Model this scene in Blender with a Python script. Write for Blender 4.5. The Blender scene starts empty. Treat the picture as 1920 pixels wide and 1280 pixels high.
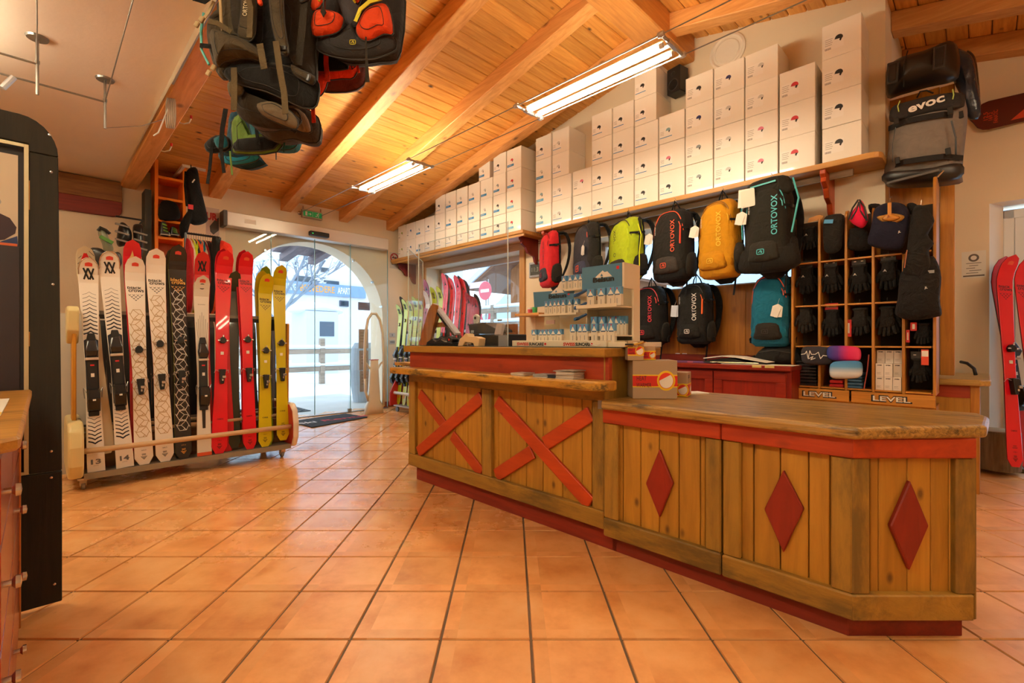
import bpy, math, random
from mathutils import Vector, Matrix, Euler, noise
C = bpy.context.scene
COL = C.collection
PI = math.pi
S2 = math.sqrt(.5)
H, F = 1.12, 886.0            # eye height (m), focal length in pixels of the 1920 px wide frame

# ------------------------------------------------------------------ camera, world, exposure
cam_d = bpy.data.cameras.new('camera'); cam = bpy.data.objects.new('camera', cam_d); COL.objects.link(cam)
cam.location = (0, 0, H); cam.rotation_euler = (PI/2, 0, 0)
cam_d.sensor_width = 36; cam_d.lens = 36*F/1920; cam_d.clip_start = .05; cam_d.clip_end = 300
C.camera = cam
w = bpy.data.worlds.new('sky'); C.world = w; w.use_nodes = True
wn = w.node_tree; bg = wn.nodes['Background']
geo = wn.nodes.new('ShaderNodeTexCoord'); sep = wn.nodes.new('ShaderNodeSeparateXYZ'); rmp = wn.nodes.new('ShaderNodeValToRGB')
wn.links.new(geo.outputs['Generated'], sep.inputs[0]); wn.links.new(sep.outputs['Z'], rmp.inputs[0]); wn.links.new(rmp.outputs[0], bg.inputs[0])
rmp.color_ramp.elements[0].color = (.80, .90, 1, 1); rmp.color_ramp.elements[1].color = (.62, .80, 1, 1)
bg.inputs[1].default_value = 3.0
vs = C.view_settings; vs.view_transform = 'Standard'; vs.look = 'None'; vs.gamma = 1; vs.use_curve_mapping = False; vs.exposure = 0.15
C.cycles.max_bounces = 8; C.cycles.transparent_max_bounces = 16; C.cycles.caustics_reflective = False; C.cycles.caustics_refractive = False
LAMP = (1, .865, .60)        # colour of the fluorescent tubes
TUBE_ES = 105

# ------------------------------------------------------------------ room frame: a runs along the shelf wall, b along the door wall
def room(a, b, z=0): return Vector((S2*(a+b), S2*(b-a), z))
def onA(a, px, py=640):
    t = (px-960)/F; Y = a/((t-1)*S2); return (t+1)*Y*S2, H+(640-py)/F*Y      # -> b, z
def onB(b, px, py=640):
    t = (px-960)/F; Y = b/((t+1)*S2); return (t-1)*Y*S2, H+(640-py)/F*Y      # -> a, z
def onZ(z, px, py):
    Y = (H-z)*F/(py-640); X = (px-960)/F*Y; return (X-Y)*S2, (X+Y)*S2         # -> a, b

# ------------------------------------------------------------------ materials
def lin(c):
    if isinstance(c, str):
        c = c.lstrip('#'); c = tuple(int(c[i:i+2], 16)/255 for i in (0, 2, 4))
        return tuple((x/12.92 if x <= .04045 else ((x+.055)/1.055)**2.4) for x in c)+(1,)
    return tuple(c)+(1,) if len(c) == 3 else c
MC = {}
def _new(name):
    m = bpy.data.materials.new(name); m.use_nodes = True
    return m, m.node_tree, m.node_tree.nodes['Principled BSDF']
def N(nt, t, **k):
    n = nt.nodes.new(t)
    for a, b in k.items(): setattr(n, a, b)
    return n
def plain(c, rough=.5, metal=0, bump=0, bscale=200, var=0, spec=.5, coat=0, emit=None, es=0):
    key = ('p', str(c), rough, metal, bump, bscale, var, spec, coat, str(emit), es)
    if key in MC: return MC[key]
    m, nt, p = _new('plain'); col = lin(c)
    p.inputs['Base Color'].default_value = col; p.inputs['Roughness'].default_value = rough
    p.inputs['Metallic'].default_value = metal; p.inputs['Specular IOR Level'].default_value = spec
    p.inputs['Coat Weight'].default_value = coat
    if emit: p.inputs['Emission Color'].default_value = lin(emit); p.inputs['Emission Strength'].default_value = es
    if bump or var:
        tc = N(nt, 'ShaderNodeTexCoord'); nz = N(nt, 'ShaderNodeTexNoise'); nz.inputs['Scale'].default_value = bscale; nz.inputs['Detail'].default_value = 4
        nt.links.new(tc.outputs['Object'], nz.inputs['Vector'])
        if bump:
            b = N(nt, 'ShaderNodeBump'); b.inputs['Strength'].default_value = bump; b.inputs['Distance'].default_value = .01
            nt.links.new(nz.outputs['Fac'], b.inputs['Height']); nt.links.new(b.outputs[0], p.inputs['Normal'])
        if var:
            n2 = N(nt, 'ShaderNodeTexNoise'); n2.inputs['Scale'].default_value = bscale/12; nt.links.new(tc.outputs['Object'], n2.inputs['Vector'])
            mx = N(nt, 'ShaderNodeMix', data_type='RGBA'); mx.inputs[6].default_value = tuple(x*(1-var) for x in col[:3])+(1,); mx.inputs[7].default_value = tuple(min(1, x*(1+var)) for x in col[:3])+(1,)
            nt.links.new(n2.outputs['Fac'], mx.inputs[0]); nt.links.new(mx.outputs[2], p.inputs['Base Color'])
    MC[key] = m; return m
def cloth(c, rough=.85, wr=.5):            # woven fabric: fine weave and soft wrinkles
    key = ('c', str(c), rough, wr)
    if key in MC: return MC[key]
    m, nt, p = _new('cloth'); col = lin(c); p.inputs['Roughness'].default_value = rough; p.inputs['Specular IOR Level'].default_value = .35
    p.inputs['Sheen Weight'].default_value = .02
    tc = N(nt, 'ShaderNodeTexCoord'); n1 = N(nt, 'ShaderNodeTexNoise'); n1.inputs['Scale'].default_value = 14; n1.inputs['Detail'].default_value = 3; n1.inputs['Distortion'].default_value = 1.2
    n2 = N(nt, 'ShaderNodeTexNoise'); n2.inputs['Scale'].default_value = 400
    ad = N(nt, 'ShaderNodeMath', operation='MULTIPLY_ADD'); ad.inputs[1].default_value = .08
    nt.links.new(tc.outputs['Object'], n1.inputs['Vector']); nt.links.new(tc.outputs['Object'], n2.inputs['Vector'])
    nt.links.new(n2.outputs['Fac'], ad.inputs[0]); nt.links.new(n1.outputs['Fac'], ad.inputs[2])
    b = N(nt, 'ShaderNodeBump'); b.inputs['Strength'].default_value = wr; b.inputs['Distance'].default_value = .03
    nt.links.new(ad.outputs[0], b.inputs['Height']); nt.links.new(b.outputs[0], p.inputs['Normal'])
    mx = N(nt, 'ShaderNodeMix', data_type='RGBA'); mx.inputs[6].default_value = tuple(x*.75 for x in col[:3])+(1,); mx.inputs[7].default_value = tuple(min(1, x*1.2) for x in col[:3])+(1,)
    nt.links.new(n1.outputs['Fac'], mx.inputs[0]); nt.links.new(mx.outputs[2], p.inputs['Base Color'])
    MC[key] = m; return m
def wood(c1, c2, axis='x', rough=.5, knots=.5, wear=None, wscale=8, wth=.62, stretch=14, bump=.15, coat=0, kcol=None, kd=7.0):
    """c1 light, c2 dark; grain runs along axis of the object's own frame; wear = colour of worn or dirty patches"""
    key = ('w', str(c1), str(c2), axis, rough, knots, str(wear), wscale, wth, stretch, bump, coat, kd)
    if key in MC: return MC[key]
    m, nt, p = _new('wood'); L = nt.links.new
    tc = N(nt, 'ShaderNodeTexCoord'); oi = N(nt, 'ShaderNodeObjectInfo')
    of = N(nt, 'ShaderNodeVectorMath', operation='SCALE'); of.inputs[0].default_value = (37, 53, 71); L(oi.outputs['Random'], of.inputs['Scale'])
    av = N(nt, 'ShaderNodeVectorMath', operation='ADD'); L(tc.outputs['Object'], av.inputs[0]); L(of.outputs[0], av.inputs[1])
    mp = N(nt, 'ShaderNodeMapping'); s = {'x': (1, stretch, stretch), 'y': (stretch, 1, stretch), 'z': (stretch, stretch, 1)}[axis]
    mp.inputs['Scale'].default_value = s; L(av.outputs[0], mp.inputs['Vector'])
    n1 = N(nt, 'ShaderNodeTexNoise'); n1.inputs['Scale'].default_value = 2.2; n1.inputs['Detail'].default_value = 6; n1.inputs['Roughness'].default_value = .62; n1.inputs['Distortion'].default_value = .6
    L(mp.outputs[0], n1.inputs['Vector'])
    cr = N(nt, 'ShaderNodeValToRGB'); cr.color_ramp.elements[0].position = .28; cr.color_ramp.elements[1].position = .72
    cr.color_ramp.elements[0].color = lin(c2); cr.color_ramp.elements[1].color = lin(c1); L(n1.outputs['Fac'], cr.inputs[0])
    out = cr.outputs[0]
    if knots:
        mk = N(nt, 'ShaderNodeMapping'); k = {'x': (.55, 1, 1), 'y': (1, .55, 1), 'z': (1, 1, .55)}[axis]; mk.inputs['Scale'].default_value = k
        L(av.outputs[0], mk.inputs['Vector'])
        vo = N(nt, 'ShaderNodeTexVoronoi'); vo.inputs['Scale'].default_value = kd; vo.inputs['Randomness'].default_value = 1; L(mk.outputs[0], vo.inputs['Vector'])
        kr = N(nt, 'ShaderNodeValToRGB'); kr.color_ramp.elements[0].position = .05; kr.color_ramp.elements[1].position = .15
        kr.color_ramp.elements[0].color = (knots,)*3+(1,); kr.color_ramp.elements[1].color = (0, 0, 0, 1); L(vo.outputs['Distance'], kr.inputs[0])
        mx = N(nt, 'ShaderNodeMix', data_type='RGBA'); mx.inputs[7].default_value = lin(kcol) if kcol else tuple(x*.25 for x in lin(c2)[:3])+(1,)
        L(kr.outputs[0], mx.inputs[0]); L(out, mx.inputs[6]); out = mx.outputs[2]
    if wear:
        mw = N(nt, 'ShaderNodeMapping'); k = {'x': (.25, 1, 1), 'y': (1, .25, 1), 'z': (1, 1, .25)}[axis]; mw.inputs['Scale'].default_value = k; L(av.outputs[0], mw.inputs['Vector'])
        nw = N(nt, 'ShaderNodeTexNoise'); nw.inputs['Scale'].default_value = wscale; nw.inputs['Detail'].default_value = 8; nw.inputs['Roughness'].default_value = .7; L(mw.outputs[0], nw.inputs['Vector'])
        wr = N(nt, 'ShaderNodeValToRGB'); wr.color_ramp.elements[0].position = wth-.07; wr.color_ramp.elements[1].position = wth+.07; L(nw.outputs['Fac'], wr.inputs[0])
        mx = N(nt, 'ShaderNodeMix', data_type='RGBA'); mx.inputs[7].default_value = lin(wear); L(wr.outputs[0], mx.inputs[0]); L(out, mx.inputs[6]); out = mx.outputs[2]
    hv = N(nt, 'ShaderNodeHueSaturation'); mr = N(nt, 'ShaderNodeMapRange'); mr.inputs['To Min'].default_value = .86; mr.inputs['To Max'].default_value = 1.12
    L(oi.outputs['Random'], mr.inputs['Value']); L(mr.outputs[0], hv.inputs['Value']); L(out, hv.inputs['Color']); L(hv.outputs[0], p.inputs['Base Color'])
    b = N(nt, 'ShaderNodeBump'); b.inputs['Strength'].default_value = bump; b.inputs['Distance'].default_value = .01; L(n1.outputs['Fac'], b.inputs['Height']); L(b.outputs[0], p.inputs['Normal'])
    p.inputs['Roughness'].default_value = rough; p.inputs['Coat Weight'].default_value = coat; p.inputs['Coat Roughness'].default_value = .25
    MC[key] = m; return m
def glass(tint=(.93, .97, .98), refl=.06, rough=.0):
    key = ('g', tint, refl)
    if key in MC: return MC[key]
    m, nt, p = _new('glass'); nt.nodes.remove(p); out = nt.nodes['Material Output']
    tr = N(nt, 'ShaderNodeBsdfTransparent'); tr.inputs[0].default_value = tint+(1,)
    gl = N(nt, 'ShaderNodeBsdfGlossy'); gl.inputs['Roughness'].default_value = rough+.01
    fr = N(nt, 'ShaderNodeFresnel'); fr.inputs[0].default_value = 1.2; ad = N(nt, 'ShaderNodeMath', operation='MULTIPLY_ADD', use_clamp=True); ad.inputs[1].default_value = .22; ad.inputs[2].default_value = refl*.35
    mx = N(nt, 'ShaderNodeMixShader'); nt.links.new(fr.outputs[0], ad.inputs[0]); nt.links.new(ad.outputs[0], mx.inputs[0]); nt.links.new(tr.outputs[0], mx.inputs[1]); nt.links.new(gl.outputs[0], mx.inputs[2]); nt.links.new(mx.outputs[0], out.inputs[0])
    MC[key] = m; return m

def curve(P, sub=4):           # smooth open path through the points
    P = [Vector(p) for p in P]; out = []
    for i in range(len(P)-1):
        p0, p1, p2, p3 = P[max(i-1, 0)], P[i], P[i+1], P[min(i+2, len(P)-1)]
        for j in range(sub): t = j/sub; out.append(.5*((2*p1)+(p2-p0)*t+(2*p0-5*p1+4*p2-p3)*t*t+(3*p1-p0-3*p2+p3)*t**3))
    return out+[P[-1]]
# ------------------------------------------------------------------ mesh builder
class MB:
    def __init__(s): s.v = []; s.f = []; s.mi = []; s.m = 0; s.M = None
    def add(s, vs, fs):
        o = len(s.v)
        for p in vs:
            p = Vector(p); s.v.append(s.M @ p if s.M is not None else p)
        for f in fs: s.f.append([i+o for i in f]); s.mi.append(s.m)
        return s
    def box(s, x0, x1, y0, y1, z0, z1):
        if x0 > x1: x0, x1 = x1, x0
        if y0 > y1: y0, y1 = y1, y0
        if z0 > z1: z0, z1 = z1, z0
        return s.add([(x, y, z) for x in (x0, x1) for y in (y0, y1) for z in (z0, z1)],
                     [(0, 1, 3, 2), (4, 6, 7, 5), (0, 4, 5, 1), (2, 3, 7, 6), (0, 2, 6, 4), (1, 5, 7, 3)])
    def cb(s, c, size, rot=(0, 0, 0)):
        M0 = s.M; R = Matrix.Translation(Vector(c)) @ Euler(rot).to_matrix().to_4x4(); s.M = (M0 @ R) if M0 is not None else R
        x, y, z = (q/2 for q in size); s.box(-x, x, -y, y, -z, z); s.M = M0; return s
    def prism(s, pts, d0, d1, pl='xz'):
        n = len(pts)
        A = sum(pts[i][0]*pts[(i+1) % n][1]-pts[(i+1) % n][0]*pts[i][1] for i in range(n))
        if A < 0: pts = pts[::-1]
        mp = {'xz': lambda u, v, d: (u, d, v), 'xy': lambda u, v, d: (u, v, d), 'yz': lambda u, v, d: (d, u, v)}[pl]
        if d0 > d1: d0, d1 = d1, d0
        vs = [mp(u, v, d0) for u, v in pts]+[mp(u, v, d1) for u, v in pts]
        fl = pl != 'xz'
        fs = [list(range(n)), list(range(2*n-1, n-1, -1))]+[(i, i+n, (i+1) % n+n, (i+1) % n) for i in range(n)]
        if fl: fs = [list(reversed(f)) for f in fs]
        return s.add(vs, fs)
    def bar(s, p, q, w, h, up=(0, 0, 1)):
        p = Vector(p); q = Vector(q); d = (q-p).normalized(); up = Vector(up); sd = d.cross(up)
        if sd.length < 1e-5: sd = d.cross(Vector((1, 0, 0)))
        sd.normalize(); up = sd.cross(d).normalized(); sd *= w/2; up *= h/2
        vs = [p-sd-up, p+sd-up, p+sd+up, p-sd+up, q-sd-up, q+sd-up, q+sd+up, q-sd+up]
        return s.add(vs, [(0, 3, 2, 1), (4, 5, 6, 7), (0, 1, 5, 4), (1, 2, 6, 5), (2, 3, 7, 6), (3, 0, 4, 7)])
    def tube(s, path, r, n=8, closed=False, ends=True):
        P = [Vector(p) for p in path]; k = len(P); rs = r if isinstance(r, (list, tuple)) else [r]*k
        vs = []; fs = []; up = None
        for i, p in enumerate(P):
            d = (P[(i+1) % k]-P[i-1]) if (closed or 0 < i < k-1) else (P[1]-P[0] if i == 0 else P[-1]-P[-2])
            d.normalize()
            if up is None: up = Vector((0, 0, 1)) if abs(d.z) < .9 else Vector((1, 0, 0))
            sd = d.cross(up).normalized(); up = sd.cross(d).normalized()
            for j in range(n):
                a = 2*PI*j/n; vs.append(p+(sd*math.cos(a)+up*math.sin(a))*rs[i])
        for i in range(k if closed else k-1):
            for j in range(n):
                a, b, c, d = i*n+j, i*n+(j+1) % n, ((i+1) % k)*n+(j+1) % n, ((i+1) % k)*n+j
                fs.append((a, d, c, b))
        if not closed and ends: fs += [list(range(n)), list(range(k*n-1, (k-1)*n-1, -1))]
        return s.add(vs, fs)
    def loft(s, rings, caps=True):
        n = len(rings[0]); vs = [p for r in rings for p in r]; fs = []
        for i in range(len(rings)-1):
            for j in range(n): fs.append((i*n+j, i*n+(j+1) % n, (i+1)*n+(j+1) % n, (i+1)*n+j))
        if caps: fs += [list(range(n))[::-1], list(range((len(rings)-1)*n, len(rings)*n))]
        return s.add(vs, fs)
    def lathe(s, prof, n=20, c=(0, 0, 0), axis='z'):
        rings = []
        for r, z in prof:
            rg = []
            for j in range(n):
                a = 2*PI*j/n; x, y = r*math.cos(a), r*math.sin(a)
                q = {'z': (x, y, z), 'x': (z, x, y), 'y': (x, -z, y)}[axis]
                if axis == 'y': q = (x, z, -y)
                rg.append((q[0]+c[0], q[1]+c[1], q[2]+c[2]))
            rings.append(rg)
        return s.loft(rings, caps=prof[0][0] < 1e-6)
    def ribbon(s, path, w, t=.003, wd=(1, 0, 0)):
        """flat webbing: path of points, width w along wd, thickness t"""
        P = [Vector(p) for p in path]; k = len(P); vs = []; wd = Vector(wd).normalized()
        for i, p in enumerate(P):
            d = (P[min(i+1, k-1)]-P[max(i-1, 0)]).normalized(); W = (wd-d*wd.dot(d))
            if W.length < .05: W = d.orthogonal()
            W.normalize(); nn = d.cross(W).normalized()*t/2; ww = (w[i] if isinstance(w, (list, tuple)) else w)/2
            vs += [p-W*ww-nn, p+W*ww-nn, p+W*ww+nn, p-W*ww+nn]
        fs = []
        for i in range(k-1):
            for j in range(4): fs.append((i*4+j, i*4+(j+1) % 4, (i+1)*4+(j+1) % 4, (i+1)*4+j))
        fs += [(3, 2, 1, 0), (4*k-4, 4*k-3, 4*k-2, 4*k-1)]
        return s.add(vs, fs)
    def pillow(s, pts, y, df, db=.0, rings=4, wr=0, seed=0, sub=3):
        """soft stuffed shape: outline (x,z) at depth y, bulging df towards -y and db towards +y"""
        q = []
        n = len(pts)
        for i in range(n):      # smooth closed Catmull-Rom
            p0, p1, p2, p3 = (Vector(pts[(i+k-1) % n]) for k in range(4))
            for j in range(sub):
                t = j/sub; q.append(.5*((2*p1)+(p2-p0)*t+(2*p0-5*p1+4*p2-p3)*t*t+(3*p1-p0-3*p2+p3)*t**3))
        A = sum(q[i].x*q[(i+1) % len(q)].y-q[(i+1) % len(q)].x*q[i].y for i in range(len(q)))
        if A < 0: q.reverse()
        n = len(q); c = sum(q, Vector((0, 0)))/n
        def side(sgn, dd):
            out = []
            for r in range(1, rings+1):
                f = 1-(r/(rings+.35))**1.5; h = dd*math.sqrt(max(0, 1-f*f))
                for p in q:
                    u = c+(p-c)*f; k = noise.noise(Vector((u.x*9+seed*7, u.y*9, seed*3)))*wr if wr else 0
                    out.append((u.x, y+sgn*(h+k*(1-f)), u.y))
            return out
        base = [(p.x, y, p.y) for p in q]; fr = side(-1, df); bk = side(1, db)
        vs = base+fr+bk+[(c.x, y-df, c.y), (c.x, y+db, c.y)]
        fs = []
        for r in range(rings):
            for j in range(n):
                a0 = (r*n+j, r*n+(j+1) % n, (r+1)*n+(j+1) % n, (r+1)*n+j); fs.append(a0)
                o = lambda k, jj: jj if k == 0 else n*(rings+k)+jj
                fs.append((o(r, j), o(r+1, j), o(r+1, (j+1) % n), o(r, (j+1) % n)))
        cf = n*(2*rings+1)
        for j in range(n):
            fs.append((rings*n+j, rings*n+(j+1) % n, cf)); fs.append((2*rings*n+j, cf+1, 2*rings*n+(j+1) % n))
        return s.add(vs, fs)
    def mesh(s, name, mats, smooth=False):
        me = bpy.data.meshes.new(name); me.from_pydata([tuple(v) for v in s.v], [], s.f)
        mats = mats if isinstance(mats, (list, tuple)) else [mats]
        for m in mats: me.materials.append(m)
        me.polygons.foreach_set('material_index', s.mi)
        if smooth: me.polygons.foreach_set('use_smooth', [True]*len(me.polygons))
        me.update(); return me
    def build(s, name, mats, parent=None, bevel=0, smooth=False, sub=0, loc=None, rot=None, seg=1):
        o = bpy.data.objects.new(name, s.mesh(name, mats, smooth or bool(sub))); COL.objects.link(o)
        if parent is not None: o.parent = parent
        if loc is not None: o.location = loc
        if rot is not None: o.rotation_euler = rot
        if bevel:
            b = o.modifiers.new('bevel', 'BEVEL'); b.width = bevel; b.segments = seg; b.limit_method = 'ANGLE'; b.angle_limit = .6
        if sub: q = o.modifiers.new('sub', 'SUBSURF'); q.levels = q.render_levels = sub
        return o
def bx(*a): return MB().box(*a)

RZ = -PI/4
def thing(name, label, cat, abz, rot=0, group=None, tilt=(0, 0)):
    o = bpy.data.objects.new(name, None); COL.objects.link(o); o.empty_display_size = .05
    o.location = room(*abz); o.rotation_euler = (tilt[0], tilt[1], RZ+rot); o['label'] = label; o['category'] = cat
    if group: o['group'] = group
    return o
def single(o, label, cat, abz, rot=0, group=None):
    o.location = room(*abz); o.rotation_euler = (0, 0, RZ+rot); o['label'] = label; o['category'] = cat
    if group: o['group'] = group
    return o
def struct(name, mb, mats, parent=None, **k):
    o = mb.build(name, mats, parent, **k)
    if parent is None: o['kind'] = 'structure'; o.rotation_euler = (0, 0, RZ)
    return o
_TC = {}
def textmesh(sx, mat, bold=0):
    key = (sx, mat.name, bold)
    if key in _TC: return _TC[key]
    cu = bpy.data.curves.new('t', 'FONT'); cu.body = sx; cu.align_x = 'CENTER'; cu.size = 1; cu.offset = bold; cu.resolution_u = 3
    ob = bpy.data.objects.new('t', cu); me = bpy.data.meshes.new_from_object(ob)
    xs = [v.co.x for v in me.vertices]; ys = [v.co.y for v in me.vertices]
    cx, cy = (min(xs)+max(xs))/2, (min(ys)+max(ys))/2; hh = max(ys)-min(ys); wd = max(xs)-min(xs)
    for v in me.vertices: v.co = ((v.co.x-cx)/hh, 0, (v.co.y-cy)/hh)
    me.materials.clear(); me.materials.append(mat); me.name = 'lettering'
    bpy.data.objects.remove(ob); _TC[key] = (me, wd/hh); return _TC[key]
def text(sx, parent, loc, h, mat, w=None, roll=0, yaw=0, pitch=0, bold=0, name='lettering'):
    """flat print facing local -y, height h (or squeezed to width w)"""
    me, asp = textmesh(sx, mat, bold); o = bpy.data.objects.new(name, me); COL.objects.link(o); o.parent = parent
    o.location = loc; o.scale = ((w/asp if w else h), 1, h)
    o.rotation_mode = 'QUATERNION'
    o.rotation_quaternion = (Matrix.Rotation(yaw, 4, 'Z') @ Matrix.Rotation(pitch, 4, 'X') @ Matrix.Rotation(roll, 4, 'Y')).to_quaternion()
    return o
def strokes(mb, lines, w, y=0.0, t=.0006, closed=False):
    """printed line work in the xz plane"""
    for L in lines:
        n = len(L)
        for i in range(n if closed else n-1):
            p, q = Vector(L[i]), Vector(L[(i+1) % n]); d = (q-p)
            if d.length < 1e-6: continue
            d.normalize(); k = Vector((-d.y, d.x))*w/2; p = p-d*w*.3; q = q+d*w*.3
            mb.prism([p-k, q-k, q+k, p+k], y-t, y)
    return mb
def clone(o, parent=None):
    c = o.copy(); COL.objects.link(c); c.parent = parent
    for ch in o.children: clone(ch, c)
    return c
BLACK = plain('#151413', .45); DARKMET = plain('#3a3a3c', .35, .8); CHROME = plain('#c9c9cc', .22, 1); WHITEP = plain('#e6e3dc', .4); STEEL = plain('#9b9a96', .35, .9)
INK = plain('#1a1918', .6); PAPER = plain('#ece6da', .7); RED = plain('#d01818', .45)
ORD = ['first', 'second', 'third', 'fourth', 'fifth', 'sixth', 'seventh', 'eighth', 'ninth', 'tenth', 'eleventh', 'twelfth', 'thirteenth', 'fourteenth']
# ================================================================== ROOM SHELL (room coordinates: x = a, y = b)
AW, BW, BA = -7.25, 4.75, 5.95          # door wall, shelf wall, alcove wall
FZ = 3.0                                 # flat ceiling
RIDGE_A, PITCH = -2.24, .2115
def roofz(a): return 3.19+PITCH*(a-AW) if a < RIDGE_A else 3.19+PITCH*(RIDGE_A-AW)-PITCH*(a-RIDGE_A)
def plaster(c, v=.05): return plain(c, .85, bump=.12, bscale=30, var=v, spec=.2)
PL = plaster('#eedcc0'); PLW = plaster('#f0e4d4')

# ---- floor: grout bed and separate terracotta tiles
GROUT = plain('#6a5642', .8, var=.2, bscale=60)
floor = struct('floor', MB().box(-7.9, 4.6, -3.6, 6.4, -.12, -.006), GROUT)
def tile_mat():
    m, nt, p = _new('terracotta'); L = nt.links.new
    g = N(nt, 'ShaderNodeNewGeometry'); sn = N(nt, 'ShaderNodeVectorMath', operation='SNAP'); ad = N(nt, 'ShaderNodeVectorMath', operation='ADD'); ad.inputs[1].default_value = (20-.0713, 20-.079, 0)
    L(g.outputs['Position'], ad.inputs[0]); sn.inputs[1].default_value = (.34, .34, 5); L(ad.outputs[0], sn.inputs[0])
    wn_ = N(nt, 'ShaderNodeTexWhiteNoise'); L(sn.outputs[0], wn_.inputs['Vector'])
    of = N(nt, 'ShaderNodeVectorMath', operation='SCALE'); of.inputs['Scale'].default_value = 9; L(wn_.outputs['Color'], of.inputs[0])
    a2 = N(nt, 'ShaderNodeVectorMath', operation='ADD'); L(of.outputs[0], a2.inputs[0]); L(g.outputs['Position'], a2.inputs[1])
    n1 = N(nt, 'ShaderNodeTexNoise'); n1.inputs['Scale'].default_value = 4.2; n1.inputs['Detail'].default_value = 7; n1.inputs['Roughness'].default_value = .6; L(a2.outputs[0], n1.inputs['Vector'])
    cr = N(nt, 'ShaderNodeValToRGB'); e = cr.color_ramp.elements; e[0].position = .3; e[0].color = lin('#d28a4a'); e[1].position = .72; e[1].color = lin('#f2ba7c')
    x = cr.color_ramp.elements.new(.52); x.color = lin('#eaaa68'); L(n1.outputs['Fac'], cr.inputs[0])
    hs = N(nt, 'ShaderNodeHueSaturation'); mr = N(nt, 'ShaderNodeMapRange'); mr.inputs['To Min'].default_value = .90; mr.inputs['To Max'].default_value = 1.08
    L(wn_.outputs['Value'], mr.inputs['Value']); L(mr.outputs[0], hs.inputs['Value']); L(cr.outputs[0], hs.inputs['Color'])
    # dried footprint smudges
    n2 = N(nt, 'ShaderNodeTexNoise'); n2.inputs['Scale'].default_value = 5.5; n2.inputs['Detail'].default_value = 9; n2.inputs['Roughness'].default_value = .68; n2.inputs['Distortion'].default_value = .8; L(g.outputs['Position'], n2.inputs['Vector'])
    r2 = N(nt, 'ShaderNodeValToRGB'); r2.color_ramp.elements[0].position = .655; r2.color_ramp.elements[1].position = .70; r2.color_ramp.elements[1].color = (.45,)*3+(1,); L(n2.outputs['Fac'], r2.inputs[0])
    mx = N(nt, 'ShaderNodeMix', data_type='RGBA'); mx.inputs[7].default_value = lin('#a8622c'); L(r2.outputs[0], mx.inputs[0]); L(hs.outputs[0], mx.inputs[6]); L(mx.outputs[2], p.inputs['Base Color'])
    # glazed finish, wetter patches
    n3 = N(nt, 'ShaderNodeTexNoise'); n3.inputs['Scale'].default_value = 2.2; n3.inputs['Detail'].default_value = 8; n3.inputs['Roughness'].default_value = .7; L(g.outputs['Position'], n3.inputs['Vector'])
    m3 = N(nt, 'ShaderNodeMapRange'); m3.inputs['From Min'].default_value = .33; m3.inputs['From Max'].default_value = .54; m3.inputs['To Min'].default_value = 0; m3.inputs['To Max'].default_value = 1; L(n3.outputs['Fac'], m3.inputs['Value'])
    # meltwater carried in by the door: the floor is wettest there and dries out towards the counters
    dv = N(nt, 'ShaderNodeVectorMath', operation='DISTANCE'); dv.inputs[1].default_value = (-1.7, 5.6, 0); L(g.outputs['Position'], dv.inputs[0])
    md = N(nt, 'ShaderNodeMapRange'); md.inputs['From Min'].default_value = 1.2; md.inputs['From Max'].default_value = 4.2; md.inputs['To Min'].default_value = 1; md.inputs['To Max'].default_value = .12; L(dv.outputs['Value'], md.inputs['Value'])
    mm_ = N(nt, 'ShaderNodeMath', operation='MULTIPLY'); L(m3.outputs[0], mm_.inputs[0]); L(md.outputs[0], mm_.inputs[1])
    m5 = N(nt, 'ShaderNodeMapRange'); m5.inputs['To Min'].default_value = .40; m5.inputs['To Max'].default_value = .09; L(mm_.outputs[0], m5.inputs['Value']); L(m5.outputs[0], p.inputs['Roughness'])
    n4 = N(nt, 'ShaderNodeTexNoise'); n4.inputs['Scale'].default_value = 60; n4.inputs['Detail'].default_value = 4; L(g.outputs['Position'], n4.inputs['Vector'])
    b = N(nt, 'ShaderNodeBump'); b.inputs['Strength'].default_value = .12; b.inputs['Distance'].default_value = .004; L(n4.outputs['Fac'], b.inputs['Height']); L(b.outputs[0], p.inputs['Normal'])
    p.inputs['Specular IOR Level'].default_value = .75
    return m
TILE = tile_mat(); TP = .34
inv = floor.rotation_euler.to_matrix().inverted()
q = TP/2-.004; r_ = .0025
def tile_geo(mb, M=None):
    mb.M = M; z0, z1 = -.008, 0
    mb.add([(-q, -q, z0), (q, -q, z0), (q, q, z0), (-q, q, z0), (-q+r_, -q+r_, z1), (q-r_, -q+r_, z1), (q-r_, q-r_, z1), (-q+r_, q-r_, z1)],
           [(4, 5, 6, 7), (0, 1, 5, 4), (1, 2, 6, 5), (2, 3, 7, 6), (3, 0, 4, 7)])
cand = []
for i in range(-26, 27):
    for j in range(-12, 24):
        X, Y = .0713+TP*(i+.5), 1.779+.3405*(j+.5)
        a, b = (X-Y)*S2, (X+Y)*S2
        if not (-7.3 < a < 4.6 and -3.6 < b < 6.1): continue
        if b > 4.8 and a < -.6: continue
        infr = Y > 1.35 and abs(X)/max(Y, .1) < 1.14
        cand.append((0 if infr else 1, Y if infr else abs(Y)+abs(X), X, Y, i, j))
cand.sort()
tm = MB(); tile_geo(tm); tme = tm.mesh('tile', TILE)
rest = MB()
for k, (_, _, X, Y, i, j) in enumerate(cand):
    loc = inv @ Vector((X, Y, 0))
    if k < 300:
        o = bpy.data.objects.new('tile', tme); COL.objects.link(o); o.parent = floor; o.location = loc; o.rotation_euler = (0, 0, PI/4)
    else: tile_geo(rest, Matrix.Translation(loc) @ Matrix.Rotation(PI/4, 4, 'Z'))
ro = rest.build('tile_field', TILE, floor); ro['kind'] = 'stuff'

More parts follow.
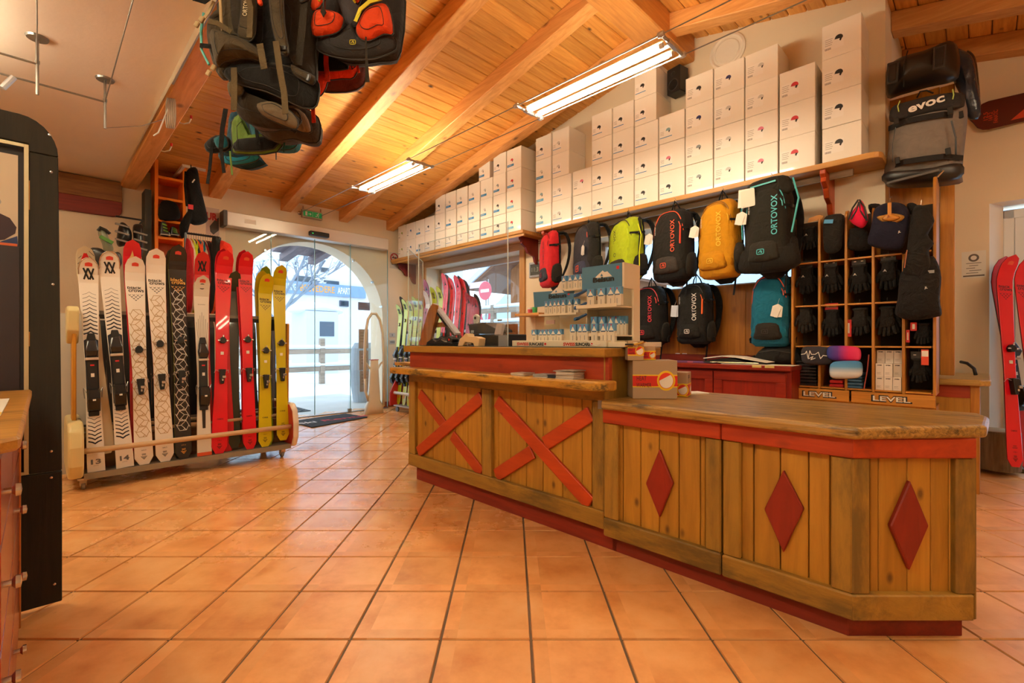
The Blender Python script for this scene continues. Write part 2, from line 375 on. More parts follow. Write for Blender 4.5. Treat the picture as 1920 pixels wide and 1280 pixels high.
# ---- door wall with the arched opening (thick masonry)
w1 = MB(); b0, rx, rz, sp = 2.98, 1.15, 1.09, 1.54
T = -.40
w1.box(AW+T, AW, -3.6, b0-rx, 0, 3.25); w1.box(AW+T, AW, b0+rx, BW+.35, 0, 3.25)
NS = 32
for i in range(NS):
    t0, t1 = PI-PI*i/NS, PI-PI*(i+1)/NS
    y0, y1 = b0+rx*math.cos(t0), b0+rx*math.cos(t1)
    w1.prism([(y0, sp+rz*math.sin(t0)), (y1, sp+rz*math.sin(t1)), (y1, 3.25), (y0, 3.25)], AW+T, AW, 'yz')
struct('wall_left', w1, PL)
# ---- shelf wall with two window openings
w2 = MB(); WT = .36
W1 = (-6.85, -4.58, .95, 2.39); W2 = (-3.42, -1.14, 1.66, 2.36)
def wallB(mb, a0, a1, b, t, holes, ztop=4.3):
    cur = a0
    for (h0, h1, z0, z1) in holes:
        mb.box(cur, h0, b, b+t, 0, ztop); mb.box(h0, h1, b, b+t, 0, z0); mb.box(h0, h1, b, b+t, z1, ztop); cur = h1
    mb.box(cur, a1, b, b+t, 0, ztop)
wallB(w2, AW+T, -.557, BW, WT, [W1, W2])
struct('wall_back', w2, PL)
struct('wall_wing', MB().box(-.72, -.557, BW+WT, BA, 0, 4.1), PLW)
w3 = MB(); wallB(w3, -.72, 4.6, BA, .34, [(.03, 1.15, .0, 2.34)], 4.1)
struct('wall_right', w3, PL)
struct('wall_front', MB().box(4.5, 4.75, -3.6, BA, 0, 4.1), PL)
struct('wall_near', MB().box(-7.6, 4.75, -3.85, -3.6, 0, 3.1), PL)
struct('wall_upper', MB().prism([(AW-.3, 3.02), (4.7, 3.02), (4.7, 2.75), (RIDGE_A, 4.4), (AW-.3, 3.3)], .55, .66), PL)

# ---- ceilings
cl = struct('ceiling', MB().box(AW-.35, 4.7, -3.8, .68, FZ, FZ+.15), plaster('#efe0d2'))
PLANK = wood('#eeb05c', '#cc8638', 'y', .42, .95, stretch=16, kd=6.8, kcol='#3c1a08')
ct = struct('ceiling_slope', MB().box(AW-.4, AW-.35, .66, 6.3, 3.25, 3.3), PLANK)
pw = .146; cs = math.sqrt(1+PITCH**2); k = 0
def plank(a0, a1, y0, y1):
    m = MB(); z0, z1 = roofz(a0+1e-4), roofz(a1-1e-4)
    g = .005; r = .008
    ring = lambda y: [(a0+g/2, y, z0+.02), (a0+g/2, y, z0+r), (a0+g/2+r, y, z0+(z1-z0)*.03), (a1-g/2-r, y, z1-(z1-z0)*.03), (a1-g/2, y, z1+r), (a1-g/2, y, z1+.02)]
    m.loft([ring(y0), ring(y1)]); return m
a = AW-.05
while a < RIDGE_A-.02:
    a1 = min(a+pw/cs, RIDGE_A); o = plank(a, a1, .66, BW+.3 if a < -.6 else 6.2).build('plank', PLANK, ct); a = a1
a = RIDGE_A
while a < 4.5:
    a1 = min(a+pw/cs, 4.55); plank(a, a1, .66, (BW+.2) if a1 < -.72 else 6.2).build('plank', PLANK, ct); a = a1
cap = MB(); cap.prism([(AW-.4, 3.21), (RIDGE_A, 4.28), (4.7, 2.81), (4.7, 3.0), (RIDGE_A, 4.45), (AW-.4, 3.4)], .6, 6.3); cap.build('roof_board', plain('#6b4a2a', .9), ct)
BEAM = wood('#e8ac68', '#c88644', 'x', .5, .7, stretch=12, kd=5, kcol='#4a2208')
BEAMY = wood('#dc9a50', '#b87436', 'y', .5, .7, stretch=12, kd=5, kcol='#4a2208')
for nm, y in (('rafter', 1.58), ('rafter', 2.48), ('rafter', 3.36), ('rafter', 4.20)):
    w = .15
    m = MB(); m.prism([(AW, roofz(AW)-.165), (RIDGE_A, roofz(RIDGE_A)-.165), (RIDGE_A, roofz(RIDGE_A)), (AW, roofz(AW))], y, y+w)
    m.build('rafter', BEAM, ct, bevel=.006)
for y in (1.58, 2.48, 3.36, 4.20, 5.06, 5.80):
    a0 = RIDGE_A if y < 4.8 else -.557; w = .15
    m = MB(); m.prism([(a0, roofz(a0+.001)-.165), (4.5, roofz(4.5)-.165), (4.5, roofz(4.5)), (a0, roofz(a0+.001))], y, y+w)
    m.build('rafter', BEAM, ct, bevel=.006)
MB().box(-2.38, -2.10, .66, BW, 3.985, 4.26).build('ridge_beam', BEAMY, ct, bevel=.012)
struct('trim_1', MB().box(AW, 4.5, .68, .83, 2.95, 3.16), BEAM, bevel=.006)
# short corbel beam with a red underside under the flat ceiling
bl = onA(AW, 228)[0]
tb = struct('trim_2', MB().prism([(-2.2, 2.99), (bl, 2.99), (bl, 2.76), (-2.2, 2.76)], AW, AW+.06, 'yz'), wood('#a8743a', '#7a4a20', 'y', .5, .4), bevel=.004)
pts = [(-2.2, 2.76), (bl, 2.76), (bl, 2.68)]+[(bl-.08+.08*math.cos(t), 2.66+.08*math.sin(t)) for t in (0, -.4, -.8, -1.2, -PI/2)]+[(-2.2, 2.58)]
MB().prism(pts, AW, AW+.055, 'yz').build('red_edge', wood('#8a2a16', '#6a1c10', 'y', .5, .2), tb, bevel=.004)
struct('baseboard_left', MB().box(AW, AW+.015, b0+rx+.02, BW, 0, .09), plain('#a8583a', .4))
struct('baseboard_back', MB().box(AW, -3, BW-.015, BW, 0, .09), plain('#a8583a', .4))
# round access cover on the shelf wall and a small speaker
rc = struct('trim_3', MB().lathe([(0, -.016), (.11, -.016), (.12, -.008), (.135, -.008), (.15, -.018), (.17, -.012), (.17, 0), (0, 0)], 40, axis='y'), PLW)
x, z = onB(BW, 1364, 97); rc.location = room(x, BW-.0, z); rc.rotation_euler = (0, 0, RZ)

# ---- window frames, sills and panes
PINE = wood('#d9b07a', '#b98a54', 'x', .5, .6, kd=5); PINEZ = wood('#d9a462', '#b98248', 'z', .5, .6, kd=5)
f1 = struct('window_1', MB().box(W1[0]-.1, W1[1]+.10, BW-.03, BW, W1[3], W1[3]+.13), PINE, bevel=.004)
MB().box(W1[1], W1[1]+.10, BW-.03, BW, .8, W1[3]).build('window_frame', PINEZ, f1, bevel=.004)
MB().box(W1[0]-.1, W1[0], BW-.03, BW, .8, W1[3]).build('window_frame', PINEZ, f1, bevel=.004)
MB().box(W1[0]-.05, W1[1]+.05, BW-.06, BW+.30, W1[2]-.03, W1[2]).build('window_sill', PINE, f1, bevel=.004)
ROSE = plain('#c9b2a2', .6)
m = MB(); y0, y1 = BW+.28, BW+.34
m.box(W1[0], W1[1], y0, y1, W1[3]-.07, W1[3]); m.box(W1[0], W1[1], y0, y1, W1[2], W1[2]+.07); m.box(W1[0], W1[0]+.07, y0, y1, W1[2], W1[3]); m.box(W1[1]-.07, W1[1], y0, y1, W1[2], W1[3])
m.build('sash', ROSE, f1); MB().box(W1[0]+.07, W1[1]-.07, y0+.02, y0+.028, W1[2]+.07, W1[3]-.07).build('pane', glass(), f1)
f2 = struct('window_2', MB().box(W2[0], W2[1], y0, y1, W2[3]-.05, W2[3]).box(W2[0], W2[1], y0, y1, W2[2], W2[2]+.05).box(W2[0], W2[0]+.05, y0, y1, W2[2], W2[3]).box(W2[1]-.05, W2[1], y0, y1, W2[2], W2[3]), ROSE)
MB().box(W2[0]+.05, W2[1]-.05, y0+.02, y0+.028, W2[2]+.05, W2[3]-.05).build('pane', glass(), f2)
WF = plain('#e4e4e6', .35)
f3 = struct('window_3', MB().box(.12, .19, BA+.2, BA+.27, .05, 2.3).box(.12, 1.1, BA+.2, BA+.27, 2.22, 2.3).box(1.03, 1.1, BA+.2, BA+.27, .05, 2.3).box(.12, 1.1, BA+.2, BA+.27, .05, .12), WF, bevel=.004)
MB().prism([(.03, BA-.0), (.12, BA+.2), (.12, BA+.34), (.03, BA+.34)], .036, 2.34, 'xy').build('splayed_reveal', PLW, f3)
MB().box(.19, .25, BA+.19, BA+.26, .12, 2.22).build('sash', WF, f3, bevel=.004)
MB().box(.25, 1.03, BA+.22, BA+.228, .12, 2.22).build('pane', glass(), f3)
MB().box(.03, 1.15, BA-.02, BA+.2, 0, .035).build('stone_threshold', plain('#8f8578', .7, var=.2, bscale=60), f3, bevel=.005)
# ---- sliding glass door
AG = AW+.13
dh = struct('door_1', MB().box(AG-.09, AG+.09, 1.742, 4.12, 2.65, 2.83), plain('#d6cfc6', .35, .2), bevel=.006)
EDGE = plain('#7fa7a8', .2); GL = glass((.95, .985, .985))
gb = [1.75]+[onA(AG, px)[0] for px in (508, 588, 655, 727)]
for i in range(4):
    o = MB().box(AG-.006+(.02 if i in (1, 2) else -.02), AG+.006+(.02 if i in (1, 2) else -.02), gb[i], gb[i+1]+.01, .02, 2.66).build('glass_leaf', GL, dh)
    e = MB().box(AG-.007+(.02 if i in (1, 2) else -.02), AG+.007+(.02 if i in (1, 2) else -.02), gb[i+1]+.004, gb[i+1]+.012, .02, 2.66).build('pane_edge', EDGE, o)
MB().box(AG-.03, AG+.03, 1.75, 4.15, 0, .012).build('floor_track', STEEL, dh)
MB().box(AG-.09, AG+.1, 1.70, 1.742, 2.64, 2.84).build('end_cap', plain('#4a4642', .5), dh)
MB().box(AG+.09, AG+.094, 1.95, 2.09, 2.71, 2.77).build('sticker', PAPER, dh)
MB().cb((AG+.045, gb[3]-.02, .04), (.03, .06, .05)).build('floor_guide', STEEL, dh)
b1_, z_ = onA(AG+.09, 578, 437); b2_ = onA(AG+.09, 614)[0]
so = MB().box(0, .07, 0, b2_-b1_, -.03, .035).build('motion_sensor', BLACK, None, bevel=.008)
single(so, 'black motion sensor bar fixed on the sliding door header', 'sensor', (AG+.095, b1_, z_-.005))
m = MB(); m.box(.0695, .0705, .03, .045, -.004, .004); m.build('green_light', plain('#20c060', .4, emit='#20ff70', es=1.5), so)
# glass holders around the arch
for px, py in ((497, 470), (662, 489), (697, 529), (713, 575)):
    bb, zz = onA(AW, px, py); o = MB().lathe([(0, 0), (.02, 0), (.02, .03), (0, .03)], 12, axis='x').build('glass_clip', CHROME, dh); o.location = (AW, bb, zz)
# ================================================================== OUTSIDE
SNOW = plain('#dfe6ee', .8, bump=.35, bscale=4, var=.04)
m = MB(); n = 28
for i in range(n+1):
    for j in range(n+1):
        x, y = -60+i*80/n, -20+j*90/n
        d = max(0, min(1, (max(-x-9, y-8))/6)); m.v.append(Vector((x, y, -.14+d*(.25+.5*noise.noise(Vector((x*.2, y*.2, 0)))))))
for i in range(n):
    for j in range(n): m.f.append((i*(n+1)+j, (i+1)*(n+1)+j, (i+1)*(n+1)+j+1, i*(n+1)+j+1)); m.mi.append(0)
gr = m.build('snow_ground', SNOW, None, smooth=True); gr.rotation_euler = (0, 0, RZ); gr['label'] = 'white snow covering the street outside the shop'; gr['category'] = 'snow'; gr['kind'] = 'stuff'
pv = MB().box(AW-2.6, AW-.02, 1.4, 4.6, -.13, -.005).build('entrance_paving', plain('#b9b6b2', .5, var=.2, bscale=20)); pv['kind'] = 'structure'; pv.rotation_euler = (0, 0, RZ)
# coarse grey mat right outside the door
m = MB().box(-.45, .45, -.75, .75, 0, .012)
for i in range(14):
    for j in range(24):
        if (i+j) % 2: m.box(-.42+i*.06, -.38+i*.06, -.72+j*.06, -.68+j*.06, .012, .02)
single(m.build('outdoor_mat', plain('#4e5256', .9)), 'grey ribbed mat on the ground just outside the glass door', 'mat', (AW-.9, 2.35, -.004))
# building across the street
AB = -24
BWALL = plain('#dcdad8', .8, bump=.2, bscale=3); DKW = plain('#4c5a6a', .3)
t = thing('hotel_building', 'snowy white building with blue letter band across the street', 'building', (AB, 0, 0), rot=PI/2)
def wb(px, py): b_, z_ = onA(AB, px, py); return b_, z_
MB().box(3, 19.5, 0, 5, -.2, 9.5).build('wall', BWALL, t)
for (x0, y0, x1, y1) in ((551, 516, 583, 531), (607, 525, 635, 537), (601, 501, 616, 511), (636, 563, 653, 575)):
    l, zt = wb(x0, y0); r, zb = wb(x1, y1); f = MB().box(l, r, -.06, .1, zb, zt).build('window', DKW, t)
    MB().box(l+.05, r-.05, -.14, -.06, zb+.05, zt-.05).build('pane', glass(), f)
l, zt = wb(534, 529); r, _ = wb(700, 529); zb = wb(600, 553)[1]
BND = MB().box(l, r, -.12, 0, 5.2, 6.0)
l, z1 = wb(536, 533); r, z0 = wb(684, 556); zc = onA(AB, 610, 543)[1]
BND = MB().box(l-1, r, -.12, 0, zc-.30, zc+.30).build('sign_band', plain('#7f9ac0', .6), t)
YL = plain('#e0a050', .6)
cxx, _ = wb(594, 543); lw = wb(622, 543)[0]-wb(557, 543)[0]
text('BELVEDERE', t, (cxx, -.13, zc), .34, YL, w=lw, bold=.02); 
text('LIVING', t, (wb(544, 540)[0], -.13, zc), .34, plain('#e8eef6', .6), w=wb(552, 540)[0]-wb(534, 540)[0], bold=.02)
text('APART', t, (wb(643, 546)[0], -.13, zc), .34, plain('#e8eef6', .6), w=wb(650, 540)[0]-wb(626, 540)[0], bold=.02)
MB().prism([(2, 9.4), (11, 12), (20.5, 9.4), (20.5, 9.9), (11, 12.5), (2, 9.9)], -1.2, 5.5).build('snowy_roof', SNOW, t)
# kiosk with a snow roof
AK = -16
t = thing('kiosk', 'small hut under a thick snow roof seen through the door', 'hut', (AK, onA(AK, 605)[0], 0), rot=PI/2)
MB().box(-.55, .55, 0, 1.3, 0, 2.15).build('wall', plain('#c9d0d8', .8), t); MB().pillow([(-.85, 2.1), (.85, 2.1), (.82, 2.3), (.4, 2.45), (-.4, 2.5), (-.82, 2.35)], .6, .7, .8, 3).build('snowy_roof', SNOW, t, smooth=True)
MB().box(-.1, .4, -.02, 0, 1.3, 1.8).build('opening', DKW, t)
# fences and posts
WD = wood('#a99684', '#7c6b5c', 'x', .8, .3)
def fence(a0, a1, b_, zs, rot, label, posts, h=1.3):
    t = thing('rail_fence', label, 'fence', (a0, b_, -.1), rot=rot, group='snow covered fences outside'); L_ = a1
    for z in zs:
        MB().box(0, L_, -.05, .05, z, z+.12).build('rail', WD, t); MB().pillow([(0, z+.12), (L_, z+.12), (L_, z+.2), (L_*.5, z+.23), (0, z+.2)], 0, .07, .07, 2).build('snow_cap', SNOW, t, smooth=True)
    for i in range(posts): x = L_*i/(posts-1); MB().box(x-.06, x+.06, -.06, .06, -.1, h).build('post', WD, t)
fence(-12.2, 8, 1.2, (.45, .9), PI/2, 'snow covered rail fence beyond the glass door', 5)
fence(-11.2, 9.5, 8.6, (1.10, 1.60, 1.98), 0, 'snow covered rail fence outside the left window', 6, 2.2)
# wooden chalet to the right of the window, gable towards the street
t = thing('wooden_chalet', 'pale wooden chalet with snow on its roof outside the window', 'building', (onB(16.5, 912)[0], 16.5, 0))
CH = wood('#a0683c', '#7e4c28', 'z', .7, .3); rl = lambda x: 3.75+.51*min(x, 8-x)
for i in range(15): x = 1.8+i*.4; MB().prism([(x, -.1), (x+.385, -.1), (x+.385, rl(x+.385)-.02), (x, rl(x)-.02)], 0, .1).build('board', CH, t)
MB().box(1.8, 7.5, .1, 5, -.1, 3.9).build('wall', CH, t)
MB().prism([(-.1, rl(-.1)), (4, rl(4)), (8.1, rl(8.1)), (8.1, rl(8.1)+.14), (4, rl(4)+.14), (-.1, rl(-.1)+.14)], -1.2, 5.5).build('roof', wood('#8f6448', '#6b4834', 'y', .7, .2), t)
MB().prism([(-.2, rl(-.2)+.14), (4, rl(4)+.14), (8.2, rl(8.2)+.14), (8.2, rl(8.2)+.45), (4, rl(4)+.5), (-.2, rl(-.2)+.42)], -1.3, 5.6).build('snow_cap', SNOW, t)
# no entry sign
x, z = onB(10.2, 910, 545)
t = thing('road_sign', 'round red no entry sign on a grey post outside the window', 'sign', (x, 10.2, 0))
MB().tube([(0, .03, -.1), (0, .03, z+.25)], .03).build('post', STEEL, t)
MB().lathe([(0, -.02), (.3, -.02), (.3, 0), (0, 0)], 28, (0, 0, z), 'y').build('disc', plain('#d8485a', .5), t); MB().box(-.2, .2, -.03, .03, z-.05, z+.05).build('white_bar', WHITEP, t)
MB().lathe([(.17, -.01), (.25, -.01), (.25, .01), (.17, .01)], 28, (0, 0, z-.8), 'y').build('lower_ring', plain('#d8485a', .5), t)
x, z = onB(10.5, 896, 534); o = MB().box(-.42, .42, -.01, .01, -.1, .1).build('street_board', plain('#e8c8cc', .6)); single(o, 'small pink lettered board hanging beside the no entry sign', 'sign', (x, 10.5, z)); MB().tube([(0.5, .03, -z-.1), (0.5, .03, .15)], .02).build('post', STEEL, o)
# parked cars far outside the window
CARW = plain('#dfe4ea', .3); 
for px, bb, lb in ((917, 11.2, 'white parked car beyond the fence, left one'), (972, 11.2, 'white parked car beyond the fence, right one')):
    a_ = onB(bb, px)[0]; t = thing('car', lb, 'car', (a_, bb, -.05), group='parked cars outside')
    MB().prism([(-1, .25), (1, .25), (1.02, .62), (.7, .72), (.45, 1.05), (-.5, 1.08), (-.85, .75), (-1.02, .65)], 0, 1.5).build('body', CARW, t, bevel=.03)
    MB().prism([(-.75, .75), (.62, .74), (.4, 1.0), (-.46, 1.02)], -.01, .0).build('side_window', plain('#3f6ea0', .2), t)
    for xx in (-.62, .62): MB().lathe([(0, -.03), (.26, -.03), (.26, .15), (0, .15)], 16, (xx, 0, .26), 'y').build('wheel', BLACK, t)
# bare snowy trees
def tree(a_, b_, h, lb, seed):
    rnd = random.Random(seed); t = thing('tree', lb, 'tree', (a_, b_, -.1)); m = MB(); tw = MB()
    def br(p, d, L_, r, lv):
        q_ = p+d*L_; m.tube([p, q_], [r, r*.6], 5)
        if lv == 0: tw.cb(q_, (.12, .12, .04)); return
        for _ in range(4):
            nd = (d+Vector((rnd.uniform(-1, 1), rnd.uniform(-1, 1), rnd.uniform(-.2, .7)))*.8).normalized(); br(p+d*L_*rnd.uniform(.5, 1), nd, L_*rnd.uniform(.5, .75), r*.55, lv-1)
    br(Vector((0, 0, 0)), Vector((0, 0, 1)), h*.4, .12, 4); m.build('trunk', plain('#8b95a2', .9), t)
    o = tw.build('snow_on_twigs', SNOW, t); o['kind'] = 'stuff'
tree(-18, 2.9, 9, 'bare snowy tree at the upper left of the arched door', 1); tree(-19.5, 6.6, 8, 'bare snowy tree behind the kiosk outside', 4); tree(-9, 15, 8, 'bare snowy tree beyond the left window', 7)
# wooded mountainside behind everything
m = MB(); nn = 40
for i in range(nn+1):
    for j in range(7):
        ang = i/nn; x = -60+90*ang; y = 45+8*math.sin(ang*5)
        m.v.append(Vector((x, y+j*4, -1+j*3.2+1.5*noise.noise(Vector((i*.4, j*.5, 1))))))
for i in range(nn):
    for j in range(6): m.f.append((i*7+j, (i+1)*7+j, (i+1)*7+j+1, i*7+j+1)); m.mi.append(0)
mt = plain('#a9bccb', .9, bump=.6, bscale=1.5, var=.3); o = m.build('snowy_hillside', mt, smooth=True); o.rotation_euler = (0, 0, RZ); o['kind'] = 'structure'
# canopy over the entrance
cn = MB().prism([(-.1, 2.83), (1.1, 2.68), (1.1, 2.78), (-.1, 2.93)], 0, .9).build('entrance_canopy', wood('#7d7078', '#5a5058', 'x', .7, .2)); single(cn, 'wooden canopy sheltering the door outside', 'canopy', (AW-.4, 1.6, 0), rot=0)
cn.rotation_euler = (0, 0, RZ+PI); cn.location = room(AW-.4, 3.75, .0)
for i in range(2): MB().prism([(-.1, 2.72), (1.2, 2.55), (1.2, 2.67), (-.1, 2.84)], .1+i*.5, .24+i*.5).build('joist', wood('#7d7078', '#5a5058', 'x', .7, .2), cn)
# stone barrel planter just outside the door, seen through the right leaf
bb = onA(AW-1.0, 683)[0]
o = MB().lathe([(0, 0), (.2, 0), (.24, .3), (.26, .6), (.23, 1.0), (.17, 1.1), (0, 1.1)], 24).build('barrel', plain('#9aa3ad', .7, var=.2, bscale=30), smooth=False); single(o, 'grey weathered barrel standing outside the right door leaf', 'barrel', (AW-1.0, bb, -.004))
# notices stuck on the glass
NB = plain('#c3aca2', .7)
for k, (x0, y0, x1, y1, lb) in enumerate(((672, 617, 690, 653, 'uppermost pinkish notice stuck on the right door glass'), (673, 657, 690, 693, 'middle pinkish notice stuck on the right door glass'), (674, 695, 691, 733, 'lowest pinkish notice stuck on the right door glass'), (671, 566, 693, 582, 'small mauve plaque stuck high on the right door glass'))):
    c0, z1 = onA(AG-.04, x0, y0); c1, z0 = onA(AG-.04, x1, y1)
    o = MB().box(c0, c1, 0, .002, z0, z1).build('notice', NB if k < 3 else plain('#8f86a8', .6)); single(o, lb, 'notice', (AG-.03, 0, 0), rot=PI/2, group='notices on the door glass')
    hh = z1-z0
    ln = MB(); 
    for i in range(4): ln.box(c0+.03, c1-.03, -.001, 0, z1-hh*(.2+.15*i), z1-hh*(.2+.15*i)+.006)
    ln.build('printed_lines', plain('#7a5e58', .7), o)
# ================================================================== COUNTERS (front plane b = CB, local x = a)
CB = 2.123; A0 = -1.4326; A1 = -.345
MUS = wood('#bc872c', '#9c6c20', 'z', .55, .8, stretch=12, kd=9, kcol='#4a2c0c', wear='#8a6a2a', wscale=3, wth=.68)
MUSF = wood('#a9802f', '#876424', 'x', .55, .3, stretch=9, wear='#6a5222', wscale=6, wth=.56, bump=.5)
MUSV = wood('#a9802f', '#876424', 'z', .55, .3, stretch=9, wear='#6d5524', wscale=5, wth=.56, bump=.5)
REDX = wood('#b84014', '#90290c', 'x', .5, .55, stretch=9, kd=7, kcol='#4c1205')
REDB = wood('#8e210f', '#78190b', 'z', .5, .2, stretch=9)
REDD = wood('#8a2612', '#6c1a0c', 'x', .55, .3)
TOP = wood('#d2a452', '#5e4019', 'x', .34, .1, stretch=34, wear='#4a3a18', wscale=22, wth=.60, bump=.5, coat=.2)
LIP = wood('#e2a83c', '#a87424', 'x', .45, .2, stretch=7, wear='#5a4520', wscale=20, wth=.56, bump=.5)
def u(px, p=0): return onB(CB-p, px)[0]         # pixel column on the front plane (proud by p) -> a
EN = [S2, S2]                                    # end face runs along world +x = (+a, +b)
def rounded_slab(pts, z0, z1, r=.008):
    m = MB(); m.prism(pts, z0, z1, 'xy'); return m

# ---------- tall counter
t = thing('tall_counter', 'tall wooden service counter with red crosses and a narrow ledge', 'counter', (0, 0, 0))
TA0 = onB(CB, 766)[0]
zb = .12
MB().prism([(TA0+.02, CB+.05), (A0-.02, CB+.05), (A0-.02, CB+.54), (TA0+.02, CB+.54)], zb, 1.035, 'xy').build('carcass', wood('#8a6326', '#6b4b1b', 'z', .6, .3), t)
MB().box(TA0+.04, A0+.05, CB+.05, CB+.6, 0, .125).build('plinth', REDD, t, bevel=.003)
uz = lambda px, py: onB(CB, px, py)
# vertical boards behind the crosses
edges = [776, 791, 812, 833, 854, 877, 903]; e2 = [920, 935, 957, 987, 1018, 1055, 1091, 1110]
for ed in (edges, e2):
    for i in range(len(ed)-1):
        a, b = u(ed[i], -.03), u(ed[i+1], -.03); MB().box(a+.002, b-.002, CB+.03, CB+.055, .19, .82).build('board', MUS, t, bevel=.003)
def frame_piece(nm, x0, x1, z0, z1, mat, proud=0, d=.06, bv=.005): return MB().box(x0, x1, CB-proud, CB+d, z0, z1).build(nm, mat, t, bevel=bv)
frame_piece('top_rail', TA0, A0, .80, .865, MUSF); frame_piece('bottom_rail', TA0, A0, zb, .215, MUSF, .004)
for p0, p1 in ((766, 777), (903, 920), (1110, 1132)): frame_piece('stile', u(p0), min(u(p1), A0), .215, .80, MUSV)
def brace(p0, y0, p1, y1, wd, pr, parts=((0, 1),)):
    q0, q1 = Vector(uz(p0, y0)), Vector(uz(p1, y1))
    for s0, s1 in parts:
        a, b = q0.lerp(q1, s0), q0.lerp(q1, s1); d = (b-a).normalized(); n_ = Vector((-d.y, d.x))*wd/2
        # vertical cut ends against the stiles
        P = [a-n_, b-n_, b+n_, a+n_]
        MB().prism(P, CB-pr+.012, CB+.03).build('brace', wood('#c24614', '#9a2e0c', 'x', .5, .6, stretch=5, kd=9, kcol='#4c1205'), t, bevel=.004)
brace(783, 738, 899, 888, .082, .0, ((0, .45), (.56, 1))); brace(781, 848, 900, 745, .088, .004)
brace(928, 752, 1104, 946, .088, .004); brace(926, 892, 1104, 776, .085, .0, ((0, .43), (.56, 1)))
# red band and the two slabs
MB().box(u(769), u(1142)+.0, CB-.002, CB+.03, .90, 1.036).build('red_band', REDX, t, bevel=.002)
MB().box(A0-.03+.03, A0+.012, CB-.004, CB+.06, .80, 1.036).build('corner_post', MUSV, t, bevel=.003)
ep = MB().box(A0-.02, A0, CB+.05, CB+.48, .60, 1.036).build('end_panel', MUSV, t, bevel=.003); MB().box(A0-.03, A0+.012, CB+.48, CB+.54, .60, 1.036).build('corner_post', MUSV, t, bevel=.003)
L0 = u(730, .15)
led = [(L0, CB-.15), (A0+.03, CB-.15), (A0+.085, CB-.095), (A0+.085, CB-.001), (L0, CB+.02)]
rounded_slab(led, .867, .916).build('ledge', LIP, t, bevel=.010, seg=2)
TS0 = onB(CB-.05, 757)[0]
sl = [(TS0, CB-.05), (A0+.035, CB-.05), (A0+.035, CB+.56), (TS0, CB+.56)]
rounded_slab(sl, 1.036, 1.085).build('worktop', wood('#b98630', '#93681f', 'x', .42, .4, stretch=10, wear='#6f5524', wscale=9, wth=.62), t, bevel=.005)
rounded_slab([(TS0+.02, CB-.03), (A0-.0, CB-.03), (A0-.0, CB+.54), (TS0+.02, CB+.54)], 1.085, 1.088).build('dark_mat', plain('#2c3a36', .25), t)
# far low shelf at the left end of the counter
MB().box(onB(CB+.3, 748)[0], TA0, CB+.25, CB+.5, .895, .925).build('side_shelf', LIP, t, bevel=.004)

# ---------- low counter with diamonds
t = thing('low_counter', 'low wooden counter with three red diamonds and chamfered end', 'counter', (0, 0, 0))
EX, EL = (A1, CB), .466                                       # end face from corner, length along world +x
E1 = (A1+EL*S2, CB+EL*S2)
def endpt(px, p=0):                                            # point on the end face (world Y constant)
    Y = (CB-A1)*S2-p; X = (px-960)/F*Y; return ((X-Y)*S2, (X+Y)*S2)
D = .70
MB().prism([(A0+.02, CB+.05), (A1-.02, CB+.05), (E1[0]-.06, E1[1]+.0), (E1[0]-.3, CB+D), (A0+.01, CB+D)], .09, .765, 'xy').build('carcass', wood('#8a6326', '#6b4b1b', 'z', .6, .3), t)
pl = [(A0+.02, CB+.05), (A1-.022, CB+.05), (A1-.022+(EL-.03)*S2, CB+.05+(EL-.03)*S2), (E1[0]-.3, CB+D-.05), (A0+.02, CB+D-.05)]
MB().prism(pl, 0, .095, 'xy').build('plinth', REDD, t, bevel=.003)
eds = [1158, 1168, 1201, 1236, 1273, 1313, 1323]; eds2 = [1390, 1413, 1463, 1516, 1557]
for ed in (eds, eds2):
    for i in range(len(ed)-1):
        a, b = u(ed[i], -.025), u(ed[i+1], -.025); MB().box(a+.002, b-.002, CB+.025, CB+.05, .17, .70).build('board', MUS, t, bevel=.003)
aj = u(1353)
for x0, x1 in ((A0, aj-.002), (aj+.002, A1+.004)):
    MB().box(x0, x1, CB-.006, CB+.05, .09, .185).build('bottom_rail', MUSF, t, bevel=.006)
    MB().box(x0, x1+(.004 if x1 > aj else 0), CB-.012, CB+.05, .69, .765).build('red_band', REDX, t, bevel=.004)
for p0, p1 in ((1131, 1158), (1322, 1351), (1355, 1388), (1557, 1598)): MB().box(max(A0, u(p0)), min(u(p1), A1), CB, CB+.05, .185, .69).build('stile', MUSV, t, bevel=.006)
def endbox(px0, px1, z0, z1, pr, dp, nm, mat, bv=.005):
    p0, p1 = endpt(px0, pr), endpt(px1, pr); q1, q0 = (p1[0]-dp*S2, p1[1]+dp*S2), (p0[0]-dp*S2, p0[1]+dp*S2)
    return MB().prism([p0, p1, q1, q0], z0, z1, 'xy').build(nm, mat, t, bevel=bv)
endbox(1598, 1828, .09, .185, .006, .05, 'bottom_rail', MUSF); endbox(1598, 1833, .69, .765, .012, .05, 'red_band', REDX)
endbox(1599, 1632, .185, .69, 0, .05, 'stile', MUSV); endbox(1794, 1831, .185, .69, 0, .05, 'stile', MUSV)
for i, (p0, p1) in enumerate(zip([1632, 1648, 1702, 1746, 1780], [1648, 1702, 1746, 1780, 1796])): endbox(p0, p1-1, .17, .70, -.025, .03, 'board', MUS, .003)
# right hand side of the end, just visible
q = endpt(1831); MB().prism([q, (q[0]-.05, q[1]+.25), (q[0]-.08, q[1]+.25), (q[0]-.03, q[1])], .09, .765, 'xy').build('side_panel', MUSV, t, bevel=.004)
